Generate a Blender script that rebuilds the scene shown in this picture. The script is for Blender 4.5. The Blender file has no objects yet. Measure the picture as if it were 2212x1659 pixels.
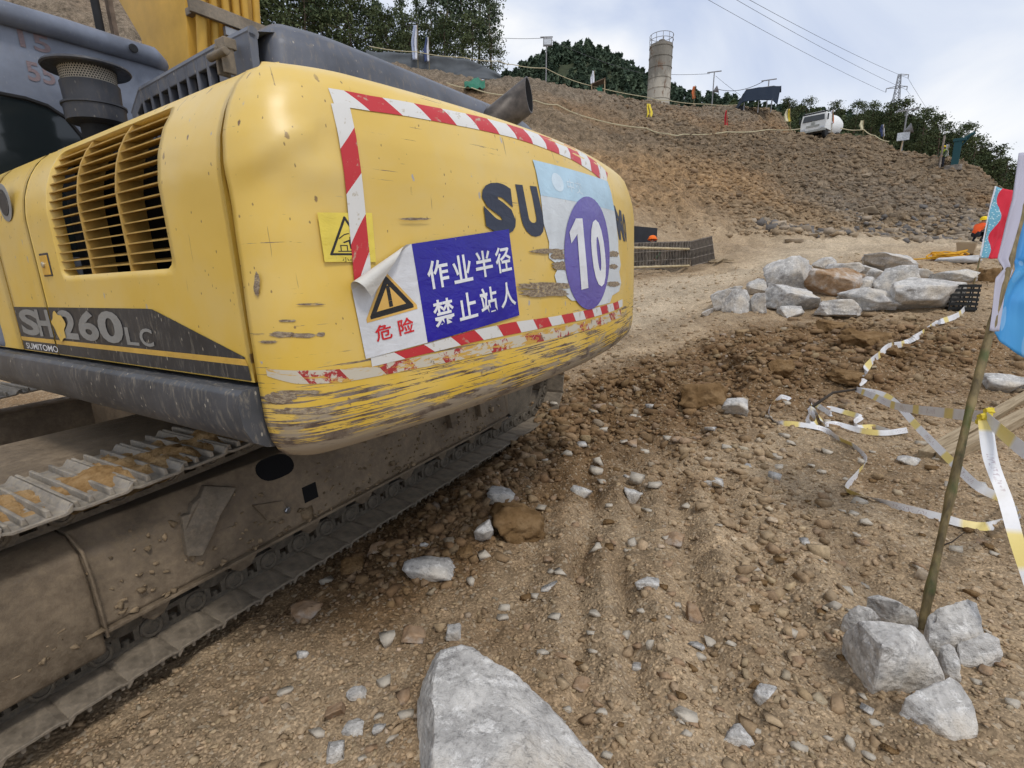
import bpy, bmesh, math, random
import numpy as np
from mathutils import Vector, Matrix

R_ = math.radians
scene = bpy.context.scene
COL = scene.collection

# ------------------------------------------------------------------ camera
FPX, PITCH, EYE = 1090.0, 12.0, 1.6          # focal length in pixels of a 2212 px wide frame
cam_d = bpy.data.cameras.new('camera'); cam = bpy.data.objects.new('camera', cam_d); COL.objects.link(cam)
cam.location = (0, 0, EYE); cam.rotation_euler = (R_(90 - PITCH), 0, 0)
cam_d.sensor_width = 36; cam_d.lens = 36 * FPX / 2212; cam_d.clip_start = 0.05; cam_d.clip_end = 3000
scene.camera = cam

# ------------------------------------------------------------------ sky, sun, exposure
SUN_EL, SUN_AZ = 58.0, 150.0                 # azimuth clockwise from +Y
w = bpy.data.worlds.new('World'); scene.world = w; w.use_nodes = True
nt = w.node_tree; nt.nodes.clear()
wo = nt.nodes.new('ShaderNodeOutputWorld'); bg = nt.nodes.new('ShaderNodeBackground')
sky = nt.nodes.new('ShaderNodeTexSky'); sky.sky_type = 'NISHITA'; sky.sun_disc = False
sky.sun_elevation = R_(SUN_EL); sky.sun_rotation = R_(SUN_AZ)
sky.air_density = 1.2; sky.dust_density = 2.0
tc = nt.nodes.new('ShaderNodeTexCoord'); mp = nt.nodes.new('ShaderNodeMapping')
mp.inputs['Location'].default_value = (0.9, 0.35, 0.6); mp.inputs['Scale'].default_value = (1.0, 1.0, 2.0); mp.inputs['Rotation'].default_value = (0.25, -0.5, 0.3)
nz = nt.nodes.new('ShaderNodeTexNoise'); nz.inputs['Scale'].default_value = 1.9; nz.inputs['Detail'].default_value = 7; nz.inputs['Roughness'].default_value = 0.48
nz.inputs['Distortion'].default_value = 0.6
rp = nt.nodes.new('ShaderNodeValToRGB')
rp.color_ramp.elements[0].position = 0.38; rp.color_ramp.elements[0].color = (0.57, 0.655, 0.85, 1)
rp.color_ramp.elements[1].position = 0.59; rp.color_ramp.elements[1].color = (1.0, 1.01, 1.03, 1)
e = rp.color_ramp.elements.new(0.48); e.color = (0.765, 0.825, 0.945, 1)
sm = nt.nodes.new('ShaderNodeMix'); sm.data_type = 'RGBA'; sm.blend_type = 'MULTIPLY'; sm.inputs['Factor'].default_value = 1.0
sm.inputs[7].default_value = (0.10, 0.10, 0.10, 1)
mx = nt.nodes.new('ShaderNodeMix'); mx.data_type = 'RGBA'; mx.inputs['Factor'].default_value = 0.90
L = nt.links
L.new(tc.outputs['Generated'], mp.inputs['Vector']); L.new(mp.outputs['Vector'], nz.inputs['Vector'])
L.new(nz.outputs['Fac'], rp.inputs['Fac']); L.new(sky.outputs['Color'], sm.inputs[6])
L.new(sm.outputs[2], mx.inputs[6]); L.new(rp.outputs['Color'], mx.inputs[7])
L.new(mx.outputs[2], bg.inputs['Color']); bg.inputs['Strength'].default_value = 1.0
L.new(bg.outputs['Background'], wo.inputs['Surface'])
sd = bpy.data.lights.new('sun', 'SUN'); sd.energy = 1.5; sd.angle = R_(10); sd.color = (1.0, 0.955, 0.89)
sun = bpy.data.objects.new('sun', sd); COL.objects.link(sun)
az, el = R_(SUN_AZ), R_(SUN_EL)
sdir = Vector((math.sin(az) * math.cos(el), math.cos(az) * math.cos(el), math.sin(el)))
sun.rotation_euler = sdir.to_track_quat('Z', 'Y').to_euler()
sun.location = (0, 0, 60)
scene.cycles.max_bounces = 6; scene.cycles.diffuse_bounces = 3; scene.cycles.glossy_bounces = 2; scene.cycles.adaptive_threshold = 0.025; scene.cycles.use_denoising = True
vs = scene.view_settings; vs.view_transform = 'Standard'; vs.look = 'None'; vs.exposure = 0.06; vs.gamma = 1.0; vs.use_curve_mapping = False

# ------------------------------------------------------------------ small helpers
CP, SP = math.cos(R_(PITCH)), math.sin(R_(PITCH))
CAM = np.array([0, 0, EYE])
def ray(x, y):
    """world direction seen at photo position x, y (2212 px wide), unit depth"""
    u = (x - 1106.0) / FPX; v = -(y - 829.5) / FPX
    return np.array([u, CP + v * SP, v * CP - SP])
def at(x, y, t):
    return CAM + ray(x, y) * t

def tag(o, label=None, cat=None, group=None, kind=None):
    if label: o['label'] = label
    if cat: o['category'] = cat
    if group: o['group'] = group
    if kind: o['kind'] = kind
    return o
def empty(name, loc=(0, 0, 0), rz=0, parent=None):
    o = bpy.data.objects.new(name, None); COL.objects.link(o); o.location = loc; o.rotation_euler = (0, 0, rz)
    o.empty_display_size = 0.1
    if parent: o.parent = parent
    return o
def link(me, name, parent=None):
    o = bpy.data.objects.new(name, me); COL.objects.link(o)
    if parent: o.parent = parent
    return o
def mk(name, V, F, mat, parent=None, uv=None, smooth=False, col=None, mats=None, midx=None):
    """V (n,3), F list of index tuples or (m,3)/(m,4) array -> linked object"""
    me = bpy.data.meshes.new(name)
    V = np.asarray(V, dtype=np.float64)
    if isinstance(F, np.ndarray):
        m, k = F.shape
        me.vertices.add(len(V)); me.vertices.foreach_set('co', V.astype(np.float32).ravel())
        me.loops.add(m * k); me.loops.foreach_set('vertex_index', F.astype(np.int32).ravel())
        me.polygons.add(m); me.polygons.foreach_set('loop_start', np.arange(0, m * k, k, dtype=np.int32))
        me.update(calc_edges=True)
    else:
        me.from_pydata([tuple(v) for v in V], [], [tuple(f) for f in F])
    if uv is not None:
        li = np.zeros(len(me.loops), dtype=np.int32); me.loops.foreach_get('vertex_index', li)
        lay = me.uv_layers.new(name='UVMap'); lay.data.foreach_set('uv', np.asarray(uv, dtype=np.float32)[li].ravel())
    if col is not None:
        a = me.attributes.new('Col', 'FLOAT_COLOR', 'POINT')
        c = np.ones((len(V), 4), dtype=np.float32); c[:, :3] = col; a.data.foreach_set('color', c.ravel())
    for mm in (mats or [mat]):
        me.materials.append(mm)
    if midx is not None: me.polygons.foreach_set('material_index', np.asarray(midx, dtype=np.int32))
    if smooth: me.polygons.foreach_set('use_smooth', np.ones(len(me.polygons), dtype=bool))
    me.update()
    return link(me, name, parent)

class MB:
    """collects simple shapes and links them as one mesh"""
    def __init__(s): s.V = []; s.F = []
    def add(s, V, F):
        b = len(s.V); s.V += [tuple(v) for v in V]; s.F += [tuple(b + i for i in f) for f in F]; return s
    def box(s, lo, hi, M=None):
        (a, b, c), (d, e, f) = lo, hi
        V = [(a,b,c),(d,b,c),(d,e,c),(a,e,c),(a,b,f),(d,b,f),(d,e,f),(a,e,f)]
        if M is not None: V = [tuple(M @ Vector(v)) for v in V]
        return s.add(V, [(0,3,2,1),(4,5,6,7),(0,1,5,4),(1,2,6,5),(2,3,7,6),(3,0,4,7)])
    def tube(s, pts, r, n=8, caps=True, taper=None):
        pts = [Vector(p) for p in pts]; V = []; F = []; m = len(pts)
        up = Vector((0, 0, 1)); prev = None
        for i, p in enumerate(pts):
            d = (pts[min(i + 1, m - 1)] - pts[max(i - 1, 0)]).normalized()
            a = prev if prev is not None else (up if abs(d.z) < 0.9 else Vector((1, 0, 0)))
            x = (a - d * a.dot(d)).normalized(); y = d.cross(x); prev = x
            rr = r[i] if isinstance(r, (list, tuple)) else r
            for k in range(n):
                t = 2 * math.pi * k / n; V.append(p + (x * math.cos(t) + y * math.sin(t)) * rr)
        for i in range(m - 1):
            for k in range(n):
                F.append((i*n+k, i*n+(k+1) % n, (i+1)*n+(k+1) % n, (i+1)*n+k))
        if caps: F.append(tuple(range(n - 1, -1, -1))); F.append(tuple((m-1)*n+k for k in range(n)))
        return s.add(V, F)
    def lathe(s, prof, n=24, M=None, c=(0, 0, 0)):
        V = []; F = []; m = len(prof)
        for r, z in prof:
            for k in range(n):
                t = 2*math.pi*k/n; v = Vector((r*math.cos(t), r*math.sin(t), z))
                if M is not None: v = M @ v
                V.append(v + Vector(c))
        for i in range(m - 1):
            for k in range(n): F.append((i*n+k, i*n+(k+1) % n, (i+1)*n+(k+1) % n, (i+1)*n+k))
        F.append(tuple(range(n - 1, -1, -1))); F.append(tuple((m-1)*n+k for k in range(n)))
        return s.add(V, F)
    def prism(s, poly, f0, f1):
        """poly: list of 2D points; f0, f1 map (a, b) to 3D for the two ends"""
        n = len(poly); V = [f0(*p) for p in poly] + [f1(*p) for p in poly]
        F = [tuple(range(n - 1, -1, -1)), tuple(range(n, 2*n))] + [(i, (i+1) % n, n+(i+1) % n, n+i) for i in range(n)]
        return s.add(V, F)
    def build(s, name, mat, parent=None, smooth=False, bevel=0, seg=2, ang=35):
        me = bpy.data.meshes.new(name); me.from_pydata(s.V, [], s.F)
        bm = bmesh.new(); bm.from_mesh(me)
        bmesh.ops.recalc_face_normals(bm, faces=bm.faces)
        if bevel:
            ed = [e for e in bm.edges if len(e.link_faces) == 2 and e.calc_face_angle(0) > R_(ang)]
            bmesh.ops.bevel(bm, geom=ed, offset=bevel, segments=seg, affect='EDGES', profile=0.6, clamp_overlap=True)
        if smooth:
            for f in bm.faces: f.smooth = True
            for e in bm.edges:
                if len(e.link_faces) == 2 and e.calc_face_angle(0) > R_(40): e.smooth = False
        bm.to_mesh(me); bm.free(); me.materials.append(mat)
        return link(me, name, parent)

# ---- numpy noise
def _h(ix, iy, iz, seed):
    n = (ix.astype(np.int64) * 374761393 + iy.astype(np.int64) * 668265263 + iz.astype(np.int64) * 2147483647 + seed * 1274126177) & 0xffffffff
    n = ((n ^ (n >> 13)) * 1274126177) & 0xffffffff
    n = ((n ^ (n >> 16)) * 2246822519) & 0xffffffff
    return ((n ^ (n >> 15)) & 0xffff) / 32767.5 - 1.0
def vn2(x, y, seed=0):
    ix = np.floor(x); iy = np.floor(y); fx = x - ix; fy = y - iy
    fx = fx*fx*fx*(fx*(fx*6-15)+10); fy = fy*fy*fy*(fy*(fy*6-15)+10); z = np.zeros_like(ix)
    a = _h(ix, iy, z, seed); b = _h(ix+1, iy, z, seed); c = _h(ix, iy+1, z, seed); d = _h(ix+1, iy+1, z, seed)
    return (a*(1-fx)+b*fx)*(1-fy) + (c*(1-fx)+d*fx)*fy
def vn3(p, seed=0):
    i = np.floor(p); f = p - i; f = f*f*f*(f*(f*6-15)+10); o = 0
    for dx in (0, 1):
        for dy in (0, 1):
            for dz in (0, 1):
                o = o + _h(i[:,0]+dx, i[:,1]+dy, i[:,2]+dz, seed) * np.where(dx, f[:,0], 1-f[:,0]) * np.where(dy, f[:,1], 1-f[:,1]) * np.where(dz, f[:,2], 1-f[:,2])
    return o
def fbm2(x, y, oct=4, seed=0, g=0.5):
    o = 0; a = 1.0
    for k in range(oct): o = o + a * vn2(x * 2**k + 17.3*k, y * 2**k - 9.1*k, seed + k); a *= g
    return o
def fbm3(p, oct=4, seed=0, g=0.5):
    o = 0; a = 1.0
    for k in range(oct): o = o + a * vn3(p * 2**k + 7.7*k, seed + k); a *= g
    return o

_ico = {}
def ico(n):
    if n not in _ico:
        bm = bmesh.new(); bmesh.ops.create_icosphere(bm, subdivisions=n, radius=1.0)
        bm.verts.ensure_lookup_table()
        _ico[n] = (np.array([v.co[:] for v in bm.verts]), np.array([[v.index for v in f.verts] for f in bm.faces])); bm.free()
    return _ico[n]

# ------------------------------------------------------------------ materials
MATS = {}
class NB:
    def __init__(s, name):
        s.m = bpy.data.materials.new(name); s.m.use_nodes = True; s.t = s.m.node_tree; s.t.nodes.clear()
        s.out = s.n('ShaderNodeOutputMaterial'); s.b = s.n('ShaderNodeBsdfPrincipled'); s.l(s.b.outputs[0], s.out.inputs['Surface'])
        MATS[name] = s.m
    def n(s, t, **k):
        x = s.t.nodes.new(t)
        for a, b in k.items(): setattr(x, a, b)
        return x
    def l(s, a, b): s.t.links.new(a, b)
    def obj(s): return s.n('ShaderNodeTexCoord').outputs['Object']
    def uv(s): return s.n('ShaderNodeTexCoord').outputs['UV']
    def map(s, v, scale=(1,1,1), loc=(0,0,0), rot=(0,0,0)):
        x = s.n('ShaderNodeMapping'); x.inputs['Scale'].default_value = scale; x.inputs['Location'].default_value = loc; x.inputs['Rotation'].default_value = rot
        s.l(v, x.inputs['Vector']); return x.outputs['Vector']
    def noise(s, v, scale, detail=4, rough=0.55, dist=0):
        x = s.n('ShaderNodeTexNoise'); x.inputs['Scale'].default_value = scale; x.inputs['Detail'].default_value = min(detail, 5)
        x.inputs['Roughness'].default_value = rough; x.inputs['Distortion'].default_value = dist; s.l(v, x.inputs['Vector']); return x.outputs['Fac']
    def vor(s, v, scale, feature='F1', out='Distance', rnd=1.0):
        x = s.n('ShaderNodeTexVoronoi', feature=feature); x.inputs['Scale'].default_value = scale; x.inputs['Randomness'].default_value = rnd
        s.l(v, x.inputs['Vector']); return x.outputs[out]
    def ramp(s, f, stops, interp='LINEAR'):
        x = s.n('ShaderNodeValToRGB'); cr = x.color_ramp; cr.interpolation = interp
        while len(cr.elements) < len(stops): cr.elements.new(0.5)
        for e, (p, c) in zip(cr.elements, stops):
            e.position = p; e.color = (c, c, c, 1) if not hasattr(c, '__len__') else (*c, 1)
        s.l(f, x.inputs['Fac']); return x.outputs['Color']
    def mix(s, f, a, b, mode='MIX'):
        x = s.n('ShaderNodeMix', data_type='RGBA', blend_type=mode)
        for k, q in ((0, f), (6, a), (7, b)):
            if hasattr(q, 'is_linked') or hasattr(q, 'links'): s.l(q, x.inputs[k])
            elif k == 0: x.inputs[0].default_value = q
            else: x.inputs[k].default_value = (*q, 1)
        return x.outputs[2]
    def math(s, op, a, b=None, clamp=False):
        x = s.n('ShaderNodeMath', operation=op); x.use_clamp = clamp
        for k, q in ((0, a), (1, b)):
            if q is None: continue
            if hasattr(q, 'links'): s.l(q, x.inputs[k])
            else: x.inputs[k].default_value = q
        return x.outputs[0]
    def sep(s, v):
        x = s.n('ShaderNodeSeparateXYZ'); s.l(v, x.inputs[0]); return x.outputs
    def attr(s, name='Col'):
        x = s.n('ShaderNodeAttribute'); x.attribute_name = name; return x.outputs['Color']
    def bump(s, h, strength=0.5, dist=0.02, prev=None):
        x = s.n('ShaderNodeBump'); x.inputs['Strength'].default_value = strength; x.inputs['Distance'].default_value = dist
        s.l(h, x.inputs['Height'])
        if prev is not None: s.l(prev, x.inputs['Normal'])
        return x.outputs['Normal']
    def fin(s, col, rough=0.8, metal=0.0, normal=None, spec=0.3):
        if hasattr(col, 'links'): s.l(col, s.b.inputs['Base Color'])
        else: s.b.inputs['Base Color'].default_value = (*col, 1)
        if hasattr(rough, 'links'): s.l(rough, s.b.inputs['Roughness'])
        else: s.b.inputs['Roughness'].default_value = rough
        if hasattr(metal, 'links'): s.l(metal, s.b.inputs['Metallic'])
        else: s.b.inputs['Metallic'].default_value = metal
        s.b.inputs['Specular IOR Level'].default_value = spec
        if normal is not None: s.l(normal, s.b.inputs['Normal'])
        return s.m

def m_plain(name, c, rough=0.7, metal=0.0, var=0.25, scale=12, spec=0.3, bump=0.0, dust=None):
    """one paint or material colour with blotchy variation, optional dust"""
    s = NB(name); o = s.obj()
    n1 = s.noise(o, scale, 6, 0.6)
    col = s.mix(s.ramp(n1, [(0.35, 0.0), (0.7, 1.0)]), tuple(x*(1-var) for x in c), tuple(min(1, x*(1+var)) for x in c))
    if dust:
        n2 = s.noise(o, scale*0.6, 8, 0.65)
        col = s.mix(s.ramp(n2, [(0.48, 0.0), (0.68, dust[1])]), col, dust[0])
    nrm = s.bump(s.noise(o, scale*6, 5, 0.65), bump, 0.01) if bump else None
    return s.fin(col, rough, metal, nrm, spec)

def build_materials():
    # soil sheet: colour attribute gives the soil zone, noise gives grain
    s = NB('soil'); o = s.obj(); z = s.attr()
    n1 = s.noise(o, 0.9, 5, 0.62); n2 = s.noise(o, 9, 5, 0.7)
    va = s.n('ShaderNodeTexVoronoi'); va.inputs['Scale'].default_value = 62; s.l(o, va.inputs['Vector'])
    vb = s.n('ShaderNodeTexVoronoi'); vb.inputs['Scale'].default_value = 150; s.l(o, vb.inputs['Vector'])
    sa = s.sep(va.outputs['Color']); sb_ = s.sep(vb.outputs['Color'])
    col = s.mix(1.0, z, s.ramp(n1, [(0.3, 0.74), (0.5, 1.0), (0.7, 1.2)]), 'MULTIPLY')
    col = s.mix(1.0, col, s.ramp(n2, [(0.3, 0.66), (0.5, 1.0), (0.72, 1.22)]), 'MULTIPLY')
    col = s.mix(1.0, col, s.ramp(sa[0], [(0.0, 0.78), (0.7, 1.04), (1.0, 1.3)]), 'MULTIPLY')
    col = s.mix(0.8, col, s.ramp(sb_[0], [(0.0, 0.68), (0.75, 1.1), (1.0, 1.45)]), 'MULTIPLY')
    col = s.mix(s.ramp(sa[1], [(0.90, 0.0), (0.94, 0.45)]), col, (0.50, 0.42, 0.31))
    up_ = s.math('MULTIPLY', s.math('SUBTRACT', s.sep(o)[2], 3.0), 0.6, True)                    # the cut bank: coarse crumbly face
    nm = s.noise(s.map(o, (1, 1, 0.7), (0, 0, 0), (0.3, 0.2, 0.5)), 2.6, 6, 0.68, 0.4)
    col = s.mix(up_, col, s.mix(1.0, col, s.ramp(nm, [(0.34, 0.5), (0.5, 1.0), (0.66, 1.35)]), 'MULTIPLY'))
    h = s.math('ADD', s.math('MULTIPLY', s.math('SUBTRACT', 1.0, va.outputs['Distance']), sa[0]), s.math('MULTIPLY', n2, 0.9))
    nb_ = s.bump(s.math('MULTIPLY', nm, up_), 0.7, 0.45)
    s.fin(col, 0.95, 0, s.bump(h, 0.75, 0.015, nb_), 0.12)
    # loose stones: colour attribute per stone
    s = NB('gravel_stone'); o = s.obj(); z = s.attr()
    n = s.noise(o, 45, 6, 0.7)
    col = s.mix(1.0, z, s.ramp(n, [(0.3, 0.7), (0.7, 1.25)]), 'MULTIPLY')
    s.fin(col, 0.92, 0, s.bump(s.noise(o, 120, 4, 0.7), 0.5, 0.006), 0.15)
    # pale limestone
    s = NB('limestone'); o = s.obj()
    n1 = s.noise(o, 4.2, 8, 0.72, 0.1); n2 = s.noise(o, 38, 7, 0.78); n3 = s.noise(o, 2.0, 5, 0.6); n4 = s.noise(s.map(o, (1.6, 2.2, 1.8), (2, 1, 4), (0.5, 0.3, 0.9)), 7.5, 8, 0.78, 0.25)
    col = s.ramp(n1, [(0.32, (0.285, 0.272, 0.258)), (0.48, (0.455, 0.437, 0.41)), (0.62, (0.60, 0.575, 0.535))])
    col = s.mix(s.ramp(n4, [(0.53, 0.0), (0.60, 0.6)]), col, (0.755, 0.735, 0.70))
    col = s.mix(s.ramp(n3, [(0.50, 0.0), (0.66, 0.6)]), col, (0.50, 0.42, 0.31))
    col = s.mix(0.9, col, s.ramp(n2, [(0.32, 0.5), (0.46, 1.0), (0.7, 1.2)]), 'MULTIPLY')
    hh = s.math('ADD', s.noise(o, 11, 5, 0.75), s.math('MULTIPLY', n2, 0.45))
    s.fin(col, 0.88, 0, s.bump(hh, 0.9, 0.022), 0.2)
    m_plain('pale_stone', (0.47, 0.42, 0.345), 0.9, 0, 0.25, 14, 0.15, 0.4)
    s = NB('tan_boulder'); o = s.obj()
    n1 = s.noise(o, 4, 10, 0.66, 0.4)
    col = s.ramp(n1, [(0.3, (0.24, 0.13, 0.055)), (0.5, (0.36, 0.25, 0.16)), (0.66, (0.5, 0.45, 0.4))])
    col = s.mix(0.6, col, s.ramp(s.noise(o, 18, 9, 0.72), [(0.3, 0.6), (0.7, 1.3)]), 'MULTIPLY')
    s.fin(col, 0.9, 0, s.bump(s.noise(o, 9, 10, 0.68), 0.6, 0.035), 0.2)
    s = NB('clod_soil'); o = s.obj()
    n1 = s.noise(o, 6, 10, 0.7)
    col = s.ramp(n1, [(0.3, (0.12, 0.070, 0.030)), (0.5, (0.215, 0.132, 0.062)), (0.7, (0.30, 0.20, 0.105))])
    s.fin(col, 0.98, 0, s.bump(s.noise(o, 22, 10, 0.75), 0.9, 0.03), 0.05)
    s = NB('slate'); o = s.obj()
    n1 = s.noise(o, 1.7, 8, 0.65)
    col = s.ramp(n1, [(0.3, (0.16, 0.13, 0.10)), (0.5, (0.26, 0.205, 0.145)), (0.7, (0.38, 0.305, 0.215))])
    s.fin(col, 0.9, 0, s.bump(s.noise(o, 8, 8, 0.7), 0.5, 0.05), 0.2)

    # yellow machine paint (UV in metres: u round the body, v height)
    def yellow(name, heavy):
        s = NB(name); u = s.uv(); o = s.obj()
        big = s.noise(u, 1.6, 5, 0.55)
        col = s.mix(s.ramp(big, [(0.35, 0), (0.65, 1)]), (0.665, 0.43, 0.050), (0.745, 0.495, 0.078))
        dust = s.noise(u, 3.1, 9, 0.62, 0.3)
        col = s.mix(s.ramp(dust, [(0.42, 0.0), (0.72, 0.5)]), col, (0.66, 0.52, 0.25))
        v = s.sep(u)[1]; col = s.mix(s.ramp(s.math('DIVIDE', v, 2.4), [(1.25/2.4, 0.0), (1.9/2.4, 0.18)]), col, (0.68, 0.55, 0.29))
        # stone chips: small elongated flakes of grey primer and brown
        mm = s.map(u, (1.0, 0.42, 1), (0.3, 0.1, 0), (0, 0, 0.45))
        ch = s.vor(mm, 26, out='Distance'); cr = s.sep(s.vor(mm, 26, out='Color'))
        ch = s.math('ADD', ch, s.math('MULTIPLY', s.math('SUBTRACT', s.noise(u, 55, 3, 0.7), 0.5), 0.42))
        msk = s.math('MULTIPLY', s.ramp(ch, [(0.11, 1.0), (0.16, 0.0)]), s.ramp(cr[0], [(0.62, 0.0), (0.64, 1.0)]))
        msk = s.math('MULTIPLY', msk, s.ramp(s.noise(u, 3.5, 3, 0.5), [(0.43, 0.0), (0.53, 1.0)]))
        ch2 = s.vor(s.map(u, (1, 0.6, 1), (3, 7, 0), (0, 0, -0.3)), 60, out='Distance'); cr2 = s.sep(s.vor(s.map(u, (1, 0.6, 1), (3, 7, 0), (0, 0, -0.3)), 60, out='Color'))
        ch2 = s.math('ADD', ch2, s.math('MULTIPLY', s.math('SUBTRACT', s.noise(u, 90, 3, 0.7), 0.5), 0.5))
        msk2 = s.math('MULTIPLY', s.ramp(ch2, [(0.10, 1.0), (0.16, 0.0)]), s.ramp(cr2[1], [(0.76, 0.0), (0.78, 1.0)]))
        col = s.mix(msk, col, s.mix(s.ramp(cr[1], [(0.5, 0.0), (0.55, 1.0)]), (0.36, 0.35, 0.36), (0.17, 0.10, 0.05)))
        col = s.mix(s.math('MULTIPLY', msk2, 0.8), col, (0.19, 0.115, 0.045))
        # odd long scratches at several angles
        for k_, (ang_, sc_) in enumerate(((0.9, 7.0), (-0.5, 9.0), (1.35, 6.0))):
            sx_ = s.noise(s.map(u, (sc_*6, sc_*0.55, 1), (k_*3.1, k_*1.7, 0), (0, 0, ang_)), 1.0, 2, 0.5, 0.1)
            col = s.mix(s.ramp(sx_, [(0.755, 0.0), (0.77, 0.65)]), col, (0.24, 0.16, 0.07))
        rgh = 0.36
        if heavy:
            # long horizontal scrapes and bare steel where the tail rubs against rock
            a = s.noise(s.map(u, (2.4, 120, 1), (0, 0, 0), (0, 0, 0.04)), 1.0, 6, 0.6, 0.2)
            b = s.noise(s.map(u, (4, 40, 1), (5, 3, 0), (0, 0, -0.02)), 1.0, 9, 0.72, 0.4)
            vv = s.math('DIVIDE', v, 2.4)
            low = s.ramp(vv, [(1.06/2.4, 1.0), (1.15/2.4, 0.64), (1.20/2.4, 0.46), (1.32/2.4, 0.32), (1.40/2.4, 0.10), (1.62/2.4, 0.02), (2.2/2.4, 0.0)])
            sc = s.math('ADD', s.math('MULTIPLY', a, 0.6), s.math('MULTIPLY', b, 0.4))
            m1 = s.ramp(s.math('ADD', sc, s.math('MULTIPLY', low, 0.24)), [(0.625, 0.0), (0.64, 1.0)])
            col = s.mix(m1, col, s.mix(s.ramp(s.noise(u, 9, 6, 0.7), [(0.4, 0), (0.6, 1)]), (0.085, 0.055, 0.04), (0.24, 0.19, 0.14)))
            m2 = s.ramp(s.math('ADD', s.noise(s.map(u, (3, 14, 1), (1, 9, 0)), 1.3, 9, 0.7, 0.4), s.math('MULTIPLY', low, 0.3)), [(0.68, 0.0), (0.74, 0.85)])
            col = s.mix(m2, col, (0.34, 0.28, 0.20))
            rgh = s.mix(m1, (0.36,)*3, (0.75,)*3)
        nrm = s.bump(s.noise(u, 2.2, 3, 0.5), 0.12, 0.08)
        nrm = s.bump(s.noise(u, 40, 5, 0.6), 0.06, 0.004, nrm)
        s.fin(col, rgh, 0, nrm, 0.5)
    yellow('yellow_paint_worn', True); yellow('yellow_paint', False)
    m_plain('yellow_steel', (0.60, 0.35, 0.055), 0.5, 0, 0.15, 4, 0.35, 0.05)
    m_plain('louver_paint', (0.46, 0.29, 0.075), 0.6, 0, 0.2, 20, 0.3)
    def dark(name, c, spl=0.35, dustc=(0.33, 0.28, 0.21)):
        """dark paint spattered with pale mud"""
        s = NB(name); o = s.obj()
        col = s.mix(s.ramp(s.noise(o, 3, 7, 0.6), [(0.35, 0), (0.7, 1)]), c, tuple(x*1.9+0.015 for x in c))
        st = s.noise(s.map(o, (34, 34, 9.0), (0, 0, 0), (0.25, 0.2, 0)), 1.6, 8, 0.75, 0.2)
        col = s.mix(s.ramp(st, [(0.52, 0.0), (0.68, min(1, spl*1.2))]), col, dustc)
        d = s.vor(s.map(o, (1, 1, 0.5), (0, 0, 0), (0.3, 0.25, 0)), 70); c2 = s.sep(s.vor(s.map(o, (1, 1, 0.5), (0, 0, 0), (0.3, 0.25, 0)), 70, out='Color'))
        mk_ = s.math('MULTIPLY', s.ramp(d, [(0.17, 1.0), (0.24, 0.0)]), s.ramp(c2[0], [(0.88, 0.0), (0.90, 1.0)]))
        col = s.mix(s.math('MULTIPLY', mk_, min(1, spl*1.6)), col, (0.5, 0.45, 0.36))
        s.fin(col, s.ramp(st, [(0.5, 0.45), (0.7, 0.85)]), 0, s.bump(s.noise(o, 60, 4, 0.6), 0.05, 0.004), 0.4)
    dark('black_sill_paint', (0.036, 0.038, 0.043), 0.42)
    dark('hood_paint', (0.062, 0.068, 0.085), 0.3)
    dark('cab_paint', (0.115, 0.130, 0.165), 0.06)
    dark('decal_black', (0.016, 0.017, 0.02), 0.35)
    dark('steel_black', (0.02, 0.021, 0.026), 0.12)
    m_plain('void_black', (0.006, 0.006, 0.007), 0.9, 0, 0.1)
    # muddy steel of the undercarriage
    def steel(name, a, b, dustc, amt, scale=5):
        s = NB(name); o = s.obj()
        n = s.noise(o, scale, 10, 0.72); n2 = s.noise(o, scale*5, 9, 0.75); n3 = s.noise(s.map(o, (3, 20, 20)), 1.4, 9, 0.7, 0.4)
        col = s.mix(s.ramp(n, [(0.3, 0), (0.7, 1)]), a, b)
        col = s.mix(s.ramp(n2, [(0.42, 0.0), (0.66, amt)]), col, dustc)
        col = s.mix(s.ramp(n3, [(0.64, 0.0), (0.72, 0.55)]), col, (0.045, 0.035, 0.028))
        n5 = s.noise(s.map(o, (7, 30, 22), (3, 1, 2), (0.0, 0.25, 0.1)), 1.6, 7, 0.7, 0.3)
        col = s.mix(s.ramp(n5, [(0.70, 0.0), (0.725, 0.7)]), col, (0.42, 0.385, 0.335))
        col = s.mix(0.8, col, s.ramp(s.noise(o, scale*0.55, 5, 0.6), [(0.32, 0.55), (0.52, 1.0), (0.7, 1.2)]), 'MULTIPLY')
        s.fin(col, s.ramp(n2, [(0.4, 0.5), (0.6, 0.9)]), 0.0, s.bump(s.math('ADD', n2, s.math('MULTIPLY', s.noise(o, scale*18, 6, 0.7), 0.4)), 0.35, 0.012), 0.35)
    steel('muddy_frame', (0.125, 0.092, 0.060), (0.205, 0.155, 0.103), (0.29, 0.225, 0.15), 0.6)
    steel('muddy_shoe', (0.14, 0.115, 0.085), (0.24, 0.20, 0.15), (0.34, 0.275, 0.20), 0.6, 9)
    steel('top_shoe', (0.17, 0.15, 0.125), (0.32, 0.285, 0.24), (0.44, 0.37, 0.27), 0.6, 9)
    steel('chain_steel', (0.06, 0.050, 0.040), (0.13, 0.108, 0.08), (0.22, 0.18, 0.125), 0.55, 14)
    m_plain('bright_steel', (0.30, 0.31, 0.33), 0.28, 0.9, 0.3, 30)
    s = NB('track_mud'); o = s.obj(); n1 = s.noise(o, 9, 9, 0.7)
    s.fin(s.ramp(n1, [(0.3, (0.23, 0.13, 0.05)), (0.5, (0.38, 0.24, 0.11)), (0.7, (0.50, 0.35, 0.19))]), 0.97, 0, s.bump(s.noise(o, 40, 9, 0.72), 0.9, 0.02), 0.05)
    m_plain('exhaust_steel', (0.075, 0.062, 0.052), 0.45, 0.2, 0.5, 18)
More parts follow.
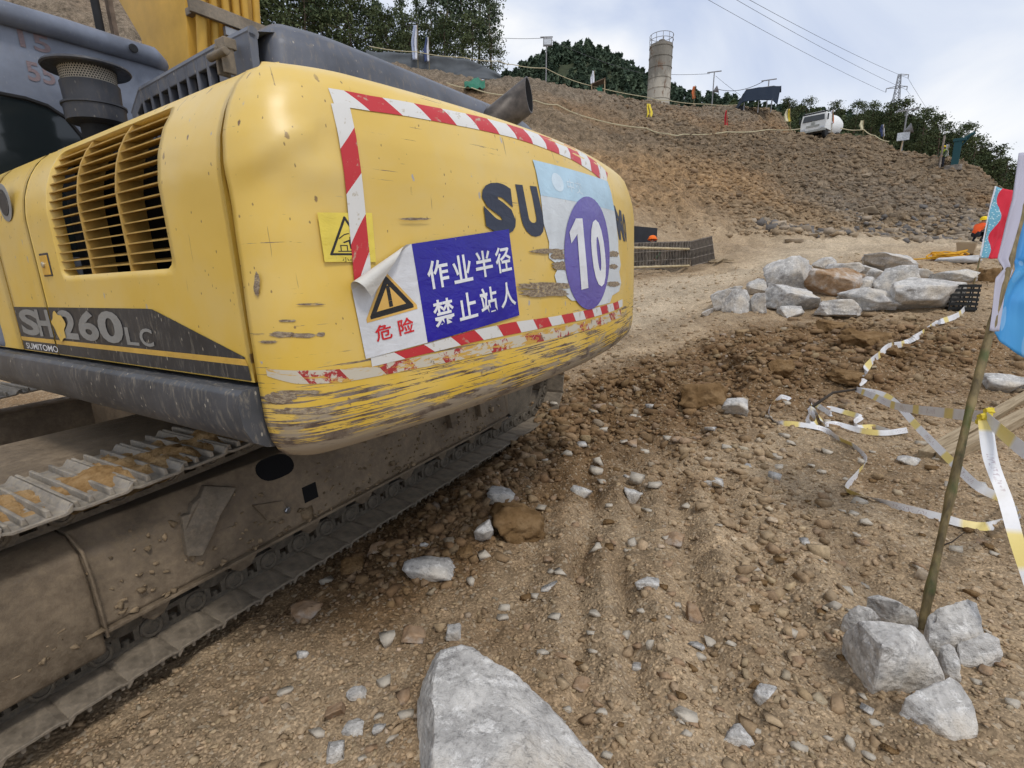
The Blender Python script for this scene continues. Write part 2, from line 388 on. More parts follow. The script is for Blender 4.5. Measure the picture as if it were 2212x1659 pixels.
    m_plain('screen_metal', (0.42, 0.38, 0.31), 0.6, 0.2, 0.15, 30)
    s = NB('cab_glass'); s.fin((0.015, 0.02, 0.022), 0.08, 0, None, 0.6)
    m_plain('brass_latch', (0.5, 0.46, 0.36), 0.35, 0.8, 0.2, 30)
    # stickers: UV in metres
    s = NB('hazard_tape'); u = s.uv(); uv = s.sep(u)
    st = s.math('FRACT', s.math('DIVIDE', s.math('ADD', uv[0], s.math('MULTIPLY', uv[1], 0.85)), 0.235))
    red = s.math('GREATER_THAN', st, 0.5)
    col = s.mix(red, (0.66, 0.65, 0.62), (0.50, 0.028, 0.034))
    n = s.noise(u, 22, 8, 0.7); n2 = s.noise(s.map(u, (14, 40, 1)), 1.5, 8, 0.7)
    col = s.mix(s.ramp(n, [(0.58, 0.0), (0.64, 0.8)]), col, (0.42, 0.36, 0.25))
    col = s.mix(s.ramp(n2, [(0.68, 0.0), (0.71, 0.9)]), col, (0.12, 0.09, 0.06))
    s.fin(col, 0.45, 0, None, 0.4)
    s = NB('tape_residue'); u = s.uv(); uv = s.sep(u)
    st = s.math('FRACT', s.math('DIVIDE', s.math('ADD', uv[0], s.math('MULTIPLY', uv[1], 0.85)), 0.235))
    n = s.noise(u, 16, 9, 0.72); n2 = s.noise(s.map(u, (6, 30, 1)), 1.3, 9, 0.72, 0.4)
    red = s.math('MULTIPLY', s.math('GREATER_THAN', st, 0.5), s.ramp(n, [(0.46, 0.0), (0.50, 1.0)]))
    col = s.mix(red, (0.55, 0.50, 0.40), (0.36, 0.035, 0.035))
    col = s.mix(s.ramp(n2, [(0.52, 0.0), (0.56, 1.0)]), col, (0.56, 0.34, 0.07))
    col = s.mix(s.ramp(n, [(0.60, 0.0), (0.63, 0.8)]), col, (0.20, 0.15, 0.10))
    s.fin(col, 0.6, 0, None, 0.3)
    s = NB('scrape'); u = s.uv(); n = s.noise(s.map(u, (30, 70, 1)), 1.5, 5, 0.75, 0.3)
    s.fin(s.ramp(n, [(0.34, (0.13, 0.09, 0.06)), (0.48, (0.24, 0.185, 0.13)), (0.58, (0.36, 0.30, 0.22)), (0.66, (0.60, 0.40, 0.09))]), 0.8, 0, s.bump(n, 0.4, 0.006), 0.2)
    def sticker(name, c, rough=0.3, dirt=0.5):
        s = NB(name); u = s.uv()
        n = s.noise(s.map(u, (22, 9, 1), (0, 0, 0), (0, 0, 0.3)), 2.0, 8, 0.72); n2 = s.noise(u, 5, 6, 0.6)
        col = s.mix(s.ramp(n2, [(0.35, 0), (0.7, 1)]), tuple(x*0.86 for x in c), tuple(min(1, x*1.1) for x in c))
        col = s.mix(s.ramp(n, [(0.66, 0.0), (0.70, dirt)]), col, (0.30, 0.26, 0.2))
        s.fin(col, rough, 0, s.bump(s.noise(s.map(u, (8, 14, 1)), 1.5, 5, 0.6, 0.6), 0.35, 0.01), 0.45)
    sticker('sign_white', (0.66, 0.67, 0.69)); sticker('sign_blue', (0.016, 0.010, 0.30), 0.22)
    sticker('sign_red', (0.60, 0.012, 0.018), 0.35); sticker('sign_amber', (0.70, 0.42, 0.10), 0.35)
    sticker('sign_black', (0.014, 0.013, 0.013), 0.35); sticker('letter_white', (0.76, 0.77, 0.79), 0.3, 0.25)
    sticker('letter_navy', (0.028, 0.036, 0.062), 0.5, 0.6); sticker('disc_purple', (0.115, 0.088, 0.37), 0.25, 0.3)
    sticker('sticker_pale', (0.62, 0.66, 0.68), 0.35, 0.8); sticker('sticker_sky', (0.42, 0.60, 0.72), 0.35, 0.8)
    sticker('sticker_yellow', (0.74, 0.58, 0.08), 0.3, 0.5); sticker('letter_grey', (0.25, 0.25, 0.24), 0.5, 0.8)
    sticker('sticker_back', (0.62, 0.60, 0.55), 0.55, 0.6); sticker('letter_orange', (0.20, 0.145, 0.15), 0.5, 0.1)
    sticker('pale_print', (0.60, 0.72, 0.80), 0.35, 0.5); sticker('stripe_yellow', (0.62, 0.38, 0.07), 0.4, 0.5)
    # vegetation
    def leaf(name, a, b):
        s = NB(name); z = s.attr(); o = s.obj()
        col = s.mix(s.sep(z)[0], a, b)
        s.fin(col, 0.75, 0, None, 0.2)
        s.b.inputs['Subsurface Weight'].default_value = 0.0
    leaf('leaf_eucalyptus', (0.040, 0.062, 0.038), (0.15, 0.185, 0.105)); leaf('leaf_dense', (0.028, 0.046, 0.020), (0.120, 0.140, 0.058))
    leaf('leaf_pine', (0.032, 0.056, 0.038), (0.11, 0.145, 0.085))
    m_plain('bark', (0.16, 0.12, 0.09), 0.9, 0, 0.4, 10, 0.1, 0.4); m_plain('bark_pale', (0.30, 0.25, 0.19), 0.9, 0, 0.3, 8, 0.1, 0.3)
    # bamboo, timber, fabric and so on
    s = NB('bamboo'); o = s.obj()
    col = s.mix(s.ramp(s.noise(s.map(o, (30, 30, 2.2)), 1.2, 8, 0.65, 0.3), [(0.35, 0), (0.65, 1)]), (0.095, 0.07, 0.032), (0.25, 0.19, 0.085))
    col = s.mix(s.ramp(s.noise(o, 5, 5, 0.6), [(0.52, 0.0), (0.64, 0.75)]), col, (0.075, 0.10, 0.025))
    s.fin(col, 0.55, 0, s.bump(s.noise(s.map(o, (60, 60, 4)), 1, 5, 0.6), 0.2, 0.004), 0.35)
    m_plain('pale_bamboo', (0.46, 0.37, 0.22), 0.6, 0, 0.25, 8)
    s = NB('timber'); o = s.obj()
    col = s.ramp(s.noise(s.map(o, (2, 40, 40)), 1.2, 9, 0.65, 0.3), [(0.3, (0.20, 0.15, 0.09)), (0.55, (0.36, 0.28, 0.18)), (0.75, (0.45, 0.37, 0.26))])
    s.fin(col, 0.9, 0, s.bump(s.noise(s.map(o, (3, 60, 60)), 1, 6, 0.6), 0.35, 0.005), 0.15)
    def fabric(name, c, var=0.12, trans=0.0):
        s = NB(name); o = s.obj()
        col = s.mix(s.noise(o, 6, 6, 0.6), tuple(x*(1-var) for x in c), tuple(min(1, x*(1+var)) for x in c))
        s.fin(col, 0.75, 0, s.bump(s.noise(o, 220, 2, 0.5), 0.08, 0.002), 0.25)
    for nme, c in dict(flag_white=(0.62, 0.63, 0.68), sleeve_lilac=(0.43, 0.42, 0.50), flag_yellow=(0.70, 0.55, 0.06), flag_red=(0.52, 0.02, 0.035), flag_orange=(0.55, 0.16, 0.06),
                       flag_navy=(0.05, 0.07, 0.16), flag_cream=(0.62, 0.57, 0.38), tarp_blue=(0.008, 0.017, 0.034), net_green=(0.03, 0.16, 0.10),
                       vest_orange=(0.75, 0.10, 0.02), cloth_dark=(0.02, 0.022, 0.03), cloth_green=(0.06, 0.08, 0.05), skin=(0.36, 0.20, 0.13),
                       helmet_yellow=(0.80, 0.58, 0.02), helmet_orange=(0.80, 0.16, 0.02), vest_lime=(0.45, 0.62, 0.04), sack_white=(0.5, 0.5, 0.5),
                       sack_tan=(0.36, 0.27, 0.17), hose_yellow=(0.68, 0.36, 0.03), rope_pale=(0.52, 0.46, 0.30), truck_white=(0.70, 0.71, 0.70),
                       rig_teal=(0.018, 0.065, 0.075), shade_net=(0.10, 0.11, 0.12), flag_print=(0.30, 0.34, 0.45), hair=(0.01, 0.01, 0.01)).items():
        fabric(nme, c)
    # banner: blue cloth with pale round spots and a paler top; UV in metres
    s = NB('banner_cloth'); u = s.uv(); uv = s.sep(u)
    blue = s.ramp(s.noise(u, 1.4, 3, 0.5), [(0.35, (0.02, 0.17, 0.50)), (0.65, (0.09, 0.36, 0.62))])
    low = s.ramp(uv[1], [(0.0, 0.0), (0.9, 0.0), (1.0, 0.0)])
    c1 = s.vor(s.map(u, (1, 0.85, 1)), 9.0); k1 = s.sep(s.vor(s.map(u, (1, 0.85, 1)), 9.0, out='Color'))
    blue = s.mix(s.math('MULTIPLY', s.ramp(c1, [(0.36, 1.0), (0.39, 0.0)]), s.ramp(k1[0], [(0.3, 0.0), (1.0, 0.5)])), blue, (0.42, 0.62, 0.78))
    s.fin(blue, 0.65, 0, s.bump(s.noise(u, 260, 2, 0.5), 0.06, 0.002), 0.25)
    s = NB('wavy_cloth'); u = s.uv(); uv = s.sep(u)
    e_ = s.math('ADD', uv[0], s.math('MULTIPLY', s.math('SINE', s.math('MULTIPLY', uv[1], 8.0)), 0.06))
    bl = s.mix(s.ramp(s.vor(u, 26), [(0.28, 1.0), (0.34, 0.0)]), (0.14, 0.36, 0.48), (0.45, 0.62, 0.66))
    col = s.mix(s.math('GREATER_THAN', e_, 0.15), bl, (0.55, 0.018, 0.04))
    s.fin(col, 0.7, 0, None, 0.25)
    # barrier tape: white with yellow bands and faint lettering strokes; UV in metres
    s = NB('barrier_tape'); u = s.uv(); uv = s.sep(u)
    f = s.math('FRACT', s.math('DIVIDE', uv[0], 0.62))
    col = s.mix(s.ramp(f, [(0.0, 0.0), (0.74, 0.0), (0.78, 1.0), (0.96, 1.0), (1.0, 0.0)]), (0.70, 0.70, 0.71), (0.72, 0.58, 0.20))
    fr = s.math('MULTIPLY', s.math('GREATER_THAN', f, 0.22), s.math('LESS_THAN', f, 0.50))
    st = s.ramp(s.noise(s.map(u, (130, 45, 1)), 1.0, 2, 0.5), [(0.53, 0.0), (0.57, 1.0)])
    inn = s.math('MULTIPLY', s.math('GREATER_THAN', uv[1], 0.014), s.math('LESS_THAN', uv[1], 0.038))
    col = s.mix(s.math('MULTIPLY', s.math('MULTIPLY', fr, st), s.math('MULTIPLY', inn, 0.55)), col, (0.32, 0.22, 0.26))
    col = s.mix(s.ramp(s.noise(u, 9, 6, 0.6), [(0.5, 0.0), (0.75, 0.35)]), col, (0.42, 0.36, 0.26))
    s.fin(col, 0.4, 0, None, 0.35)
    # far structures
    s = NB('silo_steel'); o = s.obj()
    n = s.noise(s.map(o, (1, 1, 0.5)), 1.1, 9, 0.68, 0.4); zz = s.sep(o)[2]
    col = s.ramp(s.noise(s.map(o, (1, 1, 0.35)), 0.7, 6, 0.6), [(0.35, (0.17, 0.155, 0.13)), (0.65, (0.29, 0.27, 0.23))])
    pz = s.math('ADD', s.math('DIVIDE', zz, 8.0), s.math('MULTIPLY', n, 0.9))
    col = s.mix(s.ramp(pz, [(0.66, 0.9), (0.82, 0.0)]), col, (0.46, 0.42, 0.35))
    col = s.mix(s.ramp(n, [(0.58, 0.0), (0.63, 0.75)]), col, (0.17, 0.10, 0.06))
    s.fin(col, 0.8, 0, None, 0.2)
    m_plain('galvanised', (0.34, 0.35, 0.37), 0.55, 0.3, 0.2, 6); m_plain('pole_grey', (0.26, 0.26, 0.27), 0.6, 0, 0.2, 6)
    m_plain('wire_dark', (0.10, 0.10, 0.11), 0.7); m_plain('formwork_steel', (0.13, 0.112, 0.095), 0.8, 0.0, 0.6, 3, 0.25, 0.3, ((0.24, 0.20, 0.15), 0.7))
    m_plain('rib_steel', (0.24, 0.21, 0.18), 0.8, 0.0, 0.5, 4, 0.25, 0.2, ((0.30, 0.25, 0.19), 0.7))
    m_plain('panel_black', (0.018, 0.020, 0.026), 0.6, 0, 0.3, 3, 0.3); m_plain('crate_black', (0.012, 0.013, 0.013), 0.5, 0, 0.3, 12, 0.4)
    m_plain('sign_board', (0.55, 0.58, 0.62), 0.5); m_plain('twig', (0.05, 0.04, 0.032), 0.9, 0, 0.4, 12); m_plain('rubber', (0.018, 0.018, 0.019), 0.8)
    m_plain('wind_glass', (0.03, 0.035, 0.04), 0.15, 0, 0.2, 2, 0.6); m_plain('plate_print', (0.34, 0.35, 0.33), 0.5, 0, 0.2, 4)
    m_plain('hill_floor', (0.045, 0.055, 0.026), 0.95, 0, 0.4, 0.3)
build_materials()
M = MATS

# ================================================================== terrain
_cp = []                                      # control points of the ground surface (x, y, z)
for gx in (-6, -4, -2.5, -1, 0.5, 2, 3.5):
    for gy in (-3, -1, 0.5, 2, 3.5, 5):
        _cp.append((gx, gy, 0.0406*gx + 0.016*gy))
_cp += [(5.7, 5.9, 0.34), (6.5, 2, 0.30), (9, 0, 0.45), (14, -2, 0.7), (-10, 0, -0.4), (0, -12, -0.2), (20, 2, 1.2), (-20, -6, -0.8), (-3, 9, 0.0), (-8, 8, -0.2), (-9, 16, 0.6)]
def _c(x, y, t): _cp.append(tuple(at(x, y, t)))
for q in [(1240, 800, 7.0), (1360, 690, 10.0), (1350, 600, 14.5), (1488, 575, 17.6), (1545, 562, 21.0), (1620, 548, 20.0), (1560, 690, 9.3), (1800, 685, 9.0), (2090, 640, 9.2), (1560, 800, 6.6), (1800, 800, 6.2),
          (1650, 590, 12.8), (1700, 596, 11.4), (1850, 588, 11.4), (2000, 590, 11.4), (1850, 563, 14.6), (2060, 560, 15), (2200, 580, 13.5), (2110, 523, 21), (1900, 535, 19), (1700, 520, 21), (1560, 520, 20), (2210, 500, 25),
          (1400, 505, 19.5), (1560, 497, 22), (1700, 497, 23.5), (1850, 490, 25), (1990, 490, 26), (2150, 490, 27),
          (1330, 420, 23), (1360, 330, 29), (1450, 350, 29), (1600, 380, 29), (1750, 400, 30), (1900, 420, 30), (2050, 440, 30),
          (1180, 225, 35), (1300, 255, 35), (1450, 285, 35), (1600, 287, 37), (1700, 285, 40), (1740, 291, 43), (1800, 287, 43), (1900, 300, 40.5), (1980, 352, 38), (2080, 350, 37), (2150, 400, 35), (2200, 440, 34), (2300, 500, 34),
          (900, 140, 44), (1000, 160, 45), (1115, 162, 47), (1200, 175, 49), (1290, 192, 52), (1400, 219, 57), (1500, 232, 57), (1600, 238, 56), (1690, 242, 52),
          (700, 100, 44), (450, 30, 44), (200, -50, 44), (0, -100, 42), (-200, -150, 40),
          (1000, 400, 24), (700, 450, 23), (400, 450, 22), (100, 430, 21), (-200, 430, 20)]: _c(*q)
for (x, y, t) in [(900, 140, 44), (1000, 160, 45), (1115, 162, 47), (1290, 192, 52), (1400, 219, 57), (1600, 238, 56), (700, 100, 44), (450, 30, 44), (0, -100, 42)]:
    p = at(x, y, t); k = (t + 30) / t
    _cp.append((p[0]*k, p[1]*k, p[2] + 1.0)); k = (t + 10) / t; _cp.append((p[0]*k, p[1]*k, p[2] + 0.4))
for (x, y, t) in [(1740, 291, 43), (1900, 300, 40.5), (1980, 352, 38), (2080, 350, 37), (2200, 440, 34), (2300, 500, 34)]:
    p = at(x, y, t); k = (t + 8) / t; _cp.append((p[0]*k, p[1]*k, p[2] + 0.1)); k = (t + 40) / t; _cp.append((p[0]*k, p[1]*k, p[2] + 2.0))
CPT = np.array(_cp)
def _phi(r2): return np.sqrt(r2 + 1.2)
def _solve():
    n = len(CPT); d = ((CPT[:, None, :2] - CPT[None, :, :2])**2).sum(-1)
    A = np.zeros((n+3, n+3)); A[:n, :n] = _phi(d) - 1e-1*np.eye(n); A[:n, n] = 1; A[:n, n+1:] = CPT[:, :2]; A[n, :n] = 1; A[n+1:, :n] = CPT[:, :2].T
    b = np.zeros(n+3); b[:n] = CPT[:, 2]
    return np.linalg.solve(A, b)
RW = _solve()
def base_h(x, y):
    x = np.atleast_1d(np.asarray(x, float)).ravel(); y = np.atleast_1d(np.asarray(y, float)).ravel(); out = np.empty(len(x)); n = len(CPT)
    for a in range(0, len(x), 40000):
        xs, ys = x[a:a+40000], y[a:a+40000]
        d = (xs[:, None] - CPT[None, :, 0])**2 + (ys[:, None] - CPT[None, :, 1])**2
        out[a:a+40000] = _phi(d) @ RW[:n] + RW[n] + RW[n+1]*xs + RW[n+2]*ys
    return out
def seg_d(x, y, a, b):
    ax, ay = a; bx, by = b; dx, dy = bx-ax, by-ay
    t = np.clip(((x-ax)*dx + (y-ay)*dy) / (dx*dx+dy*dy), 0, 1)
    return np.hypot(x-ax-t*dx, y-ay-t*dy)
# wheel and track furrows and the ridges of loose earth between them: (start, end, width, depth)
FURROWS = [((x0, 1.0), (x0+0.16*5.6+dx, 6.6), w_, d_) for x0, dx, w_, d_ in
           [(-0.42, 0.0, 0.09, 0.030), (-0.20, 0.0, 0.05, -0.030), (-0.02, 0.02, 0.06, 0.030), (0.12, 0.0, 0.045, -0.045), (0.27, 0.03, 0.05, 0.032), (0.40, 0.0, 0.045, -0.050), (0.55, 0.05, 0.06, 0.030), (0.74, 0.05, 0.06, -0.035),
            (0.92, 0.10, 0.09, 0.055), (1.12, 0.15, 0.07, -0.045), (1.30, 0.2, 0.07, 0.03), (1.55, 0.35, 0.06, -0.03), (1.8, 0.5, 0.08, 0.02)]]
def height(x, y):
    x = np.atleast_1d(np.asarray(x, float)).ravel(); y = np.atleast_1d(np.asarray(y, float)).ravel()
    h = base_h(x, y)
    dist = np.hypot(x, y)
    near = np.clip(1 - (dist - 5) / 6, 0, 1)
    wob = 0.10 * vn2(x*1.3, y*1.3, 77)
    for a, b, w_, dep in FURROWS:
        d = seg_d(x + wob, y, a, b); h = h + 1.35*dep * near * np.exp(-(d/w_)**2) * (0.6 + 0.5*vn2(x*2.7, y*2.7, 5))
    # pushed-up loose soil in front of the boulders and along the track
    lump = np.exp(-(seg_d(x, y, (2.4, 6.2), (6.0, 7.5))/1.0)**2)
    h = h + lump * (0.16 + 0.26*np.clip(fbm2(x*1.7, y*1.7, 4, 31), -0.4, 1.2))
    sg = (x + 1.619)*0.8911 - (y - 1.461)*0.4538                      # distance right of the near track's outer edge
    h = h - 0.075*np.clip((0.16 - sg)/0.14, 0, 1)*near
    berm = np.exp(-(seg_d(x, y, (-0.52, 2.6), (0.70, 5.1))/0.20)**2)
    h = h + berm * (0.055 + 0.07*np.clip(fbm2(x*4, y*4, 3, 33), -0.3, 1))
    end = np.exp(-(seg_d(x, y, (0.5, 5.3), (1.7, 5.9))/0.45)**2)
    h = h + end * (0.11 + 0.12*np.clip(fbm2(x*3, y*3, 3, 37), -0.3, 1))
    far = np.clip((dist - 14) / 14, 0, 1)
    h = h + (1-far)*(0.018*fbm2(x*2.3, y*2.3, 3, 11) + 0.010*fbm2(x*11, y*11, 3, 12))
    pud = np.clip(fbm2(x*6, y*6, 2, 14), 0, 1) * near; h = h + 0.012*pud
    far2 = np.clip((dist - 26) / 12, 0, 1)
    h = h + far*(0.32*fbm2(x*0.22, y*0.22, 4, 21) + 0.42*(0.3-np.abs(fbm2(x*0.9, y*0.9, 4, 22)))) - 0.85*far2*np.clip((x+4)/10, 0.45, 1)*np.clip(1-(x-20)/10, 0.35, 1)
    us = x*0.80 + y*0.6; vs_ = -x*0.6 + y*0.80                        # bucket marks and gullies running down the cut
    gul = far*np.clip((14-x)/6, 0, 1)*np.clip((h-3)/2, 0, 1); h = h + gul*(0.10*vn2(us*2.6, vs_*0.35, 71) + 0.16*vn2(us*0.9, vs_*0.12, 72))
    # rock benches on the cut face to the right
    rb = far * np.clip((x - 9) / 10, 0, 1) * np.clip((h - 4) / 3, 0, 1) * np.clip((14.5 - h) / 2, 0, 1)
    st = (h + 0.3*fbm2(x*0.5, y*0.5, 3, 44)) / 0.75
    h = h + rb * 0.42 * (np.floor(st) + np.clip((st - np.floor(st)) * 2.2 - 0.6, 0, 1) - st + 0.2)
    return h
def hz(x, y): return float(height(x, y)[0])
_ts = np.concatenate([np.geomspace(0.7, 12, 160), np.geomspace(12.1, 110, 260)])
def W(x, y):
    """where the line of sight at photo position x, y meets the ground"""
    r = ray(x, y); P = CAM[None] + r[None]*_ts[:, None]; d = P[:, 2] - height(P[:, 0], P[:, 1])
    i = np.argmax(d < 0)
    if i == 0: return at(x, y, 60.0), 60.0
    a, b = _ts[i-1], _ts[i]
    for _ in range(12):
        m = 0.5*(a+b); p = CAM + r*m
        if p[2] < hz(p[0], p[1]): b = m
        else: a = m
    return CAM + r*b, b

def axis_coords(lo, hi, flo, fhi, step, grow, mx_):
    c = list(np.arange(flo, fhi, step)); s_ = step
    while c[-1] < hi: s_ = min(s_*(1+grow), mx_); c.append(c[-1]+s_)
    s_ = step; q = [flo]
    while q[-1] > lo: s_ = min(s_*(1+grow*1.6), mx_*2); q.append(q[-1]-s_)
    return np.array(q[:0:-1] + c)
gx = axis_coords(-160, 260, -1.6, 3.4, 0.022, 0.016, 3.0); gy = axis_coords(-60, 300, 0.9, 5.2, 0.022, 0.012, 3.0)
GX, GY = np.meshgrid(gx, gy); GZ = height(GX, GY)
fx_, fy_ = GX.ravel(), GY.ravel()
# fine crumbly relief of the loose earth close by
nr = np.clip(1 - (np.hypot(fx_, fy_) - 6) / 8, 0, 1)
GZ = GZ + nr * (0.006*fbm2(fx_*28, fy_*28, 3, 51) + 0.010*np.clip(fbm2(fx_*9, fy_*9, 2, 52), 0.15, 1))
nx_, ny_ = len(gx), len(gy)
idx = np.arange(nx_*ny_).reshape(ny_, nx_)
GF = np.stack([idx[:-1, :-1].ravel(), idx[:-1, 1:].ravel(), idx[1:, 1:].ravel(), idx[1:, :-1].ravel()], 1)
# soil zones: tan trodden earth, brown fresh earth, grey-brown slate spoil, rusty earth
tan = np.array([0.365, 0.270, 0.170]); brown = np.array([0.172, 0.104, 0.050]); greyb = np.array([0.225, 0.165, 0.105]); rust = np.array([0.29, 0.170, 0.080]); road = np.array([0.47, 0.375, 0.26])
c = np.tile(tan, (len(fx_), 1))
def blend(c, col, m): return c*(1-m[:, None]) + col*m[:, None]
c = blend(c, brown, np.clip(np.exp(-(seg_d(fx_, fy_, (1.3, 5.7), (6.3, 7.5))/1.45)**2)*1.35 + 0.5*fbm2(fx_*1.1, fy_*1.1, 3, 61) - 0.1, 0, 0.95) * np.clip(1-(np.hypot(fx_, fy_)-9)/3, 0, 1))
c = blend(c, brown, np.clip(np.exp(-(seg_d(fx_, fy_, (-0.75, 2.4), (1.3, 5.7))/0.6)**2)*1.2 + 0.3*fbm2(fx_*2, fy_*2, 3, 62), 0, 0.9))  # fresh earth, its brown also holding the deep shade beside the track
c = blend(c, brown*0.95, np.clip(0.9*fbm2(fx_*0.8+3, fy_*0.8, 4, 63)-0.25, 0, 0.65) * np.clip(1-(np.hypot(fx_, fy_)-14)/8, 0, 1))
for a, b, w_, dep in FURROWS[:3]: c = blend(c, rust*0.9, 0.45*np.exp(-(seg_d(fx_, fy_, a, b)/(w_*0.8))**2)*np.clip(vn2(fx_*2, fy_*2, 7)+0.3, 0, 1))
c = blend(c, road, np.clip(np.exp(-(seg_d(fx_, fy_, (2.0, 10.5), (13, 20))/1.3)**2)*1.3, 0, 0.95)); c = blend(c, road, np.clip(np.exp(-(seg_d(fx_, fy_, (13, 20), (30, 27))/2.6)**2)*1.2, 0, 0.85))
hf = np.clip((GZ - 3.6)/2.0, 0, 1)
hillc = np.where((np.clip((fx_-8)/8, 0, 1)*np.clip((16-GZ)/3, 0, 1))[:, None] > 0.5, greyb*0.88, greyb)
hillc = hillc*(1-np.clip(1.3*fbm2(fx_*0.12, fy_*0.12, 4, 65)+0.15, 0, 0.85))[:, None] + (rust*0.92)[None]*np.clip(1.3*fbm2(fx_*0.12, fy_*0.12, 4, 65)+0.15, 0, 0.85)[:, None]
hillc = hillc*(1-np.clip((GZ-13)/5, 0, 0.75)*(fx_ < 24))[:, None] + np.array([0.205, 0.165, 0.122])[None]*(np.clip((GZ-13)/5, 0, 0.75)*(fx_ < 24))[:, None]
zon = np.clip((19-fx_)/6, 0, 1)*np.clip((10.5-GZ)/3, 0, 1)*np.clip(0.75+0.7*fbm2(fx_*0.3, fy_*0.3, 3, 66), 0, 1)
hillc = hillc*(1-0.85*zon)[:, None] + np.array([0.365, 0.225, 0.108])[None]*(0.85*zon)[:, None]                # ochre earth low on the cut
brow = np.clip(1-np.abs(GZ-11.0)/1.2, 0, 1)*(fx_ < 26)*np.clip(0.6+0.8*fbm2(fx_*0.4, fy_*0.4, 3, 67), 0, 1); hillc = hillc*(1-0.5*brow)[:, None] + np.array([0.13, 0.095, 0.065])[None]*(0.5*brow)[:, None]
grz = np.clip((fx_-14)/6, 0, 1)*np.clip((9.5-GZ)/4, 0, 1)*np.clip(0.5+0.9*fbm2(fx_*0.25, fy_*0.25, 3, 68), 0, 1); hillc = hillc*(1-0.7*grz)[:, None] + np.array([0.215, 0.185, 0.15])[None]*(0.7*grz)[:, None]
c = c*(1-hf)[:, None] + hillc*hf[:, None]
def height_fast(x, y):
    x = np.atleast_1d(np.asarray(x, float)).ravel(); y = np.atleast_1d(np.asarray(y, float)).ravel()
    i = np.clip(np.searchsorted(gx, x)-1, 0, nx_-2); j = np.clip(np.searchsorted(gy, y)-1, 0, ny_-2); u = np.clip((x-gx[i])/(gx[i+1]-gx[i]), 0, 1); v = np.clip((y-gy[j])/(gy[j+1]-gy[j]), 0, 1); G = GZ.reshape(ny_, nx_)
    return (G[j, i]*(1-u)+G[j, i+1]*u)*(1-v) + (G[j+1, i]*(1-u)+G[j+1, i+1]*u)*v
height = height_fast
SOILC = c.reshape(ny_, nx_, 3)
def soil_at(p): return SOILC[np.clip(np.searchsorted(gy, p[:, 1]), 0, ny_-1), np.clip(np.searchsorted(gx, p[:, 0]), 0, nx_-1)]
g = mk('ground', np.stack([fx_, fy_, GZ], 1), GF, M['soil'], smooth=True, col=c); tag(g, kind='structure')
g['label'] = 'tan stony earth of the building site rising to a cut hillside'

# ================================================================== stones
def rock_verts(seed, n=3, planes=11, rough=0.10, flat=1.0, sharp=0.72):
    """broken stone: the solid cut out by random planes, edges kept, then roughened; spans -1..1 on each axis"""
    rs = np.random.RandomState(seed); k = {1: 2, 2: 4, 3: 6, 4: 8}[n] + (4 if rough >= 0.18 else 0)
    A = np.concatenate([np.eye(3), -np.eye(3)]) + rs.normal(0, 0.30, (6, 3)); N = np.concatenate([A, rs.normal(size=(k, 3))]); N /= np.linalg.norm(N, axis=1)[:, None]
    D = np.concatenate([rs.uniform(0.6, 0.9, 6), rs.uniform(0.72, 1.08, k)]); m = len(N); I = np.array([(a, b, c) for a in range(m) for b in range(a) for c in range(b)])
    Mx = N[I]; dt = np.linalg.det(Mx); ok = np.abs(dt) > 1e-3; X = np.linalg.solve(Mx[ok], D[I[ok]][:, :, None])[:, :, 0]; X = X[(X @ N.T <= D[None] + 1e-6).all(1)]
    bm = bmesh.new()
    for p in X: bm.verts.new(p)
    bmesh.ops.remove_doubles(bm, verts=bm.verts, dist=0.06); r = bmesh.ops.convex_hull(bm, input=bm.verts)
    dead = [g_ for g_ in r['geom_interior'] + r['geom_unused'] if isinstance(g_, bmesh.types.BMVert)]
    if dead: bmesh.ops.delete(bm, geom=list(set(dead)), context='VERTS')
    lim = {1: 9, 2: 9, 3: 0.42, 4: 0.20}[n]
    for _ in range(4):
        ed = [e for e in bm.edges if e.calc_length() > lim]
        if not ed: break
        bmesh.ops.subdivide_edges(bm, edges=ed, cuts=1); bmesh.ops.triangulate(bm, faces=[f for f in bm.faces if len(f.verts) > 3])
    bm.normal_update(); P = np.array([v.co[:] for v in bm.verts]); NN = np.array([v.normal[:] for v in bm.verts])
    if n >= 3: P = P + NN*(rough*0.55*fbm3(P*1.7+seed, 2, seed) + rough*0.40*fbm3(P*5+seed, 3, seed+9))[:, None]
    F = np.array([[v.index for v in f.verts] for f in bm.faces]) if all(len(f.verts) == 3 for f in bm.faces) else None
    if F is None: bmesh.ops.triangulate(bm, faces=bm.faces); F = np.array([[v.index for v in f.verts] for f in bm.faces])
    bm.free(); lo, hi = P.min(0), P.max(0); P = (P - (lo+hi)/2) / ((hi-lo)/2); P[:, 2] *= flat
    return P, F
def rot_rand(rs, tilt=0.5):
    a, b, c_ = rs.uniform(0, 6.283), rs.uniform(-tilt, tilt), rs.uniform(-tilt, tilt)
    return np.array((Matrix.Rotation(a, 3, 'Z') @ Matrix.Rotation(b, 3, 'X') @ Matrix.Rotation(c_, 3, 'Y')))
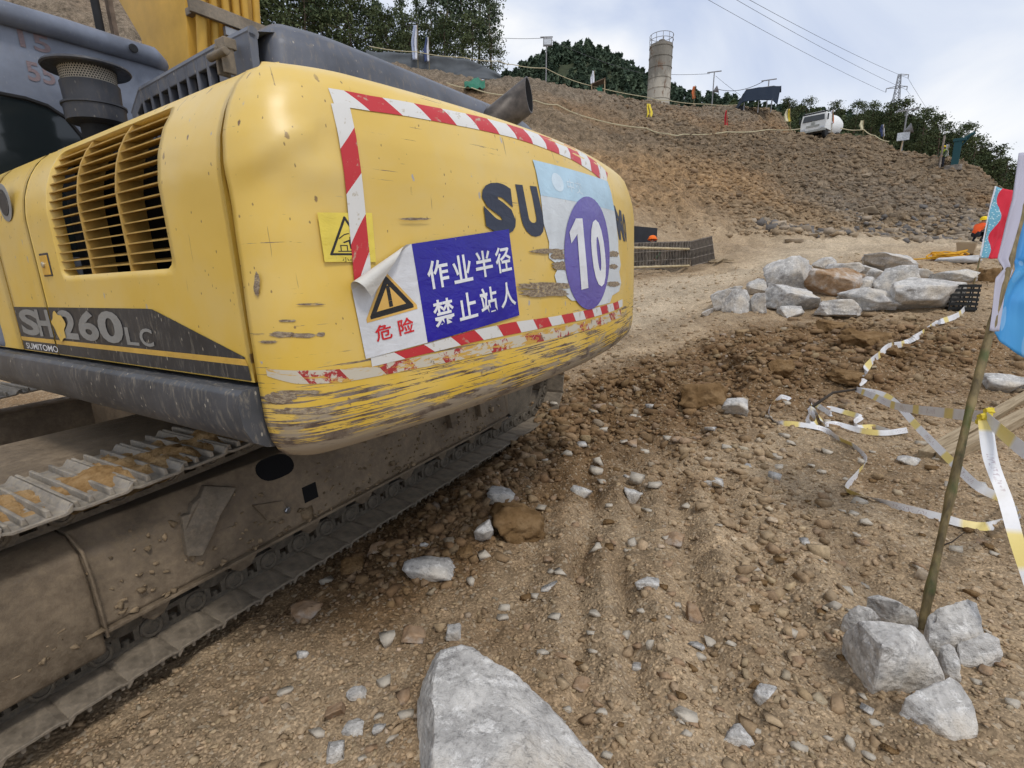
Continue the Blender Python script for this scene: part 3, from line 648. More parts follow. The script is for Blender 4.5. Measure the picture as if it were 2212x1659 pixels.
def stone_field(name, pos, rad, cols, seed, temps, mat, label, flat=(0.5, 0.9), sink=0.3, asp=(0.7, 1.3), tilt=0.5, cat='gravel', parent=None):
    """many stones in one mesh; pos (n,3), rad (n,), cols (n,3)"""
    rs = np.random.RandomState(seed); n = len(pos); T = rs.randint(0, len(temps), n); VV = []; FF = []; CC = []; off = 0
    a = rs.uniform(0, 2*np.pi, n); tx = rs.uniform(-tilt, tilt, n); fl = rs.uniform(*flat, n); ax = rs.uniform(*asp, n)
    for k, (tv, tf) in enumerate(temps):
        s_ = np.where(T == k)[0]
        if not len(s_): continue
        P = tv[None]*np.stack([rad[s_]*ax[s_], rad[s_]/ax[s_]**0.5, rad[s_]*fl[s_]], 1)[:, None, :]
        ct, st = np.cos(tx[s_])[:, None], np.sin(tx[s_])[:, None]
        y = P[:, :, 1]*ct - P[:, :, 2]*st; z = P[:, :, 1]*st + P[:, :, 2]*ct; x = P[:, :, 0]
        ca, sa = np.cos(a[s_])[:, None], np.sin(a[s_])[:, None]
        Q = np.stack([x*ca - y*sa, x*sa + y*ca, z], 2) + pos[s_][:, None, :]
        Q[:, :, 2] += (rad[s_]*fl[s_]*(1-2*sink))[:, None]
        m = len(tv); VV.append(Q.reshape(-1, 3)); CC.append(np.repeat(cols[s_], m, 0))
        FF.append((tf[None] + (np.arange(len(s_))*m)[:, None, None]).reshape(-1, 3) + off); off += m*len(s_)
    o = mk(name, np.concatenate(VV), np.concatenate(FF), mat, parent, col=np.concatenate(CC))
    return tag(o, label, cat, None, 'stuff')
def stone_cols(rs, n, w=(0.55, 0.3, 0.15)):
    base = np.array([(0.43, 0.325, 0.205), (0.26, 0.165, 0.085), (0.56, 0.50, 0.41)]); k = rs.choice(3, n, p=w)
    return base[k]*rs.uniform(0.72, 1.25, (n, 1))*rs.uniform(0.95, 1.05, (n, 3))
T20 = [rock_verts(100+i, 1) for i in range(6)]
def shard(seed):
    r_ = np.random.RandomState(seed); V = np.array([(x, y, z) for z in (-1, 1) for y in (-1, 1) for x in (-1, 1)], float)*r_.uniform(0.45, 1.0, (8, 3)) + r_.normal(0, 0.08, (8, 3))
    F = np.array([(0, 2, 1), (1, 2, 3), (4, 5, 6), (5, 7, 6), (0, 1, 4), (1, 5, 4), (2, 6, 3), (3, 6, 7), (0, 4, 2), (2, 4, 6), (1, 3, 5), (3, 7, 5)]); return V, F
T20 += [shard(60+i) for i in range(8)]
T80 = [rock_verts(140+i, 2) for i in range(10)]
def cam_scatter(rs, n, ymin, ymax, wide=1.12, pw=1.0):
    """positions spread over the ground, thinning out with distance"""
    t = ymin*(ymax/ymin)**(rs.uniform(0, 1, n)**pw); x = rs.uniform(-wide, wide, n)*t*1.05 + rs.normal(0, 0.05, n)
    return x, t
rs = np.random.RandomState(4)
def scatter(n, a, b, pw=1.0):
    x, y = cam_scatter(rs, n, a, b, pw=pw); keep = (x > -1.7 + 0.0*y); x, y = x[keep], y[keep]
    return np.stack([x, y, height(x, y)], 1)
p = scatter(26000, 0.85, 6.5); r = 0.0036*np.exp(np.abs(rs.normal(0, 0.62, len(p))))*(0.75 + 0.16*p[:, 1])
big_ = r > np.quantile(r, 0.86); cs0 = 0.3*stone_cols(rs, len(p), (0.72, 0.20, 0.08)) + 0.75*soil_at(p)*rs.uniform(0.75, 1.4, (len(p), 1))
stone_field('gravel', p[~big_], r[~big_], cs0[~big_], 5, T20, M['gravel_stone'], 'fine tan gravel strewn over the earth between machine and flagpole', (0.4, 0.9), 0.36, (0.6, 1.5))
stone_field('gravel', p[big_], r[big_], cs0[big_], 15, T80, M['gravel_stone'], 'coarser tan gravel strewn over the earth between machine and flagpole', (0.4, 0.9), 0.36, (0.6, 1.5))
p = scatter(9000, 4.5, 17); r = np.minimum(0.011*np.exp(np.abs(rs.normal(0, 0.55, len(p))))*(0.6 + 0.08*p[:, 1]), 0.05)
stone_field('gravel', p, r, 0.25*stone_cols(rs, len(p), (0.60, 0.34, 0.06)) + 0.8*soil_at(p)*rs.uniform(0.75, 1.4, (len(p), 1)), 6, T20, M['gravel_stone'], 'loose gravel on the ground towards the boulder pile and the track', (0.4, 0.85), 0.36, (0.6, 1.5))
# brown crumbs of fresh earth by the track and before the boulder pile
def along(n, a, b, w_):
    t = rs.uniform(0, 1, n); x = a[0]+(b[0]-a[0])*t + rs.normal(0, w_, n); y = a[1]+(b[1]-a[1])*t + rs.normal(0, w_, n)
    return np.stack([x, y, height(x, y)], 1)
p = np.concatenate([along(2200, (-0.62, 2.45), (0.6, 5.0), 0.17), along(1100, (0.3, 4.6), (1.5, 6.0), 0.38), along(3600, (2.0, 6.0), (6.3, 7.5), 0.62), along(600, (1.2, 3.2), (2.4, 6.0), 0.3), along(350, (1.0, 1.6), (1.9, 3.4), 0.14)])
r = np.minimum(0.010*np.exp(np.abs(rs.normal(0, 0.7, len(p))))*(0.55 + 0.13*p[:, 1]), 0.022 + 0.007*p[:, 1])
stone_field('soil_crumbs', p, r, 0.35*stone_cols(rs, len(p), (0.2, 0.75, 0.05)) + 0.65*soil_at(p)*rs.uniform(0.7, 1.3, (len(p), 1)), 7, T80[:5], M['gravel_stone'], 'brown crumbs and clods of freshly dug earth', (0.45, 0.85), 0.32, (0.6, 1.5), cat='earth')
# slabby spoil on the cut face
def hillpts(n, x0, x1, y0, y1):
    out = []
    px = rs.uniform(x0, x1, n*2); py = rs.uniform(y0, y1, n*2)
    return px, py
Th = [shard(180+i) for i in range(14)]
qx = rs.uniform(-6, 50, 90000); qy = rs.uniform(17, 62, 90000); qz = height(qx, qy)
ang = qx/qy; k = (qz > 3.3) & (ang > 0.0) & (ang < 1.08) & (qz < 24); dens = np.where(qx > 10, 1.0, np.where(qx > 6, 0.35, 0.10))*np.clip(1.2 - (qy-20)/45, 0.2, 1); k &= rs.uniform(0, 1, len(qx)) < dens
qx, qy, qz = qx[k][:21000], qy[k][:21000], qz[k][:21000]
r = 0.050*np.exp(np.abs(rs.normal(0, 0.60, len(qx))))*np.where(qx > 10, 1.1, 0.7); r = np.minimum(r, 0.2)
cc = np.array([(0.20, 0.15, 0.10), (0.30, 0.225, 0.145), (0.12, 0.108, 0.10), (0.26, 0.165, 0.09)])[rs.choice(4, len(qx), p=(0.42, 0.30, 0.06, 0.22))]*rs.uniform(0.75, 1.25, (len(qx), 1)); cc = 0.35*cc + 0.65*soil_at(np.stack([qx, qy], 1))*rs.uniform(0.8, 1.3, (len(qx), 1))
stone_field('spoil', np.stack([qx, qy, qz], 1), r, cc, 8, Th, M['gravel_stone'], 'slabs and chips of slate lying over the cut hillside', (0.25, 0.8), 0.42, (0.6, 1.7), 1.0)
p = np.concatenate([along(900, (12.5, 24.5), (24, 27.5), 0.8), along(500, (19, 27), (30, 31), 1.3)]); r = np.minimum(0.10*np.exp(np.abs(rs.normal(0, 0.5, len(p)))), 0.24)
cc = np.array([(0.24, 0.195, 0.145), (0.33, 0.265, 0.195), (0.15, 0.138, 0.128)])[rs.choice(3, len(p))]*rs.uniform(0.8, 1.2, (len(p), 1))
stone_field('spoil', p, r, cc, 9, Th, M['gravel_stone'], 'grey broken slate heaped along the foot of the cut face', (0.35, 0.9), 0.3, (0.6, 1.6), 1.0)

# ================================================================== far ground: wooded hills
def hillmesh(name, pts, w_, mat, back=60):
    """ridge mesh from crest points; falls away in front and behind"""
    V = []; n = len(pts)
    for p in pts:
        d = np.array([p[0], p[1]]) / np.hypot(p[0], p[1])
        for off, fr in ((-w_, 0.0), (-w_*0.6, 0.45), (-w_*0.25, 0.85), (0, 1.0), (back*0.4, 0.9), (back, 0.5)):
            V.append((p[0]+d[0]*off, p[1]+d[1]*off, 8 + (p[2]-8)*fr))
    F = [(i*6+k, (i+1)*6+k, (i+1)*6+k+1, i*6+k+1) for i in range(n-1) for k in range(5)]
    o = mk(name, V, F, mat, smooth=True); tag(o, kind='structure'); return o, V
def leafcloud(rs, P, size, cols):
    """one small bent leaf spray (two triangles) at each point"""
    n = len(P); d = rs.normal(size=(n, 3)); d /= np.linalg.norm(d, axis=1)[:, None]; e_ = np.cross(d, rs.normal(size=(n, 3))); e_ /= np.linalg.norm(e_, axis=1)[:, None]
    s_ = size*rs.uniform(0.6, 1.4, n)[:, None] if np.isscalar(size) else size[:, None]
    a = P - d*s_; b = P + e_*s_*0.55; c_ = P + d*s_; f_ = P - e_*s_*0.5
    V = np.stack([a, b, c_, f_], 1).reshape(-1, 3); i = np.arange(n)*4
    F = np.concatenate([np.stack([i, i+1, i+2], 1), np.stack([i, i+2, i+3], 1)])
    return V, F, np.repeat(cols, 4, 0)
def forest(name, spots, rs, mat, label, per=90, cat='forest', size=0.55):
    PP = []; CC = []
    for (x, y, z, h) in spots:
        u = rs.uniform(0, 1, per)**0.75; ex_ = rs.uniform(0.35, 0.95); rad = h*rs.uniform(0.2, 0.36)*(1-u)**ex_ + 0.12*h*0.2; a = rs.uniform(0, 6.283, per); q = np.sqrt(rs.uniform(0.25, 1, per))*rad
        PP.append(np.stack([x+q*np.cos(a), y+q*np.sin(a), z+h*(0.08+0.92*u)], 1))
        b = rs.uniform(0.0, 0.55); CC.append(np.clip(b + rs.uniform(-0.15, 0.3, per), 0, 1))
    P = np.concatenate(PP); C_ = np.repeat(np.concatenate(CC)[:, None], 3, 1)
    V, F, C2 = leafcloud(rs, P, size, C_)
    return tag(mk(name, V, F, mat, col=C2), label, cat, None, 'stuff')
rsf = np.random.RandomState(12)
ridge = [(1060, 175), (1115, 150), (1150, 130), (1185, 108), (1215, 98), (1245, 94), (1275, 97), (1305, 108), (1330, 122), (1360, 140), (1400, 165), (1450, 186), (1510, 202), (1570, 212), (1640, 222), (1760, 238), (1900, 250)]
RP = [at(x, y+26, 150) for x, y in ridge]
hillmesh('hill', RP, 70, M['hill_floor'])
spots = []
for i in range(760):
    u = rsf.uniform(0, len(RP)-1.001); k = int(u); f = u-k; p = RP[k]*(1-f)+RP[k+1]*f; d = p[:2]/np.hypot(*p[:2]); o_ = -62*rsf.uniform(0, 1)**1.6 + 3
    fr = np.interp(-o_, [-5, 0, 17, 42, 70], [1, 1, 0.85, 0.45, 0]); spots.append((p[0]+d[0]*o_, p[1]+d[1]*o_, 8+(p[2]-8)*fr-0.5, rsf.uniform(3.0, 5.2)))
forest('forest', spots, rsf, M['leaf_pine'], 'dark wooded hill rising behind the grey silo', 95, size=0.62)
ridge2 = [(1580, 235), (1700, 252), (1800, 256), (1900, 262), (1960, 264), (2010, 290), (2070, 318), (2130, 352), (2190, 395), (2260, 440), (2400, 500)]
RP2 = [at(x, y+22, 82) for x, y in ridge2]
hillmesh('hill', RP2, 34, M['hill_floor'])
spots = []
for i in range(330):
    u = rsf.uniform(0, len(RP2)-1.001); k = int(u); f = u-k; p = RP2[k]*(1-f)+RP2[k+1]*f; d = p[:2]/np.hypot(*p[:2]); o_ = -30*rsf.uniform(0, 1)**1.2 + 2
    fr = np.interp(-o_, [-5, 0, 8.5, 20, 34], [1, 1, 0.85, 0.45, 0]); spots.append((p[0]+d[0]*o_, p[1]+d[1]*o_, 8+(p[2]-8)*fr-0.6, rsf.uniform(2.2, 3.8)))
forest('forest', spots, rsf, M['leaf_dense'], 'dark green woodland on the slope beyond the mixer truck', 110, size=0.42)

# ================================================================== trees
def tree_data(seed, h, kind):
    """returns (trunk MB, leaf V, F, C) for a tree of height h standing at the origin"""
    r_ = np.random.RandomState(seed); mb = MB(); pts = []; P = []; C_ = []
    lean = r_.uniform(-0.05, 0.05, 2)
    nseg = 7
    for i in range(nseg+1):
        u = i/nseg; pts.append((lean[0]*h*u + 0.012*h*math.sin(5*u+seed), lean[1]*h*u, h*0.93*u))
    mb.tube(pts, [h*0.016*(1-0.85*i/nseg)+0.01 for i in range(nseg+1)], 6)
    if kind == 'tall': nb, lo, rad, per, clump = 26, 0.30, 0.20, 70, 0.075
    elif kind == 'dense': nb, lo, rad, per, clump = 30, 0.06, 0.30, 85, 0.11
    else: nb, lo, rad, per, clump = 30, 0.15, 0.15, 55, 0.06
    for b in range(nb):
        u = lo + (0.97-lo)*(b+r_.uniform(0, 1))/nb; a = r_.uniform(0, 6.283)
        if kind == 'cone': reach = rad*h*(1-u)**0.8+0.03*h
        else: reach = rad*h*math.sin(math.pi*min(1, (u-lo)/(1-lo)*0.82+0.14))**0.7*r_.uniform(0.6, 1.1)
        k = u/0.93; i = min(int(k*nseg), nseg-1); f = k*nseg-i
        s0 = Vector(pts[i]).lerp(Vector(pts[i+1]), min(f, 1)); e0 = s0 + Vector((math.cos(a)*reach, math.sin(a)*reach, h*r_.uniform(-0.01, 0.07)))
        mb.tube([s0, s0.lerp(e0, 0.5)+Vector((0, 0, 0.01*h)), e0], [h*0.006, h*0.004, h*0.002], 4)
        tone = r_.uniform(0, 0.6)
        for q, wgt in ((1.0, 0.55), (0.6, 0.45)):
            c0 = s0.lerp(e0, q); m = int(per*wgt); ss = clump*h*(0.7+0.6*r_.uniform())
            P.append(np.array(c0)[None] + r_.normal(0, 1, (m, 3))*np.array([ss, ss, ss*0.62])[None]*0.62)
            C_.append(np.clip(tone + r_.uniform(-0.15, 0.35, m), 0, 1))
    P = np.concatenate(P); P[:, 2] = np.maximum(P[:, 2], h*0.04); C_ = np.concatenate(C_)
    V, F, C2 = leafcloud(r_, P, h*0.018 if kind != 'dense' else h*0.022, np.repeat(C_[:, None], 3, 1))
    return mb, V, F, C2
TREE = {}
def tree(name, kind, seed, loc, h, label, group, lm, bark='bark'):
    key = (kind, seed, lm)
    o = empty(name, loc, (seed*1.7+loc[0]) % 6.28)
    o.scale = (h/9.0,)*3
    if key not in TREE:
        mb, V, F, C2 = tree_data(seed, 9.0, kind)
        t_ = mb.build('trunk', M[bark], o, True); c_ = mk('crown', V, F, M[lm], o, col=C2); TREE[key] = (t_.data, c_.data)
    else:
        link(TREE[key][0], 'trunk', o); link(TREE[key][1], 'crown', o)
    return tag(o, label, 'tree', group)
GL = 'trees along the hilltop on the left'
def top_z(x, y, t): return at(x, y, t)
tl = [(520, 118, 50, 9.5, 'dense', 1, 'dense dark tree at the left end of the hilltop wood, right of the boom'),
      (575, 120, 52, 9.0, 'dense', 2, 'broad dark tree above the highest point of the engine hood'),
      (625, 122, 50, 8.4, 'dense', 3, 'dark bushy tree behind the engine hood, left of the two white flags'),
      (672, 124, 53, 10.5, 'tall', 4, 'tall thin-crowned tree rising out of the dark bushes above the hood'),
      (712, 128, 51, 10.8, 'tall', 5, 'tall loose-crowned tree with a pale gap of sky on its right'),
      (748, 130, 50, 6.2, 'dense', 1, 'rounded dark bushy tree left of the sky gap above the hood'),
      (792, 132, 52, 5.4, 'dense', 2, 'low dark bushy tree under the sky gap, left of the slender spires'),
      (818, 132, 53, 6.4, 'cone', 6, 'slender spire-shaped tree nearest the sky gap'),
      (850, 136, 51, 5.0, 'dense', 3, 'low bushy tree just left of the white flag on the hilltop'),
      (878, 136, 54, 6.6, 'cone', 7, 'slender spire tree directly behind the taller white hilltop flag'),
      (905, 136, 53, 6.3, 'cone', 8, 'slender spire tree between the two white hilltop flags'),
      (932, 138, 53, 7.4, 'cone', 6, 'tallest pointed spire tree right of the white hilltop flags'),
      (965, 140, 51, 8.4, 'tall', 9, 'left tree of the big open-crowned group beside the hilltop net'),
      (1000, 142, 52, 9.6, 'tall', 4, 'tallest open-crowned tree on the hilltop, cut off by the top of the picture'),
      (1035, 146, 51, 8.8, 'tall', 5, 'tall open-crowned tree right of the tallest hilltop tree'),
      (1062, 150, 50, 6.8, 'tall', 9, 'rightmost open-crowned tree of the hilltop group'),
      (985, 145, 50, 4.4, 'dense', 2, 'low dark bush at the foot of the big open-crowned trees'),
      (930, 142, 50, 3.9, 'dense', 3, 'low dark bush behind the grey hilltop net'),
      (840, 150, 48, 5.2, 'dense', 2, 'low bush behind the left end of the grey hilltop net'),
      (885, 150, 48, 4.8, 'dense', 1, 'low bush between net and white flags, left of the taller flag'),
      (960, 158, 48, 4.9, 'dense', 3, 'dark bush behind the middle of the hilltop net, right of the flags'),
      (1020, 162, 48, 5.0, 'dense', 1, 'dark bush under the tallest open-crowned hilltop tree'),
      (1060, 164, 48, 3.8, 'dense', 2, 'last dark bush at the right end of the hilltop net'),
      (660, 126, 48, 7.0, 'dense', 2, 'dense dark bush left of the tall thin trees above the hood'),
      (760, 134, 48, 6.6, 'dense', 3, 'dense dark bush under the left edge of the sky gap'),
      (700, 128, 49, 5.6, 'dense', 1, 'dark bush in front of the two tall thin trees above the hood')]
for (x, y, t, h, kd, sd_, lb) in tl:
    p = at(x, y, t); tree('hilltop_tree', kd, sd_, (p[0], p[1], p[2]-0.3), h, lb, GL, 'leaf_dense' if kd == 'dense' else 'leaf_eucalyptus', 'bark' if kd == 'dense' else 'bark_pale')
tr = [(1700, 268, 66, 3.6, 2, 'dark tree at the left end of the wood behind the mixer truck'), (1735, 275, 62, 3.6, 1, 'dark bushy tree just left of the mixer truck cab'),
      (1800, 272, 66, 3.4, 3, 'dark tree rising behind the mixer truck drum'), (1845, 280, 60, 3.6, 2, 'bushy tree right of the mixer truck drum'),
      (1880, 290, 57, 3.6, 1, 'dark tree behind the cream flag right of the truck'), (1915, 300, 56, 4.2, 3, 'bushy tree between the cream flag and the pylon'),
      (1950, 310, 56, 4.9, 2, 'full dark tree standing in front of the pylon foot'), (1990, 325, 54, 4.6, 1, 'dark tree behind the small white sign board'),
      (2025, 345, 52, 4.6, 3, 'dark tree left of the teal drilling rig'), (2065, 362, 52, 4.6, 2, 'dark tree right behind the teal drilling rig'),
      (2100, 385, 50, 4.4, 1, 'dark tree on the slope just right of the drilling rig'), (2135, 402, 50, 4.0, 3, 'dark tree on the falling slope above the red flag'),
      (2165, 418, 50, 3.8, 2, 'small dark tree beside the top of the blue banner'), (2200, 440, 50, 3.8, 1, 'dark tree behind the top of the blue banner at the right edge')]
for (x, y, t, h, sd_, lb) in tr:
    p = at(x, y, t); tree('woodland_tree', 'dense', sd_ + 20, (p[0], p[1], p[2]-0.4), h, lb, 'trees behind the right hand cut face', 'leaf_dense')

# ================================================================== excavator
def _frame(yaw, dip, rise):
    F = np.array([-np.sin(yaw)*np.cos(dip), np.cos(yaw)*np.cos(dip), -np.sin(dip)])
    X = np.array([np.cos(yaw)*np.cos(rise), np.sin(yaw)*np.cos(rise), np.sin(rise)]); X -= F*F.dot(X); X /= np.linalg.norm(X)
    return np.array([X, F, np.cross(X, F)])
ER = _frame(R_(58), R_(1.5), R_(2.2)); EO = np.array([-0.75, 1.45, 0.0])      # x: across the tail, y: machine forward, z: up
exc = bpy.data.objects.new('excavator', None); COL.objects.link(exc); exc.empty_display_size = 0.3
exc.matrix_world = Matrix(((*ER[:, 0], EO[0]), (*ER[:, 1], EO[1]), (*ER[:, 2], EO[2]), (0, 0, 0, 1)))
tag(exc, 'yellow crawler excavator with scraped tail and blue danger sign, standing on steel tracks', 'excavator')
EC = ER @ (CAM - EO)
def un(axis, v, x, y):
    """photo position -> point of the plane axis = v in the machine's own coordinates"""
    r = ER @ ray(x, y); return EC + r*((v-EC[axis])/r[axis])

def text_tris(s, bold=0.0):
    cu = bpy.data.curves.new('lettering', 'FONT'); cu.body = s; cu.size = 1.0; cu.offset = bold; cu.resolution_u = 4
    ob = bpy.data.objects.new('lettering', cu); COL.objects.link(ob)
    ev = ob.evaluated_get(bpy.context.evaluated_depsgraph_get()); me = ev.to_mesh(); me.calc_loop_triangles()
    V = np.array([v.co[:2] for v in me.vertices]); F = [tuple(t.vertices) for t in me.loop_triangles]
    ev.to_mesh_clear(); bpy.data.objects.remove(ob); bpy.data.curves.remove(cu)
    V = (V - V.min(0)) / (V.max(0) - V.min(0)); V[:, 1] = 1 - V[:, 1]
    return V, F
def bil(q, u, v):
    q = np.asarray(q, float); u = np.asarray(u)[..., None]; v = np.asarray(v)[..., None]
    return q[0]*(1-u)*(1-v) + q[1]*u*(1-v) + q[2]*u*v + q[3]*(1-u)*v

ZS = [1.312, 1.40, 1.87, 1.95, 2.02, 2.08, 2.12, 2.145, 2.155]; XS = [0.0, 0.0, 0.0, 0.014, 0.040, 0.078, 0.118, 0.165, 0.225]   # flank leans in towards the top
# ---- counterweight: plan curve swept through a height profile
half = [(0.0, -0.125), (0.003, -0.16), (0.022, -0.205), (0.06, -0.243), (0.11, -0.268), (0.17, -0.285)]
CWX = 1.41
def yr(x): return -0.425 + (x-CWX)**2/11.0
mid = [(x, yr(x)) for x in np.linspace(0.25, CWX, 20)]
pl = half + mid; pl = pl + [(2*CWX-x, y) for x, y in pl[-2::-1]]
PL = np.array(pl); SL = np.concatenate([[0], np.cumsum(np.hypot(*np.diff(PL, axis=0).T))]); STOT = SL[-1]
SS = np.linspace(0, STOT, 160); PX, PY = np.interp(SS, SL, PL[:, 0]), np.interp(SS, SL, PL[:, 1])
def _smooth(a):
    b = a.copy(); b[1:-1] = 0.25*a[:-2]+0.5*a[1:-1]+0.25*a[2:]; return b
for _ in range(6): PX, PY = _smooth(PX), _smooth(PY)
TXn, TYn = np.gradient(PX), np.gradient(PY); nn = np.hypot(TXn, TYn); NXn, NYn = TYn/nn, -TXn/nn       # outward normal
if NYn[80] > 0: NXn, NYn = -NXn, -NYn
ZP = np.array([1.060, 1.068, 1.082, 1.105, 1.14, 1.2, 1.35, 1.6, 1.86, 1.96, 2.04, 2.09, 2.125, 2.15, 2.165, 2.172])
DP = np.array([0.140, 0.095, 0.060, 0.034, 0.016, 0.004, 0.0, 0.0, 0.004, 0.012, 0.030, 0.048, 0.075, 0.110, 0.160, 0.230])
def cw(s, z, off=0.0):
    s = np.asarray(s, float); z = np.asarray(z, float)
    e_ = np.clip(np.minimum(s, STOT-s)/0.42, 0, 1); e_ = e_*e_*(3-2*e_)
    d = np.interp(z, ZP, DP)
    d = np.where(z > 1.5, np.interp(z, ZS, XS)*(1-e_) + d*e_, d) - off
    x, y = np.interp(s, SS, PX), np.interp(s, SS, PY); a, b = np.interp(s, SS, NXn), np.interp(s, SS, NYn)
    return np.stack([x-a*d, y-b*d, z + 0*x], -1)
def cws(px, py):
    """photo position -> (s, z) on the counterweight"""
    r = ER @ ray(px, py); z = 1.6
    for _ in range(14):
        P = cw(SS, np.full_like(SS, z)); d = P[:, :2] - EC[None, :2]
        cr = d[:, 0]*r[1] - d[:, 1]*r[0]
        hit = [(np.dot(d[i], r[:2])/np.dot(r[:2], r[:2]), i) for i in range(len(SS)-1) if cr[i]*cr[i+1] <= 0]
        if not hit: return (SS[-1] if cr[0]*r[0] > 0 else SS[80], z)
        t, i = min(hit); f = cr[i]/(cr[i]-cr[i+1]+1e-12); q = P[i, :2]*(1-f)+P[i+1, :2]*f
        t = np.dot(q-EC[:2], r[:2])/np.dot(r[:2], r[:2]); z = 0.5*z + 0.5*float(np.clip(EC[2]+r[2]*t, 1.06, 2.17)); s = SS[i]*(1-f)+SS[i+1]*f
    return (s, z)
S1 = np.linspace(0, STOT, 190); Z1 = np.concatenate([np.interp(np.linspace(0, 5, 16), np.arange(16), ZP)[:-1], np.linspace(1.2, 1.96, 46)[:-1], np.interp(np.linspace(9, 15, 22), np.arange(16), ZP)])
Sg, Zg = np.meshgrid(S1, Z1); Vc = cw(Sg.ravel(), Zg.ravel())
# dents: shallow hollows knocked into the tail
for (px, py, rad, dep) in [(585, 430, 0.10, 0.016), (660, 345, 0.07, -0.008), (900, 480, 0.2, 0.008), (620, 560, 0.12, 0.010), (1000, 620, 0.2, 0.006)]:
    s_, z_ = cws(px, py); g_ = np.exp(-(((Sg.ravel()-s_)*0.8)**2+(Zg.ravel()-z_)**2*1.6)/rad**2)
    nx2, ny2 = np.interp(Sg.ravel(), SS, NXn), np.interp(Sg.ravel(), SS, NYn); Vc[:, 0] -= nx2*dep*g_; Vc[:, 1] -= ny2*dep*g_
pa_, pb_2 = np.array(cws(495, 372)), np.array(cws(664, 292)); dv_ = pb_2-pa_; tv_ = np.clip(((Sg.ravel()-pa_[0])*dv_[0]+(Zg.ravel()-pa_[1])*dv_[1])/dv_.dot(dv_), 0, 1)     # creased dent
du_ = ((Sg.ravel()-pa_[0])*dv_[1] - (Zg.ravel()-pa_[1])*dv_[0])/np.hypot(*dv_); dl_ = np.hypot(Sg.ravel()-pa_[0]-tv_*dv_[0], Zg.ravel()-pa_[1]-tv_*dv_[1]); g_ = (-0.004*np.exp(-(dl_/0.028)**2) + 0.009*np.exp(-((dl_-0.045)/0.04)**2)*(du_ > 0))*np.clip((Sg.ravel()-0.02)/0.12, 0, 1)
nx2, ny2 = np.interp(Sg.ravel(), SS, NXn), np.interp(Sg.ravel(), SS, NYn); Vc[:, 0] -= nx2*g_; Vc[:, 1] -= ny2*g_
ns, nzz = len(S1), len(Z1); ii = np.arange(ns*nzz).reshape(nzz, ns)
Fc = [tuple(q) for q in np.stack([ii[:-1, :-1].ravel(), ii[:-1, 1:].ravel(), ii[1:, 1:].ravel(), ii[1:, :-1].ravel()], 1)]
Vc = [tuple(v) for v in Vc]; UVc = list(zip(Sg.ravel(), Zg.ravel()))
def ring_in(row, dx):                                       # turn the open seam edges inwards
    global Vc, UVc
    b = len(Vc); cl = [ii[k, row] for k in range(nzz)]
    for k in cl: v = Vc[k]; Vc.append((v[0]+dx, v[1]+0.004, v[2])); UVc.append(UVc[k])
    for k in range(nzz-1): Fc.append((cl[k], cl[k+1], b+k+1, b+k) if dx > 0 else (cl[k], b+k, b+k+1, cl[k+1]))
ring_in(0, 0.07); ring_in(-1, -0.07)
b0 = len(Vc)
for k in (0, nzz-1):                                        # bottom and top lids
    vs_ = [Vc[i] for i in ii[k]]; base = len(Vc); zc = vs_[0][2] + (0.0 if k == 0 else 0.004)
    for v in vs_: Vc.append((CWX + (v[0]-CWX)*0.86, max(v[1]+0.30, -0.02), zc)); UVc.append((v[0], zc))
    for j in range(ns-1): Fc.append((ii[k][j], ii[k][j+1], base+j+1, base+j))
cwt = mk('counterweight', Vc, Fc, M['yellow_paint_worn'], exc, uv=UVc, smooth=True)
cwt['label'] = 'worn yellow tail weight with scraped lower edge and stickers'

def decal(name, q, mat, nu=10, nv=6, off=0.0025, parent=None, fn=None, uvs=None):
    """sticker: q four (s, z) corners TL TR BR BL laid on the counterweight"""
    u, v = np.meshgrid(np.linspace(0, 1, nu+1), np.linspace(0, 1, nv+1)); sz = bil(q, u.ravel(), v.ravel())
    V = cw(sz[:, 0], sz[:, 1], off); id_ = np.arange((nu+1)*(nv+1)).reshape(nv+1, nu+1)
    F = np.stack([id_[:-1, :-1].ravel(), id_[1:, :-1].ravel(), id_[1:, 1:].ravel(), id_[:-1, 1:].ravel()], 1)
    return mk(name, V, F, M[mat], parent or cwt, uv=sz if uvs is None else uvs(u.ravel(), v.ravel(), sz))
def poly_decal(name, pts, mat, off=0.003, parent=None, refine=2):
    """sticker of any outline: pts list of (s, z)"""
    bm = bmesh.new(); f = bm.faces.new([bm.verts.new((p[0], p[1], 0)) for p in pts]); bmesh.ops.triangulate(bm, faces=[f])
    for _ in range(refine): bmesh.ops.subdivide_edges(bm, edges=[e for e in bm.edges if e.calc_length() > 0.04], cuts=1, use_grid_fill=True)
    bmesh.ops.triangulate(bm, faces=bm.faces); bm.verts.ensure_lookup_table()
    sz = np.array([v.co[:2] for v in bm.verts]); F = [tuple(v.index for v in f.verts) for f in bm.faces]; bm.free()
    return mk(name, cw(sz[:, 0], sz[:, 1], off), F, M[mat], parent or cwt, uv=sz)
def cw_text(s, q, mat, bold=0.02, off=0.0045, name='lettering'):
    V, F = text_tris(s, bold); sz = bil(q, V[:, 0], V[:, 1])
    return mk(name, cw(sz[:, 0], sz[:, 1], off), F, M[mat], cwt, uv=sz)
def Q(*p): return [cws(*a) for a in p]

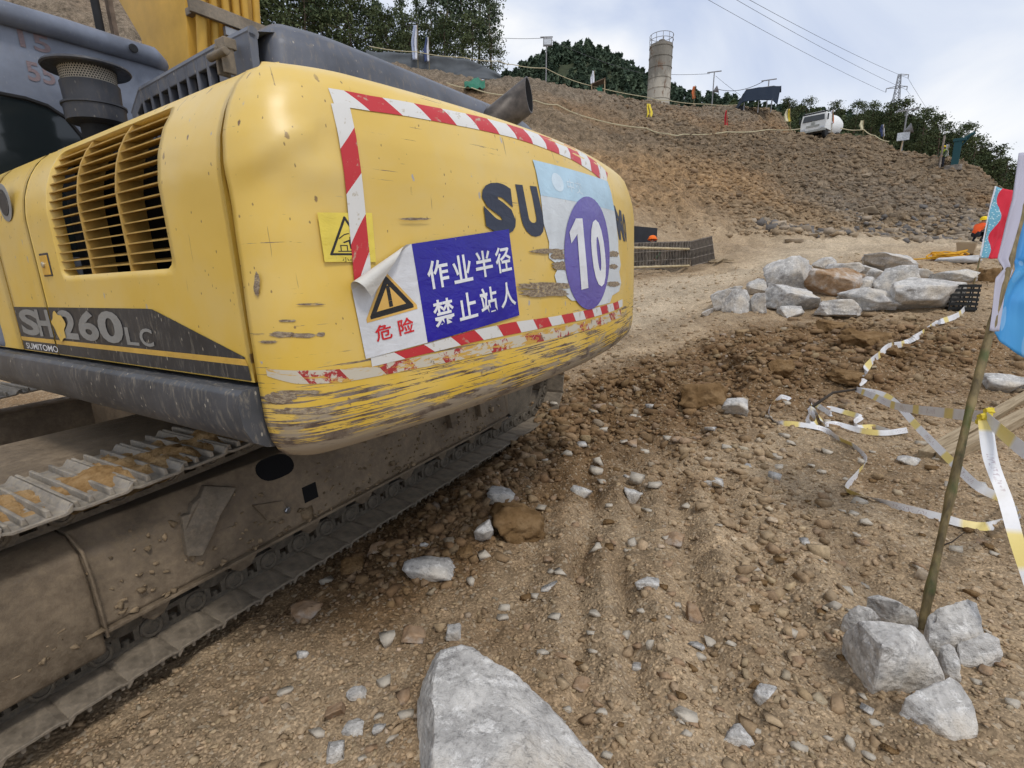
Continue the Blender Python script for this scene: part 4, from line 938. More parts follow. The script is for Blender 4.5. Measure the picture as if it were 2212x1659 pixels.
# hazard tape: top run, upright run, bottom run and what is left of an older strip below it
def tape(top, bot, mat='hazard_tape', off=0.002, n=40, name='hazard_tape', vert=False):
    a = np.array(Q(*top)); b = np.array(Q(*bot)); t = np.linspace(0, 1, len(a)); u = np.linspace(0, 1, n+1)
    A = np.stack([np.interp(u, t, a[:, k]) for k in (0, 1)], 1); B = np.stack([np.interp(u, np.linspace(0, 1, len(b)), b[:, k]) for k in (0, 1)], 1)
    rows = 3; sz = np.concatenate([A + (B-A)*k/rows for k in range(rows+1)]); V = cw(sz[:, 0], sz[:, 1], off)
    L_ = np.concatenate([[0], np.cumsum(np.hypot(*np.diff(0.5*(A+B), axis=0).T))]); wd = np.hypot(*(B-A).T).mean()
    uv = np.concatenate([np.stack([L_, np.full(n+1, wd*(1 - k/rows))], 1) for k in range(rows+1)])
    if vert: uv[:, 1] = wd - uv[:, 1]
    id_ = np.arange((n+1)*(rows+1)).reshape(rows+1, n+1)
    F = np.stack([id_[:-1, :-1].ravel(), id_[1:, :-1].ravel(), id_[1:, 1:].ravel(), id_[:-1, 1:].ravel()], 1)
    return mk(name, V, F, M[mat], cwt, uv=uv)
tape([(708, 190), (800, 207), (878, 220), (1028, 250), (1106, 271), (1156, 287), (1231, 315), (1281, 345), (1312, 374)], [(722, 228), (800, 240), (878, 251), (1028, 279), (1106, 297), (1156, 313), (1231, 343), (1278, 371), (1308, 398)])
tape([(714, 224), (747, 415), (765, 615), (772, 650)], [(752, 222), (784, 413), (799, 565), (803, 640)], vert=True, off=0.0026)
tape([(800, 772), (873, 756), (1023, 713), (1106, 696), (1193, 684), (1266, 670), (1326, 654), (1344, 646)], [(803, 792), (878, 774), (1030, 737), (1106, 722), (1193, 704), (1266, 689), (1326, 671), (1344, 662)])
tape([(575, 796), (640, 800), (740, 797), (850, 782), (1000, 750), (1106, 727), (1193, 709), (1266, 694), (1340, 668)], [(578, 812), (640, 829), (740, 826), (850, 806), (1000, 776), (1106, 752), (1193, 732), (1266, 714), (1342, 684)], 'tape_residue', 0.0014, 60, 'torn_tape')

# caution sticker with triangle and pictogram
cq = Q((685, 459), (803, 460), (812, 566), (701, 566))
decal('caution_sticker', cq, 'sticker_yellow', 6, 6, 0.0012)
def sub(q, u0, v0, u1, v1): return [tuple(bil(q, a, b)) for a, b in ((u0, v0), (u1, v0), (u1, v1), (u0, v1))]
def stroke(q, pts, wd, mat, off=0.004, asp=1.0, name='pictogram'):
    """thick polyline drawn in the unit square of patch q"""
    for (a, b) in zip(pts, pts[1:]):
        d = np.array(b)-np.array(a); l = np.hypot(*d)+1e-9; n = np.array([-d[1], d[0]])/l*wd*0.5; e_ = d/l*wd*0.4; a2, b2 = np.array(a)-e_, np.array(b)+e_
        poly_decal(name, [tuple(bil(q, *p)) for p in (a2+n, b2+n, b2-n, a2-n)], mat, off, refine=1)
stroke(cq, [(0.46, 0.10), (0.14, 0.84), (0.86, 0.84), (0.46, 0.10)], 0.045, 'sign_black', 0.0016)
stroke(cq, [(0.28, 0.78), (0.60, 0.78)], 0.02, 'sign_black', 0.0016); stroke(cq, [(0.33, 0.76), (0.33, 0.66), (0.45, 0.66), (0.45, 0.76)], 0.02, 'sign_black', 0.0016)
stroke(cq, [(0.40, 0.60), (0.50, 0.56), (0.52, 0.72)], 0.03, 'sign_black', 0.0016); stroke(cq, [(0.52, 0.50), (0.62, 0.50), (0.62, 0.64), (0.52, 0.64), (0.52, 0.50)], 0.022, 'sign_black', 0.0016)
stroke(cq, [(0.32, 0.52), (0.42, 0.44), (0.50, 0.42)], 0.02, 'sign_black', 0.0016)
cw_text('小心碰', sub(cq, 0.33, 0.90, 0.72, 1.0), 'sign_black', 0.0, 0.0018)

# danger sign: white left field, blue right field, upper left corner peeled and rolled over
TLs, TRs, BRs, BLs = Q((744, 572), (1097, 495), (1120, 681), (789, 775)); As, Bs = Q((759, 627), (886, 527)); Ts, Us = Q((887, 527), (922, 740))
poly_decal('danger_sign', [As, Bs, Ts, Us, BLs], 'sign_white', 0.0040)
blue = [Ts, TRs, BRs, Us]; decal('danger_sign', blue, 'sign_blue', 12, 8, 0.0046)
for k, ch in enumerate('作业半径'): cw_text(ch, sub(blue, 0.085+0.232*k, 0.19-0.004*k, 0.275+0.232*k, 0.475-0.004*k), 'letter_white', 0.018, 0.0062)
for k, ch in enumerate('禁止站人'): cw_text(ch, sub(blue, 0.085+0.232*k, 0.59-0.004*k, 0.275+0.232*k, 0.875-0.004*k), 'letter_white', 0.018, 0.0062)
wq = [TLs, Ts, Us, BLs]
for k, ch in enumerate('危险'): cw_text(ch, sub(wq, 0.20+0.36*k, 0.685, 0.45+0.36*k, 0.855), 'sign_red', 0.018, 0.0058)
tq = lambda *p: [tuple(bil(wq, a, b)) for a, b in p]
poly_decal('warning_triangle', tq((0.53, 0.19), (0.92, 0.59), (0.92, 0.63), (0.12, 0.63), (0.12, 0.59), (0.49, 0.19)), 'sign_amber', 0.0050)
poly_decal('warning_triangle', tq((0.51, 0.215), (0.86, 0.575), (0.86, 0.605), (0.18, 0.605), (0.18, 0.575)), 'sign_black', 0.0055)
poly_decal('warning_triangle', tq((0.51, 0.305), (0.745, 0.545), (0.285, 0.545)), 'sign_amber', 0.0060)
stroke(wq, [(0.51, 0.34), (0.51, 0.45)], 0.055, 'sign_black', 0.0065, name='exclamation_mark'); stroke(wq, [(0.505, 0.505), (0.515, 0.505)], 0.06, 'sign_black', 0.0065, name='exclamation_mark')
A3, B3, C3 = [cw(*p, 0.004) for p in (As, Bs, TLs)]; nrm = np.array([np.interp(As[0], SS, NXn), np.interp(As[0], SS, NYn), 0])
ab = B3-A3; lab = np.linalg.norm(ab); ab /= lab; ac = np.dot(C3-A3, ab); dd = (C3-A3)-ab*ac; hC = np.linalg.norm(dd); dd /= hC
hC *= 1.7; VV = []; FF = []; nb, na = 22, 26
for j in range(nb+1):
    bq = j/nb
    for i in range(na+1):
        a_ = (bq*ac + (lab - bq*lab)*(i/na)); rr = 0.021*(1-0.75*np.clip(a_/lab, 0, 1)) + 0.003; L_ = bq*hC; ph = min(L_/rr, 3.5)
        rest = L_ - ph*rr; p = A3 + ab*a_ + dd*(rr*math.sin(ph)+rest*math.cos(ph)) + nrm*(rr*(1-math.cos(ph))+rest*math.sin(ph))
        VV.append(p)
for j in range(nb):
    for i in range(na): k = j*(na+1)+i; FF.append((k, k+1, k+na+2, k+na+1))
o = mk('peeled_corner', VV, FF, M['sticker_back'], cwt, uv=[(v[0], v[2]) for v in VV], smooth=True)
o['label'] = 'cream underside of the sign corner curled forward'

# brand letters and number sticker
for ch, q in (('S', ((1035, 391), (1104, 398), (1117, 510), (1050, 500))), ('U', ((1112, 398), (1158, 403), (1181, 512), (1131, 511))), ('M', ((1322, 441), (1341, 456), (1350, 522), (1337, 517))), ('O', ((1342, 457), (1349, 466), (1354, 523), (1351, 522)))):
    cw_text(ch, Q(*q), 'letter_navy', 0.07, 0.0022, 'brand_lettering')
nq = Q((1149, 345), (1311, 392), (1341, 575), (1186, 570))
decal('number_sticker', sub(nq, 0, 0, 1, 0.33), 'sticker_sky', 12, 5, 0.0036)
out = [(0, 0.33), (1, 0.33), (1.0, 0.66), (0.97, 0.80), (0.99, 0.98), (0.93, 1.08), (0.95, 1.22), (0.88, 1.33), (0.72, 1.38), (0.66, 1.47), (0.40, 1.50), (0.30, 1.42), (0.16, 1.40), (0.05, 1.27), (0.03, 1.12), (0.08, 1.02), (0.0, 0.94), (0.02, 0.78), (-0.005, 0.60)]
poly_decal('number_sticker', [tuple(bil(nq, a, b)) for a, b in out], 'sticker_pale', 0.0032, refine=3)
for k, ch in enumerate('中交'): cw_text(ch, sub(nq, 0.29+0.1*k, 0.11, 0.37+0.1*k, 0.24), 'pale_print', 0.0, 0.0044)
cc_ = sub(nq, 0.13, 0.08, 0.25, 0.26); poly_decal('round_emblem', [tuple(bil(cc_, 0.5+0.5*math.cos(a), 0.5+0.5*math.sin(a))) for a in np.linspace(0, 6.283, 20)[:-1]], 'pale_print', 0.0042)
top_, bot_, lf_, rt_ = Q((1257, 422), (1271, 669), (1216, 520), (1315, 556)); cs = ((lf_[0]+rt_[0])/2, (top_[1]+bot_[1])/2); rx_, rz_ = (rt_[0]-lf_[0])/2, (top_[1]-bot_[1])/2
poly_decal('number_disc', [(cs[0]+rx_*math.cos(a), cs[1]+rz_*math.sin(a)) for a in np.linspace(0, 6.283, 49)[:-1]], 'disc_purple', 0.0055, refine=3)
poly_decal('number_lettering', Q((1227, 502), (1241, 472), (1255, 472), (1262, 550), (1268, 622), (1253, 626), (1248, 560), (1244, 506), (1231, 526)), 'letter_white', 0.0075)
cw_text('0', Q((1268, 473), (1297, 476), (1310, 617), (1282, 621)), 'letter_white', 0.05, 0.0075, 'number_lettering')

def scuff(x0, y0, x1, y1, seed, mat='scrape', off=0.0052):
    r_ = np.random.RandomState(seed); pts = []; n = 34
    for k in range(n):
        a = 2*math.pi*k/n; c_, s_ = math.cos(a), math.sin(a); q = 1 + r_.uniform(-0.28, 0.12); ex = math.copysign(abs(c_)**0.7, c_)*(1 + (r_.uniform(-0.25, 0.15) if abs(c_) > 0.6 else 0))
        pts.append(cws((x0+x1)/2 + (x1-x0)/2*ex, (y0+y1)/2 + (y1-y0)/2*s_*q))
    return poly_decal('scrape_mark', pts, mat, off, refine=1)
for k, b_ in enumerate([(1143, 537, 1221, 548), (1186, 546, 1224, 561), (1190, 564, 1228, 585), (1117, 610, 1238, 626), (1117, 624, 1232, 641), (1311, 542, 1336, 555), (1314, 570, 1333, 581), (1310, 607, 1337, 620)]): scuff(*b_, 40+k)
for k, b_ in enumerate([(549, 588, 562, 642), (581, 716, 640, 729), (628, 719, 682, 730), (684, 717, 702, 727), (600, 690, 640, 696), (560, 735, 600, 742), (860, 470, 930, 476), (640, 655, 700, 660), (596, 842, 700, 852), (570, 846, 640, 872), (590, 880, 720, 896)]): scuff(*b_, 60+k, 'scrape', 0.0016)

# ---- side panels along the near flank: profile leans inwards towards the top
def sp(y, z, off=0.0): return np.stack([np.interp(z, ZS, XS)-off, np.asarray(y)+0*np.asarray(z), np.asarray(z)+0*np.asarray(y)], -1)
def side_grid(name, y0, y1, z0=1.312, z1=2.155, mat='yellow_paint', ny=14, nz_=24, parent=exc):
    y, z = np.meshgrid(np.linspace(y0, y1, ny), np.linspace(z0, z1, nz_)); V = sp(y.ravel(), z.ravel()); id_ = np.arange(ny*nz_).reshape(nz_, ny)
    F = [tuple(q) for q in np.stack([id_[:-1, :-1].ravel(), id_[1:, :-1].ravel(), id_[1:, 1:].ravel(), id_[:-1, 1:].ravel()], 1)]
    V = [tuple(v) for v in V]; uv = [(v[1], v[2]) for v in V]
    for col_ in (0, ny-1):                                   # folded edges
        b = len(V); cl = id_[:, col_]
        for k in cl: v = V[k]; V.append((v[0]+0.05, v[1], v[2])); uv.append((v[1], v[2]))
        for k in range(nz_-1): F.append((cl[k], cl[k+1], b+k+1, b+k))
    return mk(name, V, F, M[mat], parent, uv=uv, smooth=True)
pan2 = side_grid('side_panel', 1.328, 1.745); pan2['label'] = 'plain yellow side panel with round badge'
side_grid('side_panel', 1.760, 2.75)
# rear door with the louvred opening
y0, y1, z0, z1 = -0.112, 1.316, 1.312, 2.155; vy0, vy1, vz0, vz1, vr = 0.215, 1.075, 1.632, 2.088, 0.035
inner = []; outer = []; n4 = 28
def side_pts(ax, ay, bx, by, n): return [(ax+(bx-ax)*k/n, ay+(by-ay)*k/n) for k in range(n)]
cor = [(vy0, vz0), (vy1, vz0), (vy1, vz1), (vy0, vz1)]; oc = [(y0, z0), (y1, z0), (y1, z1), (y0, z1)]
for k in range(4):
    a, b = cor[k], cor[(k+1) % 4]
    for q in range(n4):
        f = q/n4; p = [a[0]+(b[0]-a[0])*f, a[1]+(b[1]-a[1])*f]
        for cxy in cor:                                       # round the four corners
            cx_ = cxy[0] + (vr if cxy[0] == vy0 else -vr); cz_ = cxy[1] + (vr if cxy[1] == vz0 else -vr)
            if (p[0]-cx_)*(cxy[0]-cx_) > 0 and (p[1]-cz_)*(cxy[1]-cz_) > 0:
                v = np.array([p[0]-cx_, p[1]-cz_]); v = v/np.linalg.norm(v)*vr; p = [cx_+v[0], cz_+v[1]]
        inner.append(p); A_, B_ = oc[k], oc[(k+1) % 4]; outer.append((A_[0]+(B_[0]-A_[0])*f, A_[1]+(B_[1]-A_[1])*f))
inner = np.array(inner); outer = np.array(outer); nr_ = 14; N4 = len(inner); Vd = []; Fd = []; Ud = []
for j in range(nr_+1):
    P = inner + (outer-inner)*(j/nr_); Vd += [tuple(v) for v in sp(P[:, 0], P[:, 1])]; Ud += [tuple(p) for p in P]
for j in range(nr_):
    for i in range(N4): a, b = j*N4+i, j*N4+(i+1) % N4; Fd.append((a, a+N4, b+N4, b))
for (ring, dx) in ((0, 0.045), (nr_, 0.05)):                  # turned-in rims
    b0 = len(Vd)
    for i in range(N4): v = Vd[ring*N4+i]; Vd.append((v[0]+dx, v[1], v[2])); Ud.append(Ud[ring*N4+i])
    for i in range(N4): a, b = ring*N4+i, ring*N4+(i+1) % N4; Fd.append((a, b, b0+(i+1) % N4, b0+i))
door = mk('engine_door', Vd, Fd, M['yellow_paint'], exc, uv=Ud, smooth=True); door['label'] = 'yellow engine door with louvred opening and dark model band'
mb = MB(); mb.box((0.30, vy0-0.05, vz0-0.05), (0.32, vy1+0.05, vz1+0.02)); mb.build('radiator_core', M['void_black'], door)
mb = MB(); mb.box((0.12, vy0-0.03, vz0-0.03), (0.30, vy0-0.012, vz1)); mb.box((0.12, vy1+0.012, vz0-0.03), (0.30, vy1+0.03, vz1)); mb.box((0.12, vy0-0.01, vz0-0.03), (0.30, vy1+0.01, vz0-0.012)); mb.build('duct_wall', M['void_black'], door)
ribs = [0.50, 0.805]; cols_ = [(vy0, ribs[0]-0.008), (ribs[0]+0.008, ribs[1]-0.008), (ribs[1]+0.008, vy1)]
for yb in ribs:
    mb = MB(); zz = np.linspace(vz0-0.01, vz1+0.004, 12); P = [tuple(sp(yb, z, -0.004)) for z in zz]
    for (a, b) in zip(P, P[1:]):
        mb.add([(a[0], yb-0.006, a[2]), (a[0], yb+0.006, a[2]), (a[0]+0.075, yb+0.006, a[2]), (a[0]+0.075, yb-0.006, a[2]), (b[0], yb-0.006, b[2]), (b[0], yb+0.006, b[2]), (b[0]+0.075, yb+0.006, b[2]), (b[0]+0.075, yb-0.006, b[2])],
               [(0, 1, 5, 4), (1, 2, 6, 5), (2, 3, 7, 6), (3, 0, 4, 7)])
    mb.build('vent_rib', M['louver_paint'], door)
nl = 14
for ci, (ya, yb) in enumerate(cols_):
    for k in range(nl):
        z = vz0 + 0.010 + (vz1-vz0-0.02)*(k+0.35)/nl; x = float(np.interp(z, ZS, XS))+0.006; mb = MB()
        mb.add([(x, ya, z), (x, yb, z), (x+0.055, yb, z+0.012), (x+0.055, ya, z+0.012), (x, ya, z+0.004), (x, yb, z+0.004), (x+0.055, yb, z+0.016), (x+0.055, ya, z+0.016)],
               [(0, 1, 2, 3), (7, 6, 5, 4), (0, 4, 5, 1), (2, 6, 7, 3), (1, 5, 6, 2), (3, 7, 4, 0)])
        mb.build('louver', M['louver_paint'], door)
# latch: recessed square plate with key barrel
lc = un(0, 0, 100, 572); ly, lz = lc[1], lc[2]
mb = MB(); mb.box((-0.003, ly-0.045, lz-0.045), (0.004, ly+0.045, lz+0.045)); mb.build('latch_frame', M['steel_black'], door, bevel=0.002)
mb = MB(); mb.box((-0.007, ly-0.037, lz-0.04), (0.004, ly+0.035, lz+0.036)); mb.build('latch', M['yellow_steel'], door, bevel=0.003)
mb = MB(); mb.lathe([(0.012, 0), (0.012, 0.006), (0.008, 0.008)], 14, Matrix.Rotation(R_(-90), 3, 'Y'), (-0.006, ly+0.002, lz)); mb.build('key_barrel', M['brass_latch'], door)
bd = un(0, 0, 10, 438); mb = MB(); mb.lathe([(0.075, 0), (0.075, 0.002), (0.06, 0.003)], 28, Matrix.Rotation(R_(-90), 3, 'Y') @ Matrix.Scale(1.0, 3), (0.0, bd[1], bd[2])); mb.build('badge', M['letter_grey'], pan2); mb = MB(); mb.lathe([(0.052, 0.003), (0.052, 0.005)], 24, Matrix.Rotation(R_(-90), 3, 'Y'), (0.0, bd[1], bd[2])); mb.build('badge_centre', M['decal_black'], pan2)
# dark model band with lettering along the lower door
def side_poly(name, pts, mat, off=0.002, parent=door):
    bm = bmesh.new(); f = bm.faces.new([bm.verts.new((p[0], p[1], 0)) for p in pts]); bmesh.ops.triangulate(bm, faces=[f]); bm.verts.ensure_lookup_table()
    P = np.array([v.co[:2] for v in bm.verts]); F = [tuple(v.index for v in f.verts) for f in bm.faces]; bm.free()
    return mk(name, sp(P[:, 0], P[:, 1], off), F, M[mat], parent, uv=P)
def yz(px, py): p = un(0, 0, px, py); return (p[1], p[2])
zt, zs1, zs2, zb = 1.512, 1.376, 1.358, 1.316
side_poly('model_band', [(1.312, zt), (1.312, zs1), (-0.085, zs1), (-0.085, zs1+0.006), (0.36, zt-0.012), (0.40, zt-0.002), (0.44, zt)], 'decal_black')
side_poly('band_stripe', [(1.312, zs1), (1.312, zs2), (-0.095, zs2), (-0.085, zs1)], 'stripe_yellow', 0.0022)
side_poly('lower_band', [(1.312, zs2), (1.312, zb), (-0.10, zb), (-0.095, zs2)], 'decal_black', 0.002)
side_poly('model_band', [(1.742, zt), (1.742, zs1), (1.33, zs1), (1.33, zt)], 'decal_black', parent=pan2)
side_poly('band_stripe', [(1.742, zs1), (1.742, zs2), (1.33, zs2), (1.33, zs1)], 'stripe_yellow', 0.0022, pan2); side_poly('lower_band', [(1.742, zs2), (1.742, zb), (1.33, zb), (1.33, zs2)], 'decal_black', 0.002, pan2)
def side_text(s, x0, yt, x1, yb, mat, par, bold=0.03, off=0.004, zz=None):
    V, F = text_tris(s, bold); xm = (x0+x1)/2; Ya, Yb = yz(x0, (yt+yb)/2)[0], yz(x1, (yt+yb)/2)[0]; za, zb_ = (yz(xm, yt)[1], yz(xm, yb)[1]) if zz is None else zz
    y = Ya + (Yb-Ya)*V[:, 0]; z = za + (zb_-za)*V[:, 1]; return mk('lettering', sp(y, z, off), F, M[mat], par, uv=np.stack([y, z], 1))
zz = (1.502, 1.386)
side_text('S', 48, 666, 86, 734, 'letter_grey', pan2, 0.035, zz=zz); side_text('H', 84, 667, 112, 736, 'letter_grey', pan2, 0.03, zz=zz)
side_text('2', 131, 667, 168, 742, 'letter_grey', door, 0.035, zz=zz); side_text('6', 172, 669, 214, 745, 'letter_grey', door, 0.035, zz=zz); side_text('0', 216, 670, 268, 751, 'letter_grey', door, 0.035, zz=zz)
side_text('L', 276, 711, 302, 757, 'letter_grey', door, 0.02, zz=(1.447, 1.386)); side_text('C', 306, 711, 334, 757, 'letter_grey', door, 0.02, zz=(1.447, 1.386)); side_text('SUMITOMO', 62, 745, 128, 766, 'letter_white', pan2, 0.01, zz=(1.349, 1.322))
wp = yz(132, 705); side_poly('worn_patch', [(wp[0]+0.062*math.cos(a)*(1+0.22*math.sin(3*a)+0.12*math.sin(7*a)), wp[1]+0.058*math.sin(a)*(1+0.15*math.cos(5*a))) for a in np.linspace(0, 6.283, 40)[:-1]], 'yellow_paint', 0.0065)

# ---- sill, deck, hood
mb = MB(); prof = [(-0.035, 1.297), (-0.050, 1.285), (-0.055, 1.25), (-0.050, 1.19), (-0.030, 1.145), (0.010, 1.118), (0.06, 1.108), (0.35, 1.108), (0.35, 1.297)]
mb.prism(prof, lambda a, b: (a, -0.108, b), lambda a, b: (a, 3.4, b)); mb.build('side_sill', M['black_sill_paint'], exc, True, 0.004)
mb = MB(); mb.box((0.30, 0.02, 1.10), (2.75, 3.4, 1.30)); mb.box((0.34, 0.0, 1.30), (2.7, 1.9, 2.15)); mb.build('machine_deck', M['steel_black'], exc)
hood = MB(); hs = [(0.55, 1.28), (0.53, 0.55), (0.52, 0.33), (0.72, 0.27), (2.2, 0.25), (2.5, 0.33), (2.6, 0.6), (2.6, 1.28)]
lev = [(2.18, 0.0), (2.42, 0.012), (2.48, 0.03), (2.515, 0.07), (2.53, 0.13), (2.535, 0.22)]
def inset(P, d):
    c_ = np.array([1.5, 0.85]); P = np.array(P); sx, sy = 1 - d/1.06, 1 - d/0.55; return np.stack([c_[0]+(P[:, 0]-c_[0])*sx, c_[1]+(P[:, 1]-c_[1])*sy], 1)
hp = []
H_ = np.array(hs); H_ = np.concatenate([H_[i]+(H_[(i+1) % len(H_)]-H_[i])*np.linspace(0, 1, 9)[:-1, None] for i in range(len(H_))])
for _ in range(3): H_ = 0.25*np.roll(H_, 1, 0)+0.5*H_+0.25*np.roll(H_, -1, 0)
nh = len(H_); V = []; F = []
for z, d in lev: V += [(p[0], p[1], z) for p in inset(H_, d)]
for j in range(len(lev)-1):
    for i in range(nh): F.append((j*nh+i, j*nh+(i+1) % nh, (j+1)*nh+(i+1) % nh, (j+1)*nh+i))
F.append(tuple((len(lev)-1)*nh+i for i in range(nh)))
hd = mk('engine_hood', V, F, M['hood_paint'], exc, smooth=True); hd['label'] = 'dark grey dusty engine hood'
# slotted grille plate standing along the hood's near side
gx_ = 0.45; gy0, gy1 = 0.36, 1.30
def gt(y): return np.interp(y, [0.36, 0.5, 1.20, 1.30], [2.435, 2.435, 2.412, 2.34])
slots = np.linspace(un(0, gx_, 461, 150)[1], un(0, gx_, 299, 219)[1], 9); sw = 0.029; mb = MB()
edges_ = [gy0]
for y in slots: edges_ += [y-sw, y+sw]
edges_.append(gy1)
for k in range(0, len(edges_)-1):
    a, b = edges_[k], edges_[k+1]
    spans = [(2.13, None)] if k % 2 == 0 else [(2.13, 2.20), ('t', None)]
    for (lo, hi) in spans:
        za0 = lo if lo != 't' else gt(a)-0.05; zb0 = lo if lo != 't' else gt(b)-0.05; za1 = hi or gt(a); zb1 = hi or gt(b)
        mb.add([(gx_, a, za0), (gx_, b, zb0), (gx_, b, zb1), (gx_, a, za1), (gx_+0.02, a, za0), (gx_+0.02, b, zb0), (gx_+0.035, b, zb1), (gx_+0.035, a, za1)], [(0, 1, 2, 3), (7, 6, 5, 4), (3, 2, 6, 7), (0, 3, 7, 4), (1, 5, 6, 2), (0, 4, 5, 1)])
mb.build('slotted_grille', M['hood_paint'], hd, bevel=0.004)
mb = MB(); yy = [gy0, 0.5, 0.8, 1.20, 1.30]
mb.tube([(gx_+0.02, y, gt(y)) for y in yy], 0.022, 8); mb.build('grille_rail', M['hood_paint'], hd, True)
mb = MB(); mb.add([(gx_+0.03, gy0, 2.19), (gx_+0.03, gy1, 2.19), (gx_+0.03, gy1, 2.33), (gx_+0.03, gy0, 2.42)], [(0, 1, 2, 3)]); mb.build('grille_backing', M['void_black'], hd)
mb = MB(); mb.add([(gx_+0.02, y, gt(y)+0.004) for y in yy] + [(0.78, y, gt(y)+0.09) for y in yy], [(i, i+1, i+6, i+5) for i in range(4)]); mb.build('hood_shoulder', M['hood_paint'], hd, True)
mb = MB(); hc = un(0, 0.43, 505, 128)
for dy in (-0.025, 0.012): mb.box((0.375, hc[1]+dy, hc[2]-0.06), (0.42, hc[1]+dy+0.012, hc[2]+0.03))
mb.tube([(0.375, hc[1]-0.05, hc[2]), (0.375, hc[1]+0.055, hc[2])], 0.014, 10); mb.box((0.385, hc[1]-0.03, hc[2]+0.02), (0.43, hc[1]+0.03, hc[2]+0.055)); mb.build('hood_hinge', M['muddy_shoe'], hd, bevel=0.004)
# ---- exhaust stub with slanted mouth
ex = MB(); e1 = Vector(un(1, 0.12, 1143, 205)); e0 = e1 - Vector((0.62, -0.52, 0.58)).normalized()*0.55; n = 28; dirn = (e1-e0).normalized(); xx = dirn.cross(Vector((0, 1, 0))).normalized(); yy_ = dirn.cross(xx); V = []; F = []
cut = Vector((0.30, -0.95, 0.12)).normalized()
for (r, tpos, sl) in ((0.084, 0.0, 0), (0.084, 0.55, 0), (0.086, 1.0, 1), (0.079, 1.0, 1), (0.077, 0.3, 0)):
    for k in range(n):
        a = 2*math.pi*k/n; p = e0.lerp(e1, tpos) + (xx*math.cos(a)+yy_*math.sin(a))*r
        if sl: p = p - dirn*((p-e1).dot(cut)/dirn.dot(cut))
        V.append(p)
for j in range(4):
    for k in range(n): F.append((j*n+k, j*n+(k+1) % n, (j+1)*n+(k+1) % n, (j+1)*n+k))
F.append(tuple(4*n+k for k in range(n)))
o = mk('exhaust_pipe', V, F, None, exc, smooth=True, mats=[M['exhaust_steel'], M['void_black']], midx=[0]*(3*n)+[1]*(n+1)); o['label'] = 'dark exhaust stub with slanted open mouth'
# ---- air pre-cleaner: cap, perforated screen, bowl
pc = un(0, 0.42, 196, 190); c0 = (pc[0], pc[1], 0); zb_ = pc[2]-0.165
pcl = MB(); pcl.lathe([(0.085, 0), (0.118, 0.012), (0.120, 0.075), (0.126, 0.078), (0.126, 0.086), (0.110, 0.09), (0.114, 0.175), (0.108, 0.178)], 36, None, (c0[0], c0[1], zb_)); pco = pcl.build('pre_cleaner', M['steel_black'], exc, True)
pco['label'] = 'round air pre-cleaner with flat cap and perforated screen'
mb = MB(); mb.lathe([(0.104, 0.176), (0.110, 0.24)], 60, None, (c0[0], c0[1], zb_)); mb.build('screen', M['screen_metal'], pco, True)
hb = MB(); nc = 62
for row in range(6):
    for k in range(nc):
        a = 2*math.pi*(k+0.5*(row % 2))/nc; z = zb_+0.185+row*0.0092; r = 0.104+0.006*(z-zb_-0.176)/0.064+0.0012; t = Vector((-math.sin(a), math.cos(a), 0)); o_ = Vector((c0[0]+r*math.cos(a), c0[1]+r*math.sin(a), z))
        hb.add([o_ + t*0.0034*math.cos(q) + Vector((0, 0, 0.0036*math.sin(q))) for q in np.linspace(0, 6.283, 7)[:-1]], [tuple(range(6))])
hb.build('screen_holes', M['void_black'], pco)
mb = MB(); mb.lathe([(0.02, 0.238), (0.165, 0.232), (0.170, 0.238), (0.165, 0.248), (0.09, 0.262), (0.03, 0.266)], 40, None, (c0[0], c0[1], zb_)); mb.build('cap', M['steel_black'], pco, True)
mb = MB(); mb.lathe([(0.07, -0.2), (0.07, 0.0)], 20, None, (c0[0], c0[1], zb_)); mb.build('intake_stack', M['rubber'], pco, True)
# ---- cab seen from behind
cy = 2.0; cab = MB(); cab.box((-0.01, cy, 1.30), (1.0, 3.7, 2.88)); cb = cab.build('cab', M['cab_paint'], exc, True, 0.05, 4); cb['label'] = 'blue-grey cab seen from behind with rolled roof edge'
mb = MB(); mb.tube([(-0.03, cy-0.01, 2.862), (0.5, cy-0.022, 2.862), (0.93, cy-0.01, 2.857), (0.985, cy+0.05, 2.84)], 0.052, 12); mb.box((0.0, cy+0.02, 2.86), (0.97, 3.7, 2.93)); mb.build('roof_edge', M['cab_paint'], cb, True, 0.015)
pw = [(-0.02, 1.75), (0.52, 1.75), (0.52, 2.25), (0.50, 2.36), (0.45, 2.44), (0.38, 2.485), (0.30, 2.50), (-0.02, 2.50)]
mb = MB(); mb.prism(pw, lambda a, b: (a, cy-0.004, b), lambda a, b: (a, cy+0.01, b)); mb.build('rear_window', M['cab_glass'], cb)
mb = MB(); mb.tube([(a, cy-0.006, b) for a, b in pw[1:]], 0.010, 6); mb.build('window_seal', M['rubber'], cb, True)
mb = MB(); mb.lathe([(0.022, 0), (0.022, 0.006), (0.015, 0.008)], 16, Matrix.Rotation(R_(90), 3, 'X'), (0.80, cy-0.074, 2.85)); mb.build('bolt_head', M['rubber'], cb)
for (s, x0, yt, x1, yb) in (('15', 35, 62, 112, 118), ('55', 52, 130, 122, 186)):
    V, F = text_tris(s, 0.02); a, b = un(1, cy, x0, yt), un(1, cy, x1, yb); V3 = np.stack([a[0]+(b[0]-a[0])*V[:, 0], np.full(len(V), cy-0.003), a[2]+(b[2]-a[2])*V[:, 1]], 1); mk('lettering', V3, F, M['letter_orange'], cb, uv=V)
mb = MB(); hr = un(1, 2.3, 210, 30)
mb.tube([(hr[0], 2.3, hr[2]-0.4), (hr[0], 2.3, hr[2]+0.5)], 0.022, 10); mb.build('mirror_post', M['rubber'], exc, True)
